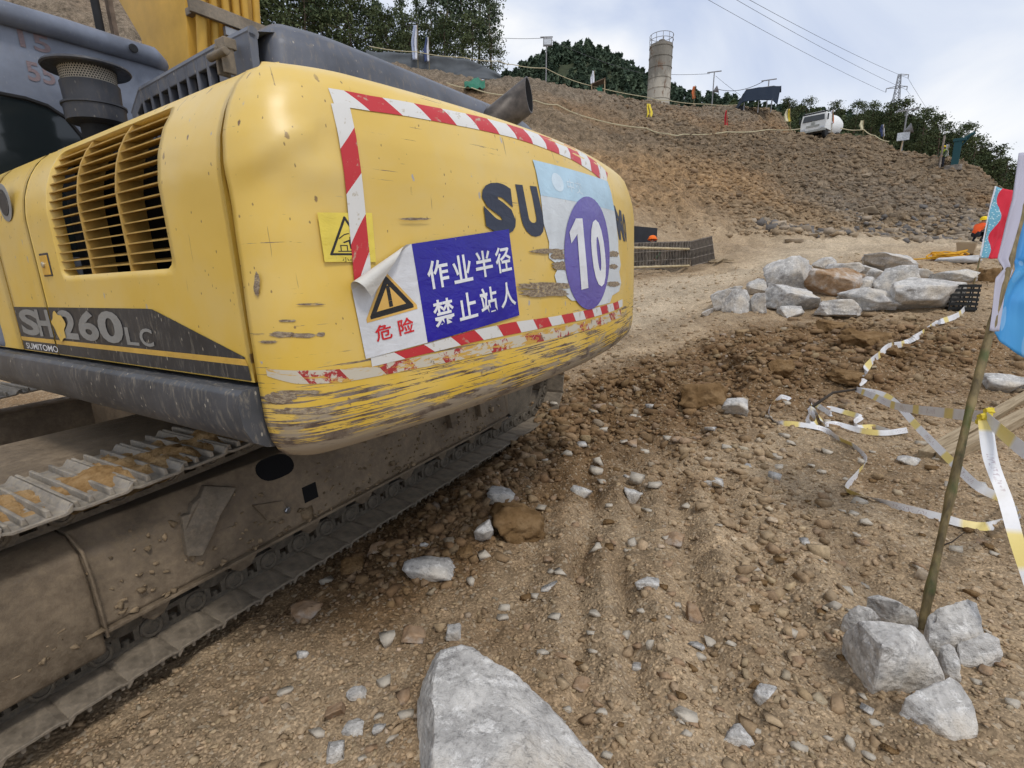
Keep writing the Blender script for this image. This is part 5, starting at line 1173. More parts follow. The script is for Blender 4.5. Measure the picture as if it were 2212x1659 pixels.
mb = MB(); mb.box((hr[0]+0.06, 2.28, hr[2]-0.4), (hr[0]+0.085, 2.32, hr[2]+0.5)); mb.build('mirror_bracket', M['bark'], exc)
# ---- boom with hydraulic lines up its back
bp = [(2.34, 1.9), (2.05, 3.25), (1.98, 4.0), (2.2, 4.9), (3.3, 4.9), (2.87, 3.49), (2.66, 3.2), (2.72, 1.9)]
mb = MB(); mb.prism(bp, lambda a, b: (1.20, a, b), lambda a, b: (1.66, a, b)); bo = mb.build('boom', M['yellow_steel'], exc, True, 0.012); bo['label'] = 'yellow boom foot behind the cab'
def by(z): return np.interp(z, [1.9, 3.25, 4.0], [2.34, 2.05, 1.98])
for k, xq in enumerate((1.25, 1.32, 1.40, 1.48, 1.55, 1.63)):
    mb = MB(); zz_ = [2.2, 2.6, 2.9, 3.2, 3.6, 4.0]; mb.tube([(xq + 0.012*math.sin(z*2+k), by(z)-0.075, z) for z in zz_], 0.024 if k else 0.03, 10); mb.build('hydraulic_pipe', M['yellow_steel'], bo, True)
for (zc, wd) in ((un(1, 1.95, 460, 28)[2], 0.04),):
    mb = MB(); mb.box((1.16, by(zc)-0.125, zc-wd), (1.78, by(zc)-0.100, zc+wd)); mb.box((1.20, by(zc)-0.10, zc-0.02), (1.24, by(zc)+0.01, zc+0.02)); mb.box((1.62, by(zc)-0.10, zc-0.02), (1.65, by(zc)+0.01, zc+0.02)); mb.build('pipe_clamp', M['muddy_shoe'], bo, bevel=0.004)
mb = MB(); zq = un(1, 2.0, 455, 62)[2]; mb.box((1.37, by(zq)-0.13, zq-0.025), (1.58, by(zq)-0.1, zq+0.025)); mb.build('pipe_clamp', M['galvanised'], bo, bevel=0.003)

# ---- undercarriage: y 0 is the outer edge of the near shoes
def track(yoff, full=True):
    fr = MB(); prof = [(0.115, 0.245), (0.095, 0.275), (0.105, 0.34), (0.125, 0.56), (0.20, 0.665), (0.48, 0.665), (0.50, 0.245)]
    fr.prism(prof, lambda a, b: (-0.20, a, b), lambda a, b: (2.95, a, b)); fo = fr.build('track_frame', M['muddy_frame'], exc, True, 0.008)
    fo.location = (0, yoff, 0); fo.rotation_euler = (0, 0, R_(1.79))
    xa, xb, rr = -0.95, 3.62, 0.375; zc = 0.05+rr
    path = []
    for x in np.linspace(xa, xb, 120): path.append((x, 0.05, 0, 1))
    for a in np.linspace(-90, 90, 30)[1:-1]: path.append((xb+rr*math.cos(R_(a)), zc+rr*math.sin(R_(a)), 0, 0))
    zt_ = lambda x: 0.80 + 0.055*math.exp(-((x-1.0)/0.75)**2) + 0.05*math.exp(-((x-2.4)/0.6)**2)
    for x in np.linspace(xb, xa, 120): path.append((x, zt_(x), 0, 1))
    for a in np.linspace(90, 270, 30)[1:-1]: path.append((xa+rr*math.cos(R_(a)), zc+rr*math.sin(R_(a)), 0, 0))
    P = np.array(path)[:, :2]; P = np.vstack([P, P[:1]]); Ls = np.concatenate([[0], np.cumsum(np.hypot(*np.diff(P, axis=0).T))]); n = int(round(Ls[-1]/0.1925)); pit = Ls[-1]/n
    def pose(s):
        s = s % Ls[-1]; a = np.array([np.interp(s, Ls, P[:, k]) for k in (0, 1)]); b = np.array([np.interp((s+0.02) % Ls[-1], Ls, P[:, k]) for k in (0, 1)]); t = b-a; t /= np.linalg.norm(t)+1e-9
        return a, math.atan2(t[1], t[0])
    sh = MB(); hw = pit/2-0.003                                 # shoe: z down is outwards
    sh.prism([(-hw, 0.0), (-hw+0.02, 0.007), (hw-0.02, 0.007), (hw+0.008, -0.004), (hw+0.008, -0.016), (hw-0.02, -0.006), (-hw+0.02, -0.006), (-hw, -0.030), (-hw-0.008, -0.030)], lambda a, b: (a, 0.0, b), lambda a, b: (a, 0.6, b))
    for gx2 in (-0.03, 0.035, hw-0.012): sh.prism([(gx2-0.010, -0.005), (gx2-0.006, -0.032), (gx2+0.006, -0.032), (gx2+0.010, -0.005)], lambda a, b: (a, 0.012, b), lambda a, b: (a, 0.588, b))
    first = None
    mats = {}
    for k in range(n):
        a, an = pose((k+0.5)*pit); top = 0.25*n < k < 0.92*n and a[1] > 0.6
        if not full and not (a[1] > 0.5): continue
        if first is None:
            first = sh.build('track_shoe', M['muddy_shoe'], fo, bevel=0.0025, seg=1); o = first; me2 = first.data.copy(); me2.materials.clear(); me2.materials.append(M['top_shoe'])
        else: o = link(me2 if top else first.data, 'track_shoe', fo)
        o.location = (a[0], 0, a[1]); o.rotation_euler = (0, -an, 0)
    if not full: return fo
    lk = MB()                                                  # link: z up is inwards
    lk.box((-0.085, 0.0, 0.008), (0.085, 0.03, 0.034)); lk.box((-0.10, 0.002, 0.088), (0.10, 0.032, 0.112)); lk.box((-0.062, 0.001, 0.03), (-0.034, 0.029, 0.092)); lk.box((0.018, 0.001, 0.03), (0.044, 0.029, 0.092))
    lk.lathe([(0.047, 0), (0.047, 0.012), (0.040, 0.018), (0.030, 0.018), (0.028, 0.012), (0.010, 0.012)], 18, Matrix.Rotation(R_(90), 3, 'X'), (0.085, 0.006, 0.058))
    for bx_ in (-0.012, -0.082): lk.lathe([(0.017, 0), (0.017, 0.02), (0.012, 0.024)], 6, None, (bx_, 0.015, 0.03))
    lo = None
    for k in range(n):
        a, an = pose((k+0.5)*pit)
        if lo is None: lo = lk.build('track_link', M['chain_steel'], fo); o = lo
        else: o = link(lo.data, 'track_link', fo)
        o.location = (a[0], 0.19, a[1]); o.rotation_euler = (0, -an, 0)
    ra = MB(); ra.box((-0.9, 0.222, 0.160), (3.6, 0.250, 0.170)); ra.build('chain_rail', M['bright_steel'], fo)
    rm = None
    for x in np.linspace(-0.1, 2.9, 9):
        if rm is None:
            q = MB(); q.lathe([(0.05, 0), (0.085, 0.01), (0.085, 0.035), (0.070, 0.04), (0.070, 0.18)], 20, Matrix.Rotation(R_(-90), 3, 'X'), (0, 0.15, 0)); rm = q.build('roller', M['chain_steel'], fo, True); o = rm
        else: o = link(rm.data, 'roller', fo)
        o.location = (x, 0, 0.235)
    rr_ = random.Random(3)
    for x in np.linspace(0.0, 2.8, 8):                           # muddy keeper lugs hanging under the frame
        q = MB(); w_ = rr_.uniform(0.05, 0.09); q.prism([(-w_, 0.06), (-w_*0.9, -0.02), (-w_*0.3, -0.055), (w_*0.4, -0.05), (w_, -0.01), (w_, 0.06)], lambda a, b: (a, 0.105, b), lambda a, b: (a, 0.16, b)); o = q.build('roller_lug', M['muddy_frame'], fo, bevel=0.008); o.location = (x, 0, 0.235)
    # flange along the lower edge, end guard, dark plates painted for the holes, brackets
    q = MB(); q.box((-0.19, 0.075, 0.246), (2.94, 0.12, 0.262)); q.build('frame_flange', M['muddy_frame'], fo, bevel=0.004)
    q = MB(); q.prism([(0.07, 0.17), (0.06, 0.22), (0.075, 0.50), (0.10, 0.60), (0.19, 0.66), (0.5, 0.66), (0.5, 0.17)], lambda a, b: (-1.30, a, b), lambda a, b: (-0.20, a, b)); q.build('end_guard', M['muddy_frame'], fo, True, 0.02, 3)
    q = MB(); q.tube([(-0.195, 0.19, 0.655), (-0.19, 0.105, 0.60), (-0.19, 0.077, 0.50), (-0.19, 0.064, 0.24)], 0.006, 7); q.build('weld_bead', M['muddy_frame'], fo, True)
    def face_y(z): return float(np.interp(z, [0.275, 0.34, 0.56, 0.665], [0.095, 0.105, 0.125, 0.20]))
    def facept(px, py):
        y = 0.1
        for _ in range(8):
            r = ER @ ray(px, py); k_ = math.tan(R_(1.79)); t = (yoff+y+k_*EC[0]-EC[1])/(r[1]-k_*r[0]); p = EC+r*t; y = face_y(p[2])
        return p[0], p[2]
    def on_face(name, pts, mat, th=0.012, bev=0.0, par=fo):
        q = MB(); q.prism(pts, lambda a, b: (a, face_y(b)-th, b), lambda a, b: (a, face_y(b)+0.01, b)); return q.build(name, M[mat], par, bevel=bev)
    c1 = facept(596, 1008); on_face('oval_hole_shade', [(c1[0]+0.105*math.copysign(abs(math.cos(a))**0.6, math.cos(a)), c1[1]+0.052*math.sin(a)) for a in np.linspace(0, 6.283, 25)[:-1]], 'void_black', 0.003)  # flat black plate, the hole's inner shade put into its colour
    c1 = facept(671, 1063); on_face('square_hole_shade', [(c1[0]-0.045, c1[1]-0.045), (c1[0]+0.045, c1[1]-0.045), (c1[0]+0.045, c1[1]+0.045), (c1[0]-0.045, c1[1]+0.045)], 'void_black', 0.003)  # square hole likewise: shade painted as a black plate, no recess
    bk = [facept(*p) for p in ((438, 1046), (505, 1050), (497, 1066), (470, 1110), (455, 1150), (432, 1196), (400, 1198), (392, 1150), (388, 1112), (405, 1106), (412, 1085), (428, 1070))]
    on_face('broken_bracket', bk, 'muddy_shoe', 0.03, 0.004); on_face('bolt_plate', [facept(*p) for p in ((545, 1090), (608, 1080), (622, 1100), (618, 1112), (575, 1122))], 'muddy_frame', 0.016, 0.004)
    c1 = facept(617, 1100); q = MB(); q.lathe([(0.018, 0), (0.018, 0.012), (0.012, 0.015)], 6, Matrix.Rotation(R_(90), 3, 'X'), (c1[0], face_y(c1[1])-0.014, c1[1])); q.build('bolt_head', M['bright_steel'], fo)
    for px, py in ((968, 905), (1032, 882)):
        c1 = facept(px, py); q = MB(); q.prism([(-0.03, 0.07), (0.05, 0.08), (0.045, -0.02), (0.0, -0.07), (-0.02, -0.06)], lambda a, b: (c1[0]+a, face_y(c1[1]+b)-0.05, c1[1]+b), lambda a, b: (c1[0]+a, face_y(c1[1]+b)+0.02, c1[1]+b)); q.build('frame_bracket', M['muddy_frame'], fo, bevel=0.006)
    # far end: idler wheel and its guard
    q = MB(); q.lathe([(0.10, 0), (0.30, 0.0), (0.31, 0.03), (0.31, 0.12), (0.10, 0.15)], 30, Matrix.Rotation(R_(-90), 3, 'X'), (3.4, 0.22, 0.42)); q.build('idler_wheel', M['chain_steel'], fo, True)
    q = MB(); q.box((2.96, 0.12, 0.26), (3.02, 0.18, 0.66)); q.build('end_plate', M['muddy_frame'], fo, bevel=0.006)
    # dried earth stuck to the frame face
    r2 = np.random.RandomState(17); n2_ = 420; xs2 = r2.uniform(-1.2, 2.9, n2_); zs2 = 0.27 + 0.33*r2.uniform(0, 1, n2_)**1.7; ys2 = np.array([face_y(z) for z in zs2]) - np.where(xs2 < -0.2, 0.028, 0.0); kp_ = (np.hypot(xs2-facept(671, 1063)[0], zs2-facept(671, 1063)[1]) > 0.09) & (np.hypot(xs2-facept(596, 1008)[0], zs2-facept(596, 1008)[1]) > 0.14); xs2, ys2, zs2 = xs2[kp_], ys2[kp_], zs2[kp_]; n2_ = len(xs2)
    md_ = stone_field('dried_mud', np.stack([xs2, ys2, zs2], 1), 0.006*np.exp(np.abs(r2.normal(0, 0.6, n2_))), np.array([0.25, 0.185, 0.115])[None]*r2.uniform(0.6, 1.3, (n2_, 1)), 18, T80, M['gravel_stone'], None, (0.5, 1.0), 0.5, (0.6, 1.8), 1.2, None, fo)
    # earth caked over the upper shoes
    xg, yg = np.meshgrid(np.linspace(-0.78, 1.15, 190), np.linspace(0.03, 0.57, 56)); xg, yg = xg.ravel(), yg.ravel()
    th = 0.9*fbm2(xg*4.2+3, yg*4.5, 4, 91) + 0.62 - 2.6*np.abs(yg-0.27)**1.6*3.0; th = np.clip(th, -0.6, 0.9)
    zz_ = np.array([zt_(x) for x in xg]) + 0.004 + 0.044*th + 0.006*fbm2(xg*30, yg*30, 3, 92)
    id_ = np.arange(190*56).reshape(56, 190); mk('caked_mud', np.stack([xg, yg, zz_], 1), np.stack([id_[:-1, :-1].ravel(), id_[:-1, 1:].ravel(), id_[1:, 1:].ravel(), id_[1:, :-1].ravel()], 1), M['track_mud'], fo, smooth=True)
    return fo
track(0.805); track(3.62, False)
mb = MB(); mb.prism([(1.22, 0.40), (1.22, 0.66), (1.45, 0.80), (1.9, 0.95), (3.2, 0.95), (3.6, 0.66), (3.6, 0.40)], lambda a, b: (0.75, a, b), lambda a, b: (2.3, a, b)); mb.lathe([(0.62, 0.93), (0.62, 1.10)], 40, None, (1.5, 2.5, 0)); mb.build('carbody', M['muddy_frame'], exc, True, 0.03, 3)
mb = MB(); mb.prism([(1.24, 0.46), (1.24, 0.70), (1.5, 0.80), (2.2, 0.80), (2.2, 0.46)], lambda a, b: (-0.62, a, b), lambda a, b: (0.80, a, b)); mb.build('carbody_leg', M['muddy_frame'], exc, True, 0.04, 3)

# ================================================================== boulders and stones
def aim(x, y): r = ray(x, y); return math.atan2(r[1], r[0]) - math.pi/2
def rest(cx, cy, drop):
    """depth at which a body whose underside is `drop` below its centre touches the ground"""
    r = ray(cx, cy); P = CAM[None] + r[None]*_ts[:, None]; d = P[:, 2] - drop - height(P[:, 0], P[:, 1]); i = int(np.argmax(d < 0)); i = max(i, 1); a, b = _ts[i-1], _ts[i]
    for _ in range(10):
        m = 0.5*(a+b); p = CAM + r*m
        if p[2] - drop < hz(p[0], p[1]): b = m
        else: a = m
    return b
def stone(name, box, seed, mat, label, group=None, n=3, planes=11, rough=0.10, sink=0.25, cat='stone', ry=0.9, t=None, sharp=0.66, roll=0.0):
    x0, y0, x1, y1 = box; cx, cy = (x0+x1)/2, (y0+y1)/2; rz = 0.1
    for _ in range(3):
        tt = t or rest(cx, cy, rz*(1-2*sink)); rx = (x1-x0)/2*tt/FPX*1.06; hh = (y1-y0)/2*tt/FPX*1.06; r = ray(cx, cy); sn = -r[2]/np.linalg.norm(r); sn = max(sn, 0.0); cs_ = math.sqrt(1-sn*sn)
        d_ = min(rx*ry, hh/max(sn, 0.05)*0.55); rz = max(0.42*rx, (hh - d_*sn)/cs_); rz = min(rz, hh*1.15)
    p = at(cx, cy, tt); V, F = rock_verts(seed, n, planes, rough, 1.0, sharp)
    o = mk(name, V*np.array([rx, max(d_, rz*0.7), rz]), F, M[mat], smooth=False); o.location = p; o.rotation_euler = (0, roll, aim(cx, cy))
    if n >= 3:                                                # keep facet edges crisp
        pass
    return tag(o, label, cat, group)
GP = 'boulders of the pale rock pile'
pile = [((1538, 618, 1597, 677), 'limestone', 'pale boulder at the left end of the rock pile, behind the rounded one'),
        ((1561, 624, 1624, 683), 'limestone', 'rounded pale boulder with a scooped face at the left front of the pile'),
        ((1622, 633, 1655, 682), 'limestone', 'upright egg-shaped boulder at the left front of the rock pile'),
        ((1614, 602, 1658, 642), 'limestone', 'lumpy grey boulder above the egg-shaped one in the pile'),
        ((1655, 557, 1761, 640), 'limestone', 'tallest pale boulder, left of the tan one in the pile'),
        ((1655, 613, 1767, 674), 'limestone', 'broad whitish boulder below the tallest boulder of the pile'),
        ((1750, 580, 1856, 642), 'tan_boulder', 'tan rust-stained boulder in the middle of the pale rock pile'),
        ((1758, 556, 1802, 592), 'limestone', 'small boulder peeping out behind the tan boulder, upper left'),
        ((1786, 568, 1857, 598), 'limestone', 'flat grey boulder behind the tan boulder'),
        ((1870, 548, 1971, 592), 'limestone', 'big flat-topped boulder at the back of the pile'),
        ((1855, 573, 1894, 600), 'limestone', 'small boulder between the tan boulder and the flat-topped back one'),
        ((1841, 598, 1899, 634), 'limestone', 'white-faced boulder just right of the tan boulder'),
        ((1868, 581, 1920, 614), 'limestone', 'grey wedge of rock left of the leaning boulder in the pile'),
        ((1899, 575, 1977, 643), 'limestone', 'leaning grey boulder behind the largest block of the pile'),
        ((1933, 600, 2060, 681), 'limestone', 'largest squarish grey block at the right front of the pile'),
        ((1819, 621, 1932, 668), 'limestone', 'low grey boulder in front, left of the largest block'),
        ((1769, 644, 1854, 688), 'limestone', 'white angular boulder at the front of the pile, below the tan one'),
        ((1679, 661, 1736, 685), 'limestone', 'small flat white stone at the front left of the pile'),
        ((1975, 580, 2010, 606), 'limestone', 'small grey wedge standing between the back boulders on the right'),
        ((2013, 583, 2097, 632), 'limestone', 'ridge-shaped boulder behind the black crate'),
        ((2069, 589, 2105, 612), 'limestone', 'pale small boulder at the far right end of the pile'),
        ((1516, 664, 1542, 686), 'limestone', 'small white stone lying apart at the left end of the pile')]
for k, (b, m_, lb) in enumerate(pile): stone('boulder', b, 300+k*7, m_, lb, GP, 4, 12, 0.09, 0.2, 'boulder', 0.95)
GF_ = 'stones wedged round the flagpole foot'
foot = [((1823, 1342, 2046, 1487), 'big two-toned block in front of the bamboo pole foot', 1.0), ((1818, 1305, 1910, 1368), 'small stone at the left of the stones round the pole foot', 1.0), ((1873, 1283, 1990, 1350), 'long low stone just behind the bamboo pole foot', 0.8),
        ((2000, 1290, 2132, 1393), 'upper angular stone leaning on the right side of the bamboo pole', 1.0), ((2058, 1357, 2168, 1443), 'rightmost stone of those round the pole foot', 1.0),
        ((2028, 1387, 2080, 1474), 'narrow slab wedged upright between the pole foot stones', 0.6), ((1953, 1460, 2117, 1597), 'triangular pale stone lying nearest of the pole foot stones', 1.0)]
# foreground boulder: hull of measured corners
def hull_rock(name, pts, mat, seed, label, cat='boulder', cuts=5, amp=0.02):
    bm = bmesh.new()
    for p in pts: bm.verts.new(p)
    r = bmesh.ops.convex_hull(bm, input=bm.verts); bmesh.ops.delete(bm, geom=list({g_ for g_ in r['geom_interior'] + r['geom_unused'] if isinstance(g_, bmesh.types.BMVert)}), context='VERTS')
    bmesh.ops.triangulate(bm, faces=bm.faces); bmesh.ops.bevel(bm, geom=list(bm.edges), offset=0.006, segments=1, affect='EDGES', clamp_overlap=True)
    bmesh.ops.triangulate(bm, faces=bm.faces)
    for _ in range(cuts):
        bmesh.ops.subdivide_edges(bm, edges=[e for e in bm.edges if e.calc_length() > 0.022], cuts=1); bmesh.ops.triangulate(bm, faces=bm.faces)
    bm.normal_update(); P = np.array([v.co[:] for v in bm.verts]); N = np.array([v.normal[:] for v in bm.verts])
    d = amp*0.55*fbm3(P*4+seed, 4, seed, 0.6) + amp*0.25*fbm3(P*40+seed, 2, seed+2)
    for v, k, nn_ in zip(bm.verts, d, N): v.co += Vector(nn_*k)
    c_ = P.mean(0); bmesh.ops.translate(bm, vec=-Vector(c_), verts=bm.verts); me = bpy.data.meshes.new(name)
    bm.to_mesh(me); bm.free(); me.materials.append(M[mat]); o = link(me, name); o.location = c_; return tag(o, label, cat)
def zpt(x, y, z): r = ray(x, y); return tuple(CAM + r*((z-EYE)/r[2]))
hp_ = [zpt(950, 1408, 0.31), zpt(1003, 1393, 0.32), zpt(1106, 1446, 0.28), zpt(1322, 1672, 0.13), zpt(928, 1500, 0.31), zpt(940, 1840, 0.24), zpt(1220, 1820, 0.25), zpt(1380, 1800, 0.05), zpt(1050, 1440, 0.30),
       zpt(904, 1650, 0.0), zpt(903, 1520, 0.04), zpt(930, 1440, 0.12), zpt(1000, 1450, -0.02), zpt(1130, 1480, -0.02), zpt(1320, 1700, -0.02), zpt(1300, 1850, -0.02), zpt(950, 1900, -0.02)]
hull_rock('boulder', hp_, 'limestone', 3, 'large pale limestone boulder in the foreground, cut off by the lower edge')
def ground_hull(name, pts, label, seed, group, mat='limestone'):
    P3 = []
    for x, y, dz in pts:
        t_ = rest(x, y, dz); p = at(x, y, t_); P3.append(tuple(p)); P3.append((p[0]*1.005, p[1]+0.012, hz(p[0], p[1])-0.03))
    o = hull_rock(name, P3, mat, seed, label, 'stone', 5, 0.014); o['group'] = group; return o
shp = [[(1823, 1371, .10), (1859, 1344, .19), (1905, 1395, .22), (1976, 1349, .21), (1999, 1376, .19), (2044, 1466, .05), (1986, 1487, .01), (1891, 1470, .01), (1832, 1420, .03)],
       [(1819, 1340, .05), (1830, 1318, .09), (1855, 1306, .12), (1885, 1315, .12), (1906, 1336, .08), (1850, 1368, .02)],
       [(1874, 1290, .09), (1897, 1283, .11), (1942, 1300, .13), (1980, 1318, .10), (1985, 1347, .03), (1943, 1345, .02), (1900, 1322, .02)],
       [(2000, 1322, .18), (2030, 1309, .22), (2086, 1290, .20), (2113, 1300, .17), (2132, 1366, .11), (2090, 1379, .11), (2030, 1392, .09), (2004, 1381, .10)],
       [(2066, 1388, .08), (2131, 1362, .10), (2161, 1380, .10), (2168, 1412, .05), (2110, 1443, .01), (2073, 1438, .01)],
       [(2029, 1397, .11), (2050, 1389, .12), (2063, 1401, .11), (2079, 1465, .03), (2060, 1473, .01), (2043, 1455, .03)],
       [(1953, 1506, .08), (2050, 1460, .13), (2076, 1475, .12), (2106, 1515, .08), (2117, 1592, .01), (2060, 1597, .01), (1990, 1546, .02)]]
for k, ((b, lb, ry), pts) in enumerate(zip(foot, shp)): ground_hull('limestone_block', pts, lb, 61+k, GF_)
GC = 'large clods of brown earth'
clods = [((1060, 1066, 1178, 1192), 'big cracked brown clod of earth beside a pale upright stone'), ((1473, 818, 1567, 897), 'brown clod of earth touching a grey stone, right of the tail'), ((1819, 708, 1912, 762), 'broad brown earth mound below the tan boulder'),
         ((1657, 772, 1711, 818), 'brown clod in the loose earth below the left half of the pile'), ((1790, 795, 1858, 832), 'brown clod beside the far barrier tape'), ((1902, 748, 1956, 779), 'small brown clod lying on the far barrier tape'), ((1760, 690, 1826, 722), 'brown clod directly under the front boulders of the pile'),
         ((2105, 580, 2150, 616), 'dark brown heap of earth at the foot of the red flag pole'), ((1190, 800, 1230, 832), 'brown clod near the far end of the near track'), ((737, 1200, 786, 1252), 'brown angular clod against the near track'), ((996, 1072, 1030, 1108), 'brown clod left of the big cracked clod'), ((986, 1175, 1022, 1215), 'small brown clod left of the pale upright stone')]
for k, (b, lb) in enumerate(clods): stone('earth_clod', b, 700+k*3, 'clod_soil', lb, GC, 4, 12, 0.2, 0.3, 'clod', 1.0, None, 0.75)
GS = 'loose stones on the tan earth'
big = [((874, 1195, 987, 1260), 'pale flat stone lying beside the near track'), ((1025, 1117, 1066, 1192), 'pale upright stone leaning on the big brown clod'), ((1555, 854, 1613, 909), 'grey rounded stone touching a brown clod'), ((1349, 1048, 1389, 1095), 'round pale stone alone in the middle of the tan earth'),
       ((1232, 1046, 1278, 1078), 'grey wedge-shaped stone right of the big brown clod'), ((1053, 1050, 1112, 1088), 'pale stone just behind the big brown clod'), ((632, 1290, 694, 1346), 'tan angular stone close to the near track'), ((868, 1345, 918, 1396), 'speckled tan stone up left of the foreground boulder'),
       ((963, 1343, 996, 1391), 'pale stone just above the foreground boulder'), ((750, 1478, 798, 1514), 'pale rounded stone left of the foreground boulder'), ((702, 1509, 746, 1567), 'flat tan stone left of the foreground boulder'), ((740, 1555, 785, 1599), 'whitish cone-shaped stone left of the foreground boulder'),
       ((705, 1595, 744, 1650), 'pointed cream stone near the lower edge of the picture'), ((1237, 1462, 1279, 1496), 'flat-faced tan stone right of the foreground boulder'), ((1483, 1301, 1519, 1360), 'tall tan stone standing on the loose ridge'), ((1560, 1565, 1625, 1624), 'pale half-buried stone near the lower right edge'),
       ((1630, 1478, 1672, 1530), 'whitish stone left of the stones round the pole foot'), ((1428, 1142, 1477, 1180), 'flat tan slab half buried in the middle ground'), ((1521, 1028, 1561, 1053), 'flat pale stone below the brown clod with the grey stone'), ((2130, 806, 2214, 860), 'grey slab at the right edge above the timber beams'),
       ((1943, 983, 1982, 1006), 'pale flat stone left of the timber beams'), ((1373, 1247, 1422, 1276), 'thin grey flake of stone in the middle of the tan earth'), ((793, 1173, 834, 1198), 'brown-grey stone pressed against the track shoes')]
for k, (b, lb) in enumerate(big): stone('loose_stone', b, 820+k*5, 'limestone' if k not in (6, 7, 10, 13, 14, 17, 22) else 'tan_boulder', lb, GS, 3, 9, 0.09, 0.25, 'stone', 0.9, None, 0.55)
small = [(1245, 953, 1268, 970), (1272, 1005, 1302, 1029), (1281, 985, 1306, 1009), (1346, 947, 1376, 967), (1522, 917, 1548, 937), (1356, 1159, 1377, 1185), (1272, 1169, 1300, 1196), (1442, 1497, 1463, 1516), (1487, 1382, 1521, 1404), (1521, 1374, 1546, 1400), (1146, 1279, 1166, 1296), (1241, 1244, 1268, 1265),
         (1168, 1254, 1203, 1278), (820, 1361, 853, 1403), (813, 1459, 844, 1489), (855, 1489, 885, 1525), (804, 1561, 834, 1588), (1007, 1244, 1025, 1271), (1032, 1189, 1062, 1209), (1053, 1033, 1078, 1053), (1661, 1018, 1686, 1041), (1840, 1075, 1873, 1091), (1859, 1119, 1883, 1138), (1811, 860, 1834, 876), (1346, 1022, 1362, 1036),
         (1360, 1020, 1392, 1050), (1400, 1038, 1430, 1058), (1128, 1345, 1148, 1368), (1362, 1430, 1388, 1452), (1340, 1360, 1362, 1382), (1395, 1380, 1412, 1410), (1692, 1184, 1712, 1204), (1726, 1161, 1748, 1180), (1784, 1297, 1815, 1316), (1691, 1352, 1722, 1376), (1709, 1412, 1739, 1444), (1860, 1522, 1885, 1546), (1826, 1589, 1850, 1620), (2054, 1177, 2076, 1196),
         (2165, 1346, 2180, 1360), (2104, 1040, 2130, 1062), (2175, 1507, 2205, 1530), (1456, 1520, 1505, 1566), (1488, 1553, 1510, 1575), (905, 1165, 925, 1185), (668, 1570, 700, 1600), (600, 1480, 632, 1505), (560, 1500, 580, 1525), (640, 1400, 668, 1424), (690, 1240, 720, 1268), (1195, 1555, 1222, 1580), (1590, 1240, 1618, 1262), (1600, 1000, 1625, 1018), (1700, 950, 1722, 966), (1560, 960, 1580, 975), (1450, 940, 1475, 958), (1395, 870, 1420, 886), (1330, 880, 1350, 895), (1290, 920, 1312, 936), (1440, 1345, 1462, 1365)]
for k, b in enumerate(small): stone('small_stone', b, 1200+k*3, ('limestone', 'pale_stone', 'pale_stone', 'tan_boulder')[k % 4], 'fist-sized pale stone lying loose on the tan earth', 'fist-sized stones scattered on the earth', 2, 9, 0.1, 0.25, 'stone', 0.9, None, 0.5)
rq = np.random.RandomState(77); cnt = 0
while cnt < 170:                                             # further countable stones, spread over the open ground
    x, y = rq.uniform(560, 2190), rq.uniform(860, 1640)
    if x < 1500 - (y-860)*1.05 + 40 and x < 1150: continue
    p, t = W(x, y); s_ = rq.uniform(7, 15)*(0.75+0.5*(y-860)/800); cnt += 1
    stone('pebble', (x-s_, y-s_*0.7, x+s_, y+s_*0.7), 2000+cnt, 'pale_stone' if rq.uniform() < 0.55 else ('tan_boulder' if rq.uniform() < 0.5 else 'clod_soil'), 'small stone among the gravel of the open ground', 'small stones among the gravel', 2, 8, 0.12, 0.3, 'stone', 0.9, None, 0.5)
# slabs that stand out on the cut face
slabs = [((1835, 440, 1905, 462), 'long pale slab low on the right cut face'), ((1950, 376, 1992, 388), 'pale slab lying above the rubble, under the wood'), ((1850, 365, 1890, 385), 'slanting long slab below the sign board'), ((2010, 372, 2034, 388), 'pale slab right of the middle of the rubble crest'), ((1812, 468, 1850, 480), 'thin pale slab at the foot of the cut face'), ((2052, 462, 2078, 478), 'grey block on the rubble foot left of the red flag'), ((1990, 468, 2014, 482), 'grey block on the rubble foot, middle'), ((1905, 455, 1940, 470), 'grey slab on the rubble foot'), ((1740, 500, 1770, 512), 'bluish slab at the left end of the rubble foot'), ((1690, 512, 1745, 524), 'grey rock ledge showing at the edge of the haul road')]
for k, (b, lb) in enumerate(slabs):
    b = (b[0]+(b[2]-b[0])*0.15, b[1]+(b[3]-b[1])*0.35, b[2]-(b[2]-b[0])*0.15, b[3])
    stone('slate_slab', b, 1500+k, 'slate', lb, 'slabs on the cut face', 3, 7, 0.16, 0.32, 'slab', 0.55, None, 0.5)

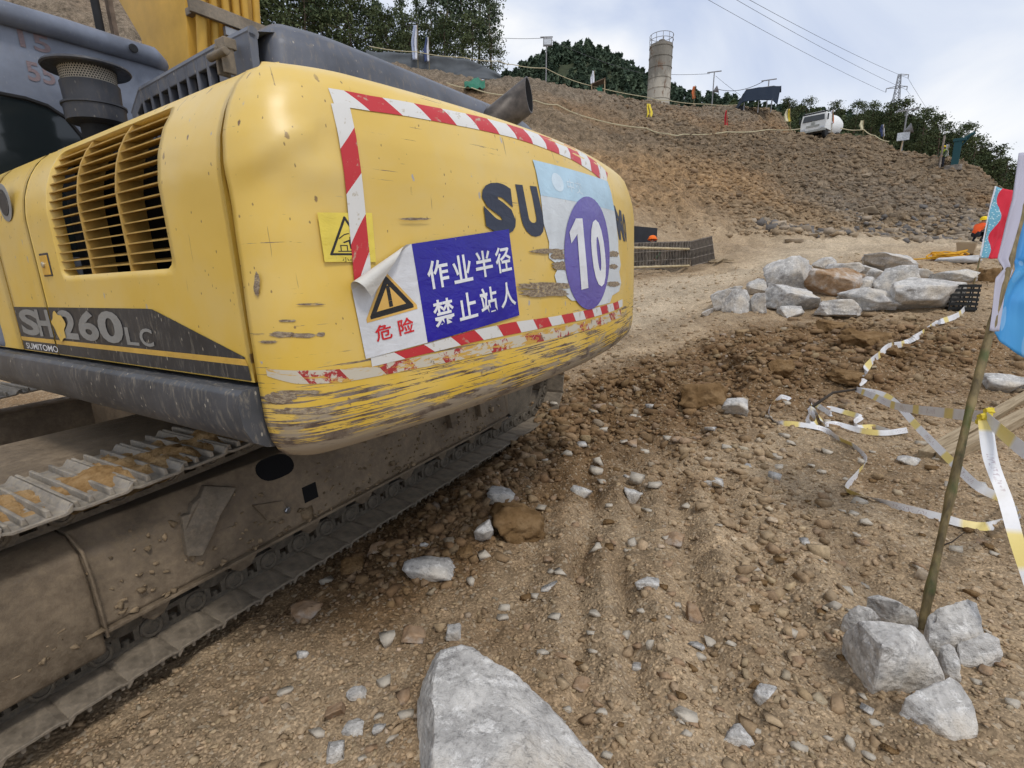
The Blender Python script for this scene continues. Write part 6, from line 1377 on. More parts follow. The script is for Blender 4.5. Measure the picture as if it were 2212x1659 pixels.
# ================================================================== flagpole, banner, barrier tapes, timber
def cyl_between(mb, a, b, r, n=10): return mb.tube([a, b], r, n)
pb, tb = W(1992, 1352); bt = tb
def pol(x, y): return at(x, y, tb + (1345-y)*0.00022)
pp = [pol(1990, 1360), pol(2040, 1130), pol(2092, 895), pol(2143, 700), pol(2186, 540), pol(2216, 420), pol(2260, 250)]
bamb = MB(); pts = []; rr = []
for i in range(len(pp)-1):
    for f in np.linspace(0, 1, 9)[:-1]: pts.append(pp[i]*(1-f)+pp[i+1]*f)
for i in range(len(pts)): rr.append(0.0165 + (0.003 if i % 7 == 3 else 0.0) + 0.0015*math.sin(i*0.7))
bamb.tube([tuple(p) for p in pts], rr, 14); po = bamb.build('bamboo_pole', M['bamboo'], None, True); tag(po, 'brown-green bamboo pole stuck between stones, carrying the blue banner', 'pole')
sb = MB(); q0 = pol(2030, 1180); sb.tube([tuple(q0), tuple(q0+np.array([0.05, 0.0, 0.02])), tuple(q0+np.array([0.10, 0.0, 0.07]))], [0.004, 0.003, 0.0015], 6); sb.build('side_shoot', M['twig'], po, True)
# banner: cloth gathered on the pole, hanging with folds
def cloth(name, rows, mat, parent=None, uvscale=None, thick=0.0, nu=40, nv=40, wave=0.02, seed=0, uvr=None):
    """rows: list (top to bottom) of lists of 3D points (left to right)"""
    G = np.array(rows); a = np.linspace(0, 1, G.shape[0]); b = np.linspace(0, 1, G.shape[1]); U = np.linspace(0, 1, nu); Vv = np.linspace(0, 1, nv)
    T = np.stack([np.array([np.interp(U, b, G[i, :, k]) for i in range(G.shape[0])]) for k in range(3)], -1)
    T = np.stack([np.array([np.interp(Vv, a, T[:, j, k]) for j in range(nu)]).T for k in range(3)], -1).reshape(-1, 3)
    uu, vv = np.meshgrid(U, Vv); uu, vv = uu.ravel(), vv.ravel()
    nrm_ = np.cross(G[0, -1]-G[0, 0], G[-1, 0]-G[0, 0]); nrm_ = nrm_/(np.linalg.norm(nrm_)+1e-9)
    T = T + nrm_[None]*(wave*(fbm2(uu*3+seed, vv*2.2, 3, seed) + 0.6*np.sin(uu*9+vv*3+seed)))[:, None]
    uv = np.stack([uu, vv], 1)*np.array(uvscale or (1, 1))[None]; id_ = np.arange(nu*nv).reshape(nv, nu)
    F = np.stack([id_[:-1, :-1].ravel(), id_[1:, :-1].ravel(), id_[1:, 1:].ravel(), id_[:-1, 1:].ravel()], 1); o = mk(name, T, F, M[mat], parent, uv=uv, smooth=True)
    if thick: md = o.modifiers.new('thickness', 'SOLIDIFY'); md.thickness = thick
    return o
def bp_(x, y, dt=0.0): return pol(x, y) + ray(x, y)*dt
ban = cloth('banner', [[bp_(2232, 330, 0.02), bp_(2290, 330, 0.05), bp_(2350, 330, 0.1)], [bp_(2208, 430, 0.03), bp_(2270, 430, 0.02), bp_(2340, 440, 0.08)], [bp_(2172, 560, 0.03), bp_(2250, 560, -0.02), bp_(2340, 580, 0.05)], [bp_(2182, 585, 0.02), bp_(2250, 590, 0.03), bp_(2340, 640, 0.05)], [bp_(2160, 640, 0.02), bp_(2230, 650, -0.01), bp_(2330, 720, 0.05)], [bp_(2150, 715, 0.0), bp_(2210, 772, 0.02), bp_(2320, 850, 0.05)]], 'banner_cloth', None, (0.55, 0.85), 0.0012, 60, 70, 0.022, 3)
tag(ban, 'sky blue banner with pale round spots at the right edge of the picture', 'flag')
hem = cloth('sleeve', [[bp_(2202, 330, -0.02), bp_(2216, 330, -0.022), bp_(2236, 330, 0.0)], [bp_(2188, 430, -0.02), bp_(2198, 430, -0.022), bp_(2212, 430, 0.0)], [bp_(2150, 560, -0.02), bp_(2160, 560, -0.022), bp_(2176, 560, 0.0)], [bp_(2164, 582, -0.02), bp_(2174, 584, -0.022), bp_(2186, 586, 0.0)], [bp_(2147, 602, -0.02), bp_(2160, 612, -0.022), bp_(2170, 622, 0.0)], [bp_(2133, 714, -0.02), bp_(2145, 716, -0.022), bp_(2156, 716, 0.0)]], 'sleeve_lilac', ban, None, 0.0012, 20, 70, 0.010, 8)

def ribbon(name, P, label, width=0.05, up=None, n=14, twist=None, group='lengths of white and yellow barrier tape', seed=0):
    """tape along points P; up: list of direction vectors across the tape per point"""
    P = np.array(P, float); m = len(P); t = np.linspace(0, 1, m); tt = np.linspace(0, 1, n*(m-1)+1)
    # Catmull-Rom
    def cr(A):
        A = np.array(A, float); out = []
        for i in range(m-1):
            p0, p1, p2, p3 = A[max(i-1, 0)], A[i], A[i+1], A[min(i+2, m-1)]
            for f in np.linspace(0, 1, n, endpoint=False): out.append(0.5*((2*p1)+(-p0+p2)*f+(2*p0-5*p1+4*p2-p3)*f*f+(-p0+3*p1-3*p2+p3)*f**3))
        out.append(A[-1]); return np.array(out)
    C_ = cr(P); U_ = cr(up); U_ /= np.linalg.norm(U_, axis=1)[:, None]; d = np.gradient(C_, axis=0); d /= np.linalg.norm(d, axis=1)[:, None]+1e-9
    U_ = U_ - d*(U_*d).sum(1)[:, None]; U_ /= np.linalg.norm(U_, axis=1)[:, None]+1e-9
    L_ = np.concatenate([[0], np.cumsum(np.linalg.norm(np.diff(C_, axis=0), axis=1))]); V = []; uv = []
    for k in (0, 0.5, 1): V.append(C_ + U_*(k-0.5)*width); uv.append(np.stack([L_+seed*0.17, np.full(len(L_), k*0.052)], 1))
    q = len(C_); F = []
    for r_ in range(2):
        for i in range(q-1): F.append((r_*q+i, r_*q+i+1, (r_+1)*q+i+1, (r_+1)*q+i))
    o = mk(name, np.concatenate(V), F, M['barrier_tape'], None, uv=np.concatenate(uv)); md = o.modifiers.new('thickness', 'SOLIDIFY'); md.thickness = 0.0004
    return tag(o, label, 'tape', group)
def gpt(x, y, h=0.012): p, t = W(x, y); return p + np.array([0, 0, h])
def zD(x, y): return (1659 + x/4.0, 829.5 + y/4.0)           # positions read off an enlarged quarter
Zv = np.array([0, 0, 1.0]); knot = pol(2110, 897) + np.array([0.01, -0.03, 0])
kb = MB(); 
for (dx, dz, r) in ((0, 0, 0.026), (0.012, 0.03, 0.018), (-0.012, -0.02, 0.02)):
    V, F = rock_verts(31, 3, 10, 0.25); kb.add(V*np.array([r, r, r*0.9])+np.array([dx, 0, dz]), [tuple(f) for f in F])
ko = kb.build('knot', M['flag_yellow'], None, True); ko.location = knot; tag(ko, 'yellow knot of barrier tape tied round the bamboo pole', 'knot')
stk_a = gpt(1742, 884, -0.02); t_st = W(1742, 884)[1]; stk = [stk_a, at(1770, 868, t_st), at(1800, 848, t_st*1.01), at(1850, 841, t_st*1.02)]
sm_ = MB(); sm_.tube([tuple(p) for p in stk], [0.016, 0.015, 0.013, 0.011], 8); so = sm_.build('stake', M['twig'], None, True); tag(so, 'dark bent branch stuck in the earth with tape tied to its tip', 'branch')
tip = stk[-1]
def mixp(a, b, f): return a*(1-f)+b*f
ribbon('barrier_tape', [tip, mixp(tip, knot, 0.28)+[0, 0, -0.03], mixp(tip, knot, 0.52)+[0, 0, -0.06], mixp(tip, knot, 0.8)+[0, 0, -0.03], knot], 'barrier tape stretched from the dark branch to the knot on the bamboo pole', 0.055, [Zv, Zv+[0.5, 0, 0], Zv, Zv, Zv], seed=1)
rt = at(2290, 1030, 1.75); ribbon('barrier_tape', [knot, mixp(knot, rt, 0.5)+[0, 0, -0.01], rt], 'barrier tape running from the knot to the right edge of the picture', 0.055, [Zv, Zv+[0.2, 0, 0], Zv], seed=2)
dn = [knot, at(2140, 990, tb-0.1), at(2172, 1080, tb-0.2), at(2200, 1180, tb-0.28), at(2240, 1300, tb-0.33)]
ribbon('barrier_tape', dn, 'barrier tape hanging slantwise down from the knot at the right edge', 0.05, [np.array([1, 0, 0.4])]*5, seed=3)
e_end = at(2196, 1128, tb-0.15)
ribbon('barrier_tape', [tip] + [gpt(*zD(1000, 330), 0.25), gpt(*zD(1300, 570), 0.16), gpt(*zD(1580, 800), 0.10), gpt(*zD(1800, 960), 0.06), gpt(*zD(2050, 1080), 0.05), e_end], 'barrier tape slanting from the dark branch down past the bamboo pole', 0.055, [Zv+[0.6, 0, 0]]*7, seed=4)
loop = [(190, 150), (110, 130), (20, 200), (10, 280), (70, 350), (230, 365), (400, 390), (500, 420), (620, 500), (740, 560), (840, 680), (770, 800), (680, 910), (690, 955), (850, 1000), (1100, 1080), (1480, 1180), (1700, 1240), (1900, 1260), (2100, 1200)]
ups = []
for k, q in enumerate(loop): ups.append(np.array([0.5*math.sin(k*1.3), 0.7*math.cos(k*1.1), 0.25+0.75*abs(math.sin(k*0.9))]))
ribbon('barrier_tape', [gpt(*zD(*q), 0.022) for q in loop] + [e_end], 'long loop of barrier tape lying on the ground left of the bamboo pole', 0.05, ups + [Zv], 8, seed=5)
ribbon('barrier_tape', [gpt(*zD(*q), 0.03) for q in [(380, 200), (335, 330), (370, 370), (420, 350), (350, 230), (440, 300), (480, 370), (600, 372), (800, 430), (1000, 450), (1200, 425)]], 'crumpled bunch of barrier tape at the foot of the dark branch', 0.05, [np.array([math.sin(k*2), 0.5, 0.8]) for k in range(11)], 8, seed=6)
ribbon('barrier_tape', [gpt(*zD(*q), 0.03) for q in [(410, 200), (540, 285), (520, 235), (640, 262), (770, 300), (805, 310), (740, 360), (770, 400), (900, 398), (1040, 440)]], 'zigzag end of barrier tape on the earth right of the crumpled bunch', 0.05, [np.array([0.3*math.cos(k*2), 0.6, 0.7]) for k in range(10)], 8, seed=7)
def z8(x, y): return (1659 + x/4.0, 414.75 + y/4.0)
ribbon('barrier_tape', [gpt(*z8(*q), 0.05) for q in [(1755, 880), (1740, 960), (1650, 1080), (1510, 1140), (1440, 1170), (1300, 1270), (1170, 1340), (1040, 1370), (960, 1440), (900, 1490), (830, 1580), (830, 1640), (770, 1695)]], 'barrier tape lying along the loose earth from the black crate to the branch', 0.085, [np.array([0.3, 0.5, 0.8])]*13, 8, seed=8)
# timber beams
def beam(a, b, label, w_=0.045, h_=0.04, lift=0.0):
    a, b = np.array(a), np.array(b); c_ = (a+b)/2; d = b-a; l = np.linalg.norm(d); mb = MB(); mb.box((-l/2, -w_, 0), (l/2, w_, 2*h_)); o = mb.build('timber_beam', M['timber'], None, bevel=0.004)
    o.location = c_ + np.array([0, 0, lift]); o.rotation_euler = (0, -math.asin(d[2]/l), math.atan2(d[1], d[0])); return tag(o, label, 'beam', 'timber beams on the ground at the right')
b1a, b1b = W(1998, 988)[0], W(2236, 848)[0]; b2a, b2b = W(2036, 1000)[0], W(2260, 880)[0]
beam(b1a, b1b, 'rear one of the two timber beams on the ground at the right', 0.05, 0.03, -0.01); beam(b2a, b2b, 'front thicker timber beam on the ground at the right', 0.05, 0.045, -0.005)

# ================================================================== things around the boulder pile and the road
cp_, ct = W(2076, 672); cr_ = empty('crate', cp_, aim(2076, 672)+0.25); tag(cr_, 'black plastic crate tipped beside the largest block of the pile', 'crate')
for k in range(6):
    mb = MB(); z = 0.02+0.075*k; mb.box((-0.18, -0.02, z), (0.20, 0.0, z+0.045)); mb.box((-0.18, 0.28, z), (0.20, 0.30, z+0.045)); mb.box((-0.18, 0.0, z), (-0.16, 0.28, z+0.045)); mb.box((0.18, 0.0, z), (0.20, 0.28, z+0.045)); mb.build('slat', M['crate_black'], cr_)
mb = MB()
for x in (-0.17, -0.05, 0.07, 0.17): mb.box((x, 0.002, 0.0), (x+0.02, 0.014, 0.44)); mb.box((x, 0.265, 0.0), (x+0.02, 0.278, 0.44))
mb.box((-0.16, 0.015, 0.0), (0.18, 0.264, 0.012)); mb.build('upright', M['crate_black'], cr_)
# hose coil
hp0, ht = W(2045, 562); rsx = np.random.RandomState(2); pts = []
for k in range(150):
    a = k*0.42; r = 0.34 + 0.10*math.sin(k*0.9) + 0.06*math.sin(k*0.23); pts.append((r*math.cos(a), 0.55*r*math.sin(a), 0.04 + 0.22*(k/150)*(0.5+0.5*math.sin(k*0.6)) + 0.02*rsx.uniform()))
pts += [(-0.5, -0.1, 0.05), (-0.9, 0.0, 0.03), (-1.35, 0.05, 0.02)]
mb = MB(); mb.tube(pts, 0.022, 6); o = mb.build('hose', M['hose_yellow'], None, True); o.location = hp0; o.rotation_euler = (0, 0, aim(2045, 560)); tag(o, 'coil of yellow hose lying on the road behind the pile', 'hose')
def sack(name, x, y, sx, sy, sz_, mat, label, seed):
    p, t = W(x, y); V, F = rock_verts(seed, 3, 14, 0.18); V[:, 2] = np.maximum(V[:, 2], -0.3); o = mk(name, V*np.array([sx, sy, sz_]), F, M[mat], smooth=True); o.location = p + np.array([0, 0, sz_*0.28]); o.rotation_euler = (0, 0, aim(x, y)); return tag(o, label, 'sack')
sack('sack', 2068, 568, 0.52, 0.22, 0.16, 'sack_white', 'crumpled white sack lying beside the yellow hose', 41)
p, t = W(2085, 549); mb = MB(); mb.add([(-0.20, -0.16, 0), (0.20, -0.16, 0), (0.20, 0.16, 0), (-0.20, 0.16, 0), (-0.27, -0.20, 0.36), (0.22, -0.22, 0.30), (0.27, 0.2, 0.36), (-0.24, 0.2, 0.40)], [(0, 3, 2, 1), (0, 1, 5, 4), (1, 2, 6, 5), (2, 3, 7, 6), (3, 0, 4, 7)]); o = mb.build('open_bag', M['sack_tan'], None, bevel=0.02); o.modifiers.new('thickness', 'SOLIDIFY').thickness = 0.012
o.location = p; o.rotation_euler = (0, 0, aim(2085, 549)); tag(o, 'tan open bag standing above the white sack', 'bag')
# red and blue feather flag on a thin cane
fb, ft = W(2100, 625); fpole = MB(); fp = [fb, at(2112, 580, ft), at(2150, 405, ft*1.01), at(2153, 395, ft*1.01)]; fpole.tube([tuple(q) for q in fp], 0.014, 7); fo_ = fpole.build('flag_cane', M['bamboo'], None, True); tag(fo_, 'thin cane carrying the red flag behind the blue banner', 'pole')
fl = cloth('flag', [[at(2151, 403, ft), at(2192, 414, ft+0.15)], [at(2138, 455, ft), at(2185, 470, ft+0.1)], [at(2126, 510, ft), at(2172, 515, ft+0.2)], [at(2117, 557, ft), at(2152, 559, ft+0.1)]], 'wavy_cloth', None, (0.42, 1.5), 0.002, 24, 40, 0.03, 5); tag(fl, 'red flag with pale blue wavy edge and bubble print', 'flag')
ed = cloth('hem', [[at(2149, 402, ft-0.02), at(2153, 403, ft-0.02)], [at(2136, 455, ft-0.02), at(2139, 455, ft-0.02)], [at(2115, 557, ft-0.02), at(2118, 557, ft-0.02)]], 'flag_white', fl, None, 0.002, 4, 30, 0.01, 5)

# ---- people (one continuous skinned body each)
def person(name, loc, rz, joints, bones, radii, matof, label, mats, helmet=None, hm='helmet_yellow'):
    me = bpy.data.meshes.new(name); keys = list(joints); me.from_pydata([joints[k] for k in keys], [(keys.index(a), keys.index(b)) for a, b in bones], [])
    o = bpy.data.objects.new(name, me); COL.objects.link(o); md = o.modifiers.new('skin', 'SKIN'); o.modifiers.new('sub', 'SUBSURF').levels = 2
    o.modifiers['sub'].render_levels = 2
    for i, k in enumerate(keys): r = radii[k]; me.skin_vertices[0].data[i].radius = (r, r) if not hasattr(r, '__len__') else r; me.skin_vertices[0].data[i].use_root = (k == 'pelvis')
    dg = bpy.context.evaluated_depsgraph_get(); nm = bpy.data.meshes.new_from_object(o.evaluated_get(dg)); bpy.data.objects.remove(o)
    J = np.array([joints[k] for k in keys]); nm.materials.clear()
    for m_ in mats: nm.materials.append(M[m_])
    for f in nm.polygons:
        c_ = np.array(f.center); best = min(range(len(bones)), key=lambda b: seg3(c_, joints[bones[b][0]], joints[bones[b][1]])); f.material_index = matof(bones[best], c_); f.use_smooth = True
    o = link(nm, name); o.location = loc; o.rotation_euler = (0, 0, rz); tag(o, label, 'person')
    if helmet:
        mb = MB(); mb.lathe([(0.165, -0.01), (0.160, 0.004), (0.138, 0.01), (0.132, 0.05), (0.105, 0.10), (0.06, 0.128), (0.015, 0.136)], 20, None, (0, 0, 0)); h_ = mb.build('helmet', M[hm], o, True); h_.location = helmet; h_.rotation_euler = (0.15, 0, 0)
    return o
def seg3(p, a, b):
    a, b = np.array(a), np.array(b); d = b-a; t = np.clip(np.dot(p-a, d)/(d.dot(d)+1e-9), 0, 1); return np.linalg.norm(p-a-t*d)
BON = [('pelvis', 'waist'), ('waist', 'chest'), ('chest', 'neck'), ('neck', 'head'), ('head', 'crown'), ('head', 'nose'), ('chest', 'shL'), ('shL', 'elL'), ('elL', 'wrL'), ('wrL', 'haL'), ('chest', 'shR'), ('shR', 'elR'), ('elR', 'wrR'), ('wrR', 'haR'), ('pelvis', 'hiL'), ('hiL', 'knL'), ('knL', 'anL'), ('anL', 'toL'), ('pelvis', 'hiR'), ('hiR', 'knR'), ('knR', 'anR'), ('anR', 'toR')]
RAD = dict(pelvis=(0.15, 0.13), waist=(0.145, 0.115), chest=(0.165, 0.125), neck=0.06, head=(0.088, 0.10), crown=0.075, nose=0.03, shL=0.075, elL=0.052, wrL=0.036, haL=0.04, shR=0.075, elR=0.052, wrR=0.036, haR=0.04, hiL=0.10, knL=0.07, anL=0.048, toL=0.045, hiR=0.10, knR=0.07, anR=0.048, toR=0.045)
def cmat(b, c_):
    if b[1] in ('head', 'crown', 'nose', 'wrL', 'haL', 'wrR', 'haR') and b[0] not in ('elL', 'elR'): return 2
    if b[1] in ('elL', 'elR', 'wrL', 'wrR'): return 3
    if b[0] in ('hiL', 'hiR', 'knL', 'knR', 'anL', 'anR') or b[1] in ('hiL', 'hiR'): return 1
    return 0
crouch = dict(pelvis=(0, -0.12, 0.36), waist=(0, -0.02, 0.50), chest=(0, 0.12, 0.68), neck=(0, 0.20, 0.80), head=(0, 0.25, 0.90), crown=(0, 0.25, 0.98), nose=(0, 0.35, 0.88), shL=(-0.2, 0.14, 0.72), elL=(-0.25, 0.34, 0.50), wrL=(-0.14, 0.50, 0.34), haL=(-0.10, 0.55, 0.28), shR=(0.2, 0.14, 0.72), elR=(0.26, 0.33, 0.50), wrR=(0.14, 0.50, 0.36), haR=(0.10, 0.56, 0.30), hiL=(-0.12, -0.08, 0.32), knL=(-0.17, 0.30, 0.44), anL=(-0.15, 0.04, 0.08), toL=(-0.17, 0.22, 0.04), hiR=(0.12, -0.08, 0.32), knR=(0.18, 0.28, 0.40), anR=(0.15, 0.02, 0.08), toR=(0.17, 0.20, 0.04))
p, t = W(2107, 524); person('person', p, R_(-75), crouch, BON, RAD, cmat, 'worker in orange vest and yellow helmet crouching by the road', ['vest_orange', 'cloth_dark', 'skin', 'cloth_green'], (0, 0.26, 0.97))
stand = dict(pelvis=(0, 0, 0.92), waist=(0, 0, 1.08), chest=(0, 0.0, 1.32), neck=(0, 0.02, 1.50), head=(0, 0.04, 1.60), crown=(0, 0.04, 1.70), nose=(0, 0.13, 1.59), shL=(-0.19, 0, 1.42), elL=(-0.25, 0.06, 1.14), wrL=(-0.2, 0.26, 1.02), haL=(-0.17, 0.33, 1.02), shR=(0.19, 0, 1.42), elR=(0.26, 0.04, 1.13), wrR=(0.21, 0.24, 1.0), haR=(0.18, 0.31, 1.0), hiL=(-0.1, 0, 0.88), knL=(-0.12, 0.03, 0.48), anL=(-0.12, -0.02, 0.09), toL=(-0.13, 0.14, 0.04), hiR=(0.1, 0, 0.88), knR=(0.12, 0.04, 0.48), anR=(0.13, 0, 0.09), toR=(0.14, 0.16, 0.04))
# formwork: rows of ribbed steel panels set on edge
f0, f1, f2 = at(1322, 588, 14.0), at(1488, 575, 17.6), at(1545, 562, 22.5)
def formwork(a, b, n, label, hgt=0.86):
    a, b = np.array(a), np.array(b); d = b-a; l = np.hypot(d[0], d[1]); o = empty('steel_formwork', a, math.atan2(d[1], d[0])); o.rotation_euler = (0, -math.atan2(d[2], l), math.atan2(d[1], d[0])); tag(o, label, 'formwork', 'rows of steel formwork')
    w_ = l/n; me = None
    for k in range(n):
        if me is None:
            mb = MB(); mb.box((0.01, 0.0, 0.0), (w_-0.01, 0.01, hgt)); pn = mb.build('panel', M['formwork_steel'], o); me = pn.data
        else: pn = link(me, 'panel', o)
        pn.location = (k*w_, 0, 0); nr_ = max(3, int(round(w_/0.155)))
        mb = MB()
        for j in range(nr_+1): x = 0.012+(w_-0.03)*j/nr_; mb.box((x, -0.055, 0.0), (x+0.010, -0.001, hgt))
        mb.build('rib', M['rib_steel'], pn)['kind'] = 'stuff'
        for z in (0.02, 0.27, 0.55, hgt-0.03): mb = MB(); mb.box((0.0, -0.062, z), (w_, -0.056, z+0.02)); mb.build('cross_bar', M['rib_steel'], pn)
    return o
f0, f1, f2 = W(1322, 588)[0], W(1488, 576)[0], W(1545, 563)[0]
formwork(f0, f1, 5, 'long row of rusty ribbed steel formwork right of the tail'); formwork(f1+np.array([0.1, 0.05, 0]), f2, 6, 'further row of steel formwork ending beside loose planks')
for (ya, yb, lb) in ((534, 538, 'pale bamboo pole tied along the upper edge of the formwork'), (579, 574, 'pale bamboo pole lying along the foot of the formwork')):
    mb = MB(); a, b = at(1330, ya, 13.9), at(1488, yb, 17.3); n_ = 24; mb.tube([tuple(a*(1-k/n_)+b*k/n_) for k in range(n_+1)], [0.035+(0.006 if k % 4 == 0 else 0) for k in range(n_+1)], 8); o = mb.build('bamboo_pole', M['pale_bamboo'], None, True); tag(o, lb, 'pole')
q0, q1 = at(1338, 517, 17.2), at(1419, 517, 18.6); mb = MB(); d = q1-q0; nrm2 = np.array([d[1], -d[0], 0]); nrm2 /= np.linalg.norm(nrm2)
mb.add([q0-[0, 0, 0.5], q1-[0, 0, 0.5], q1+[0, 0, 0.40], q0+[0, 0, 0.48], q0-[0, 0, 0.5]+nrm2*-0.03, q1-[0, 0, 0.5]+nrm2*-0.03, q1+[0, 0, 0.40]+nrm2*-0.03, q0+[0, 0, 0.48]+nrm2*-0.03], [(0, 1, 2, 3), (7, 6, 5, 4), (0, 4, 5, 1), (1, 5, 6, 2), (2, 6, 7, 3), (3, 7, 4, 0)]); o = mb.build('black_board', M['panel_black'], None, bevel=0.004); tag(o, 'black board standing behind the steel formwork', 'board')
pw_ = at(1411, 517, 16.9); gz_ = hz(pw_[0], pw_[1]); bend = dict(crouch); person('person', (pw_[0], pw_[1], max(gz_, pw_[2]-1.02)), R_(160), crouch, BON, RAD, cmat, 'worker behind the formwork, only the orange helmet showing', ['vest_orange', 'cloth_dark', 'skin', 'cloth_green'], (0, 0.26, 0.97), 'helmet_orange')
for k, (a, b) in enumerate((((1520, 566), (1572, 563)), ((1530, 571), (1585, 568)), ((1545, 575), (1560, 566)))):
    pa, pb_ = W(*a)[0], W(*b)[0]; mb = MB(); d = pb_-pa; l = np.linalg.norm(d); mb.box((0, -0.06, 0.01), (l, 0.06, 0.05)); o = mb.build('plank', M['timber'], None, bevel=0.004); o.location = pa+[0, 0, 0.02+0.04*k]; o.rotation_euler = (0, -math.asin(d[2]/l), math.atan2(d[1], d[0])); tag(o, ['rear plank', 'front plank', 'short plank lying crosswise'][k] + ' of the loose planks at the end of the formwork', 'plank', 'loose planks by the formwork')

# ================================================================== the hilltop
def base(x, y, t): return at(x, y, t)
# silo
sp_ = at(1421.5, 226, 57.0); si = MB(); rsl = 1.24; hs_ = 5.85
si.lathe([(rsl, -1.5), (rsl, hs_), (rsl*0.985, hs_+0.1), (0.5, hs_+0.22), (0.45, hs_+0.24)], 40); so_ = si.build('silo', M['silo_steel'], None, True); so_.location = sp_; tag(so_, 'tall round weathered cement silo standing on the hilltop', 'silo')
for z in (0.35, 1.42, 2.48, 3.55, 4.6, 5.62): mb = MB(); mb.lathe([(rsl, z), (rsl+0.045, z+0.02), (rsl+0.045, z+0.10), (rsl, z+0.12)], 40); mb.build('hoop', M['silo_steel'], so_, True)
mb = MB(); mb.lathe([(0.36, hs_+0.2), (0.36, hs_+0.62), (0.25, hs_+0.68)], 16, None, (0.05, 0, 0)); mb.tube([(0.15, 0, hs_+0.6), (0.2, 0, hs_+0.98)], 0.07, 8); mb.build('hatch', M['silo_steel'], so_, True)
mb = MB()
for k in range(11):
    a = 2*math.pi*k/11; mb.tube([(rsl*math.cos(a), rsl*math.sin(a), hs_), (rsl*1.02*math.cos(a), rsl*1.02*math.sin(a), hs_+1.05)], 0.028, 5)
for z in (0.55, 1.05): mb.tube([(rsl*1.02*math.cos(a), rsl*1.02*math.sin(a), hs_+z) for a in np.linspace(0, 2*math.pi, 33)], 0.03, 5, False)
mb.build('guard_rail', M['pole_grey'], so_, True)
# lamp posts
def lamp_post(x, y, t, h, label, style):
    p = at(x, y, t); o = empty('lamp_post', p, aim(x, y)); mb = MB(); mb.tube([(0, 0, -0.6), (0, 0, h)], 0.055, 8); mb.build('post', M['pole_grey'], o, True)
    mb = MB(); mb.box((-0.72 if style != 'head' else -0.6, -0.04, h-0.02), (0.72 if style != 'head' else 0.6, 0.04, h+0.07), Matrix.Rotation(R_(-8 if style != 'sign' else -4), 4, 'Y') if False else None); mb.build('cross_arm', M['pole_grey'], o)
    if style == 'head':
        mb = MB(); mb.box((-0.32, -0.12, h-0.75), (0.55, 0.12, h-0.10)); mb.build('flood_lamp', M['pole_grey'], o, bevel=0.03); mb = MB(); mb.box((-0.24, -0.14, h-0.66), (0.47, -0.121, h-0.2)); mb.build('lamp_glass', M['sign_board'], o)
    else:
        mb = MB(); mb.lathe([(0.10, 0.0), (0.18, 0.15), (0.36, 0.42), (0.40, 0.46), (0.34, 0.44), (0.1, 0.1)], 18, Matrix.Rotation(R_(70), 3, 'Y'), (0.05, 0, h*0.5)); mb.build('horn', M['pole_grey'], o, True)
    return tag(o, label, 'lamp post', 'posts on the hilltop')
lamp_post(1179.5, 168, 49, 3.5, 'thin post with a square floodlight on the left hilltop', 'head')
lamp_post(1537, 238, 55, 3.75, 'T-topped post with a horn between silo and blue tarpaulin', 'horn')
lamp_post(1655, 238, 53, 2.85, 'short T-topped post with a horn above the blue tarpaulin', 'horn')
rp_ = lamp_post(1947, 326, 41, 3.0, 'T-topped post carrying a small white sign right of the truck', 'sign')
mb = MB(); mb.box((-0.42, -0.09, 0.78), (0.40, -0.06, 1.38)); mb.build('sign_board', M['sign_board'], rp_); mb = MB(); mb.tube([(-0.1, -0.3, -0.4), (0.0, -0.02, 0.75)], 0.05, 6); mb.build('strut', M['timber'], rp_)
# flags
def flag(x, y0, y1, xb, yb, t, mats, label, wpx=12, side=1, curl=0.5):
    """pole foot at (xb, yb), cloth from y0 to y1"""
    o = empty('flag', at(xb, yb, t)); inv = at(xb, yb, t); mb = MB(); tp = at(x, y0-1.5, t); mb.tube([(0, 0, -0.4), tuple(tp-inv)], 0.028, 6); mb.build('pole', M['bamboo'], o, True)
    def q(px, py, dt=0): return at(px, py, t+dt)-inv
    n = len(mats); ym = (y0+y1)/2
    for k, m_ in enumerate(mats):
        a, b = k/n, (k+1)/n; w0, w1 = side*wpx*a, side*wpx*b
        cloth('cloth', [[q(x+w0*0.5, y0), q(x+w1*0.55, y0+1, 0.2)], [q(x+w0, ym-3, 0.1*k), q(x+w1, ym, 0.3)], [q(x+w0*0.7, y1-2), q(x+w1*0.8, y1, 0.2)]], m_, o, None, 0.01, 12, 20, 0.10*curl, int(x) % 17)
    return tag(o, label, 'flag', 'flags along the hill')
flag(901, 54, 130, 903, 146, 44.5, ['flag_white', 'flag_print'], 'taller white feather flag with dark print on the left hilltop', 13, -1)
flag(926, 80, 134, 927, 146, 44.5, ['flag_white', 'flag_navy'], 'shorter white and navy feather flag on the left hilltop', 12, -1)
flag(1284, 153, 184, 1284, 192, 51, ['flag_white'], 'white flag beside the small brown shelter on the crest', 9, -1)
flag(1397, 224, 266, 1396, 275, 40, ['flag_yellow', 'flag_yellow'], 'yellow flag on the slope below the silo', 14, 1)
flag(1502, 186, 214, 1497, 236, 55, ['flag_orange'], 'orange flag right of the silo', 8, -1)
flag(1571, 238, 274, 1568, 280, 44, ['flag_red'], 'narrow red flag on the slope below the blue tarpaulin', 7, -1)
flag(1707, 235, 264, 1708, 276, 42, ['flag_yellow', 'flag_cream'], 'yellow flag left of the mixer truck', 14, -1)
flag(1800, 238, 268, 1796, 290, 42.2, ['flag_orange', 'flag_white'], 'orange and white flag in front of the mixer truck drum', 7, -1)
flag(1866, 260, 281, 1865, 296, 41, ['flag_cream'], 'cream flag right of the mixer truck', 10, -1)
flag(1910, 269, 296, 1909, 306, 40.5, ['flag_white', 'flag_navy'], 'white and navy flag left of the sign post', 9, -1)
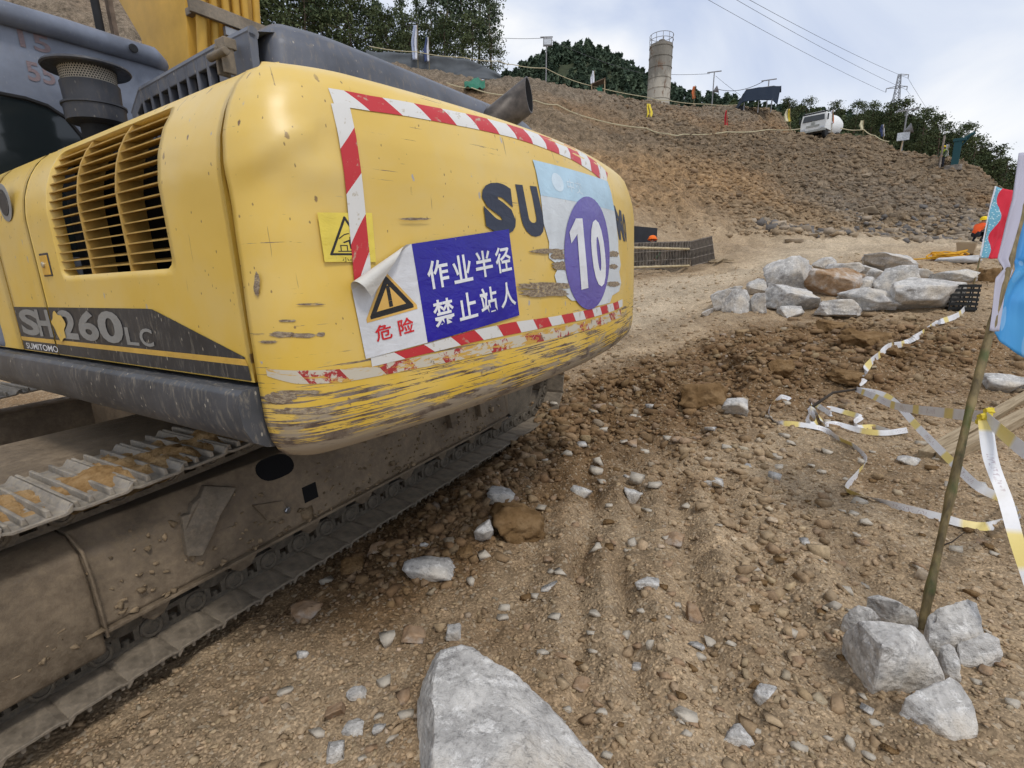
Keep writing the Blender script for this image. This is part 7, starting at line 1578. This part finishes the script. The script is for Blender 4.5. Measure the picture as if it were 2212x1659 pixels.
flag(2049, 312, 339, 2046, 352, 37, ['flag_white'], 'white flag beside the teal drilling rig', 8, -1)
flag(2066, 341, 347, 2064, 353, 37, ['flag_red'], 'tiny red pennant right of the drilling rig', 7, -1)
# tarpaulin shelter
o = empty('tarpaulin_shelter', at(1632, 241, 51), aim(1632, 241)); tag(o, 'dark blue tarpaulin shelter on the crest right of the silo', 'shelter')
cloth('tarpaulin', [[(-2.0, 0.9, 0.35), (-1.4, 1.0, 1.6), (0.0, 1.0, 1.75), (1.5, 1.0, 1.72), (2.2, 0.8, 1.7)], [(-1.9, 0, 0.6), (-1.1, 0, 2.2), (0.2, 0, 2.25), (1.4, 0, 2.2), (2.1, 0, 2.15)], [(-2.2, -1.0, -0.3), (-1.25, -1.1, 0.75), (0.2, -1.1, 0.70), (1.4, -1.1, 0.62), (1.9, -0.9, 0.15)]], 'tarp_blue', o, None, 0.02, 40, 30, 0.06, 4)
for x in (-1.1, 0.2, 1.4):
    for y in (-1.0, 0.9): mb = MB(); mb.tube([(x, y, -0.4), (x, y, 1.1 if y > 0 else 0.7)], 0.035, 6); mb.build('leg', M['pole_grey'], o, True)
mb = MB(); mb.tube([(-1.1, 0, 2.17), (1.5, 0, 2.17)], 0.03, 6); mb.build('ridge_pole', M['pole_grey'], o, True)
mb = MB(); mb.box((-1.9, -0.8, -0.3), (-1.0, 0.6, 0.5)); mb.build('covered_goods', M['panel_black'], o, bevel=0.1)
# small shelter and nets
p = at(1291, 196, 50); o = empty('lean_to', p, aim(1291, 196)); mb = MB(); mb.add([(-0.7, -0.5, 0.5), (0.7, -0.6, 0.95), (0.8, 0.8, 1.0), (-0.6, 0.8, 0.6)], [(0, 1, 2, 3)]); r_ = mb.build('roof', M['bark'], o); r_.modifiers.new('thickness', 'SOLIDIFY').thickness = 0.08
for x, y, z in ((-0.6, -0.45, 0.5), (0.65, -0.5, 0.9), (0.7, 0.7, 0.95), (-0.55, 0.7, 0.6)): mb = MB(); mb.tube([(x, y, -0.5), (x, y, z)], 0.05, 6); mb.build('post', M['timber'], o)
mb = MB(); mb.box((-0.1, -0.2, -0.3), (0.45, 0.3, 0.25)); mb.build('net_bundle', M['net_green'], o, bevel=0.08); tag(o, 'small brown lean-to with a green bundle on the crest', 'shelter')
def drape(name, x0, x1, yt, yb, t, mat, label, cat, n=26, wave=0.12, seed=1):
    rows = []
    for f in np.linspace(0, 1, 5):
        rows.append([at(x, yt(x)*(1-f)+yb(x)*f, t) + np.array([0, 0.15*math.sin(x*0.11+f*3), 0]) for x in np.linspace(x0, x1, n)])
    o = cloth(name, rows, mat, None, None, 0.01, 90, 14, wave, seed); return tag(o, label, cat)
drape('shade_net', 790, 1082, lambda x: np.interp(x, [790, 850, 930, 1000, 1040, 1082], [108, 114, 122, 126, 138, 162]), lambda x: np.interp(x, [790, 870, 930, 1000, 1082], [150, 158, 164, 172, 176]), 45.2, 'shade_net', 'dark grey shade net hung along the left hilltop', 'net')
rows = [[W(x, y)[0] + np.array([0, -0.15, 0.25+0.1*math.sin(x*0.5)]) for x in np.linspace(1004, 1048, 8)] for y in (180, 188, 196, 203)]
rows[0] = [p for p in rows[0]]; tag(cloth('green_net', rows, 'net_green', None, None, 0.01, 30, 20, 0.15, 6), 'crumpled green net lying on the slope behind the exhaust', 'net')
# rope barriers along the hill
def rope(pts, label, r=0.035):
    mb = MB(); P = [np.array(p) for p in pts]; out_ = []
    for a, b in zip(P, P[1:]):
        for f in np.linspace(0, 1, 7)[:-1]: out_.append(tuple(a*(1-f)+b*f - np.array([0, 0, 0.10*math.sin(math.pi*f)])))
    out_.append(tuple(P[-1])); mb.tube(out_, r, 6); return tag(mb.build('barrier_line', M['rope_pale'], None, True), label, 'tape', 'barrier lines on the hill')
rope([at(798, 100, 43.5), at(900, 112, 44), at(1000, 124, 44.5), at(1080, 132, 45.5), at(1106, 139, 46), at(1178, 147, 47.5), at(1256, 180, 49.5), at(1398, 210, 54.5), at(1443, 217, 55), at(1528, 225, 54), at(1596, 226, 52)], 'upper pale barrier line running along the crest past the silo foot')
def gl(x, y, h=0.7):
    p, t = W(x, y+8); return at(x, y, min(t, 50)*0.985)
rope([gl(965, 179), gl(1020, 190), gl(1088, 205), gl(1156, 217), gl(1203, 226), gl(1281, 257), gl(1396, 277), gl(1443, 289), gl(1476, 290), gl(1570, 285), gl(1659, 280), gl(1738, 277)], 'lower pale barrier line crossing the slope from the exhaust to the truck')
rope([at(1816, 277, 41.5), at(1866, 280, 40.5), at(1890, 293, 40), at(1921, 306, 39.5)], 'short barrier line from the mixer truck down to the right')
# ---- mixer truck
o = empty('mixer_truck', at(1767, 292, 43.2), aim(1767, 290)-R_(20)); o.scale = (0.84,)*3; tag(o, 'white concrete mixer truck standing on the crest of the cut face', 'truck')
mb = MB(); mb.prism([(-1.15, 0.2), (1.15, 0.2), (1.15, 0.95), (1.08, 1.72), (0.9, 1.86), (-0.9, 1.86), (-1.08, 1.72), (-1.15, 0.95)], lambda a, b: (a, -1.6 + (0.12 if b > 1.2 else 0), b), lambda a, b: (a, 0.2, b)); cbt = mb.build('cab', M['truck_white'], o, True, 0.04, 3)
mb = MB(); mb.prism([(-1.0, 1.02), (1.0, 1.02), (0.93, 1.62), (-0.93, 1.62)], lambda a, b: (a, -1.60 + 0.17*(b-1.0), b), lambda a, b: (a, -1.45 + 0.17*(b-1), b)); mb.build('windscreen', M['wind_glass'], cbt, bevel=0.02)
mb = MB(); mb.box((-1.06, -1.50, 1.68), (1.06, -1.3, 1.84)); mb.build('sun_visor', M['panel_black'], cbt, bevel=0.04)
mb = MB(); mb.box((-0.6, -1.63, 0.48), (0.6, -1.60, 0.66)); mb.build('grille', M['plate_print'], cbt); mb = MB(); mb.lathe([(0.2, 0), (0.2, 0.02), (0.12, 0.03)], 20, Matrix.Rotation(R_(90), 3, 'X'), (0, -1.60, 0.82)); mb.build('round_badge', M['plate_print'], cbt)
for s in (-1, 1): mb = MB(); mb.box((s*0.85-0.2, -1.64, 0.26), (s*0.85+0.2, -1.60, 0.42)); mb.build('headlight', M['sign_board'], cbt, bevel=0.01)
for s in (-1, 1): mb = MB(); mb.box((s*1.28-0.06, -1.55, 0.95), (s*1.28+0.06, -1.48, 1.5)); mb.build('mirror', M['panel_black'], cbt, bevel=0.01)
mb = MB(); mb.box((-1.15, -1.62, 0.02), (1.15, -1.45, 0.22)); mb.build('bumper', M['plate_print'], o, bevel=0.02)
mb = MB(); mb.lathe([(0.35, -2.2), (0.85, -1.7), (1.12, -0.7), (1.15, 0.5), (0.85, 1.7), (0.5, 2.4)], 28, Matrix.Rotation(R_(-78), 3, 'X'), (0, 2.5, 1.15)); mb.build('drum', M['truck_white'], o, True)
mb = MB(); mb.box((-0.5, 0.1, 0.0), (0.5, 5.0, 0.25)); mb.build('chassis', M['panel_black'], o)
for y in (-0.9, 2.4, 3.6):
    for s in (-1, 1): mb = MB(); mb.lathe([(0.25, 0), (0.5, 0.02), (0.52, 0.06), (0.52, 0.24), (0.5, 0.28), (0.25, 0.3)], 20, Matrix.Rotation(R_(90), 3, 'Y'), (s*0.95-0.15, y, -0.05)); mb.build('wheel', M['rubber'], o, True)
# ---- drilling rig and its operator
o = empty('drilling_rig', at(2058, 354, 36.5), aim(2058, 350)); tag(o, 'teal drilling rig standing on the rubble crest before the wood', 'rig')
mb = MB(); mb.box((-0.12, -0.15, -0.3), (0.32, 0.25, 1.55)); mb.build('mast', M['rig_teal'], o, bevel=0.03); mb = MB(); mb.box((-0.2, -0.18, 1.48), (0.55, 0.18, 1.68)); mb.tube([(0.3, 0, 1.58), (0.95, 0, 1.95)], 0.10, 8); mb.tube([(0.1, 0, 0.9), (0.75, 0, 1.8)], 0.05, 8); mb.build('head_beam', M['rig_teal'], o, bevel=0.03)
mb = MB(); mb.box((-0.45, -0.4, -0.5), (0.55, 0.5, -0.12)); mb.build('skid', M['rib_steel'], o, bevel=0.03); mb = MB(); mb.tube([(-0.72, 0, -0.4), (-0.72, 0, 2.0)], 0.07, 8); mb.build('drill_rod', M['rib_steel'], o); mb = MB(); mb.tube([(-0.72, 0.1, 1.3), (-0.45, 0.1, 1.5), (-0.12, 0.1, 1.2)], 0.04, 6); mb.build('hose', M['rubber'], o)
p = at(2034, 352, 37.0); person('person', (p[0], p[1], p[2]-0.6), R_(100), stand, BON, RAD, cmat, 'worker in lime vest standing by the drilling rig', ['vest_lime', 'cloth_dark', 'skin', 'cloth_green'], (0, 0.05, 1.68))
# ---- pylon and power lines
pt_ = 135.0; pbm = at(1929, 262, pt_); o = empty('pylon', pbm, aim(1929, 260)+0.3); tag(o, 'lattice power pylon rising above the wood on the right', 'pylon'); hp2 = 11.4
lat = MB()
def hw_(z): return np.interp(z, [-3, hp2], [1.15, 0.28])
zl = list(np.linspace(-3, hp2, 12))
for sx in (-1, 1):
    for sy in (-1, 1): lat.tube([(sx*hw_(z), sy*hw_(z), z) for z in zl], 0.085, 5)
for a, b in zip(zl, zl[1:]):
    for k in range(4):
        c0_, c1_ = [(-1, -1), (1, -1), (1, 1), (-1, 1)][k], [(1, -1), (1, 1), (-1, 1), (-1, -1)][k]
        lat.tube([(c0_[0]*hw_(a), c0_[1]*hw_(a), a), (c1_[0]*hw_(b), c1_[1]*hw_(b), b)], 0.05, 4); lat.tube([(c1_[0]*hw_(a), c1_[1]*hw_(a), a), (c0_[0]*hw_(b), c0_[1]*hw_(b), b)], 0.05, 4)
lat.build('lattice', M['galvanised'], o)
arms = [(hp2-0.2, 0.0, 2.0), (hp2-3.0, -2.6, 2.1)]
for z, xl, xr in arms: mb = MB(); mb.tube([(xl, 0, z-0.2), (0, 0, z+0.25), (xr, 0, z-0.1)], 0.09, 5); mb.tube([(xl, 0, z-0.2), (0, 0, z-0.3), (xr, 0, z-0.1)], 0.07, 5); mb.build('cross_arm', M['galvanised'], o)
ins = [(2.0, hp2-0.3), (2.1, hp2-3.1), (-2.6, hp2-3.2)]; ra_ = aim(1929, 260)+0.3; tips = []
for x, z in ins:
    mb = MB(); mb.tube([(x, 0, z), (x, 0, z-0.9)], 0.10, 6); mb.build('insulator', M['pole_grey'], o); tips.append(np.array(pbm)+np.array([x*math.cos(ra_), x*math.sin(ra_), z-0.9]))
def wire(a, b, sag, label, r=0.03, n=24):
    mb = MB(); a, b = np.array(a), np.array(b); mb.tube([tuple(a*(1-f)+b*f-np.array([0, 0, sag*4*f*(1-f)])) for f in np.linspace(0, 1, n)], r, 4); return tag(mb.build('power_line', M['wire_dark'], None), label, 'wire', 'overhead wires')
starts = [at(1640, 1, 78), at(1602, -4, 80), at(1534, -8, 80)]
for tp, st_, lb in zip(tips, starts, ('upper of the three power lines left of the pylon', 'middle one of the three power lines left of the pylon', 'lowest of the three power lines left of the pylon')):
    d = st_-tp; wire(tp, tp+d*1.35, 0.8, lb, 0.035)
for tp, (x, y), lb in zip(tips[:2], ((2030, 276), (2012, 266)), ('upper power line falling to the right of the pylon', 'lower power line falling to the right of the pylon')): wire(tp, at(x, y, 190), 0.3, lb, 0.035)
wire(at(1060, 80, 49), at(1176, 82, 49), 0.1, 'cable reaching the floodlight post from the left', 0.02); wire(at(1186, 84, 49), at(1396, 160, 56.5), 0.3, 'cable from the floodlight post to the silo', 0.02)
wire(at(1446, 161, 56.5), at(1534, 159, 55), 0.05, 'cable from the silo to the horn post', 0.02); wire(at(1545, 191, 55), at(1652, 174, 53), 0.55, 'sagging cable between the two horn posts', 0.03); wire(at(1546, 164, 55), at(1600, 206, 52), 0.05, 'guy wire from the horn post to the tarpaulin', 0.016)
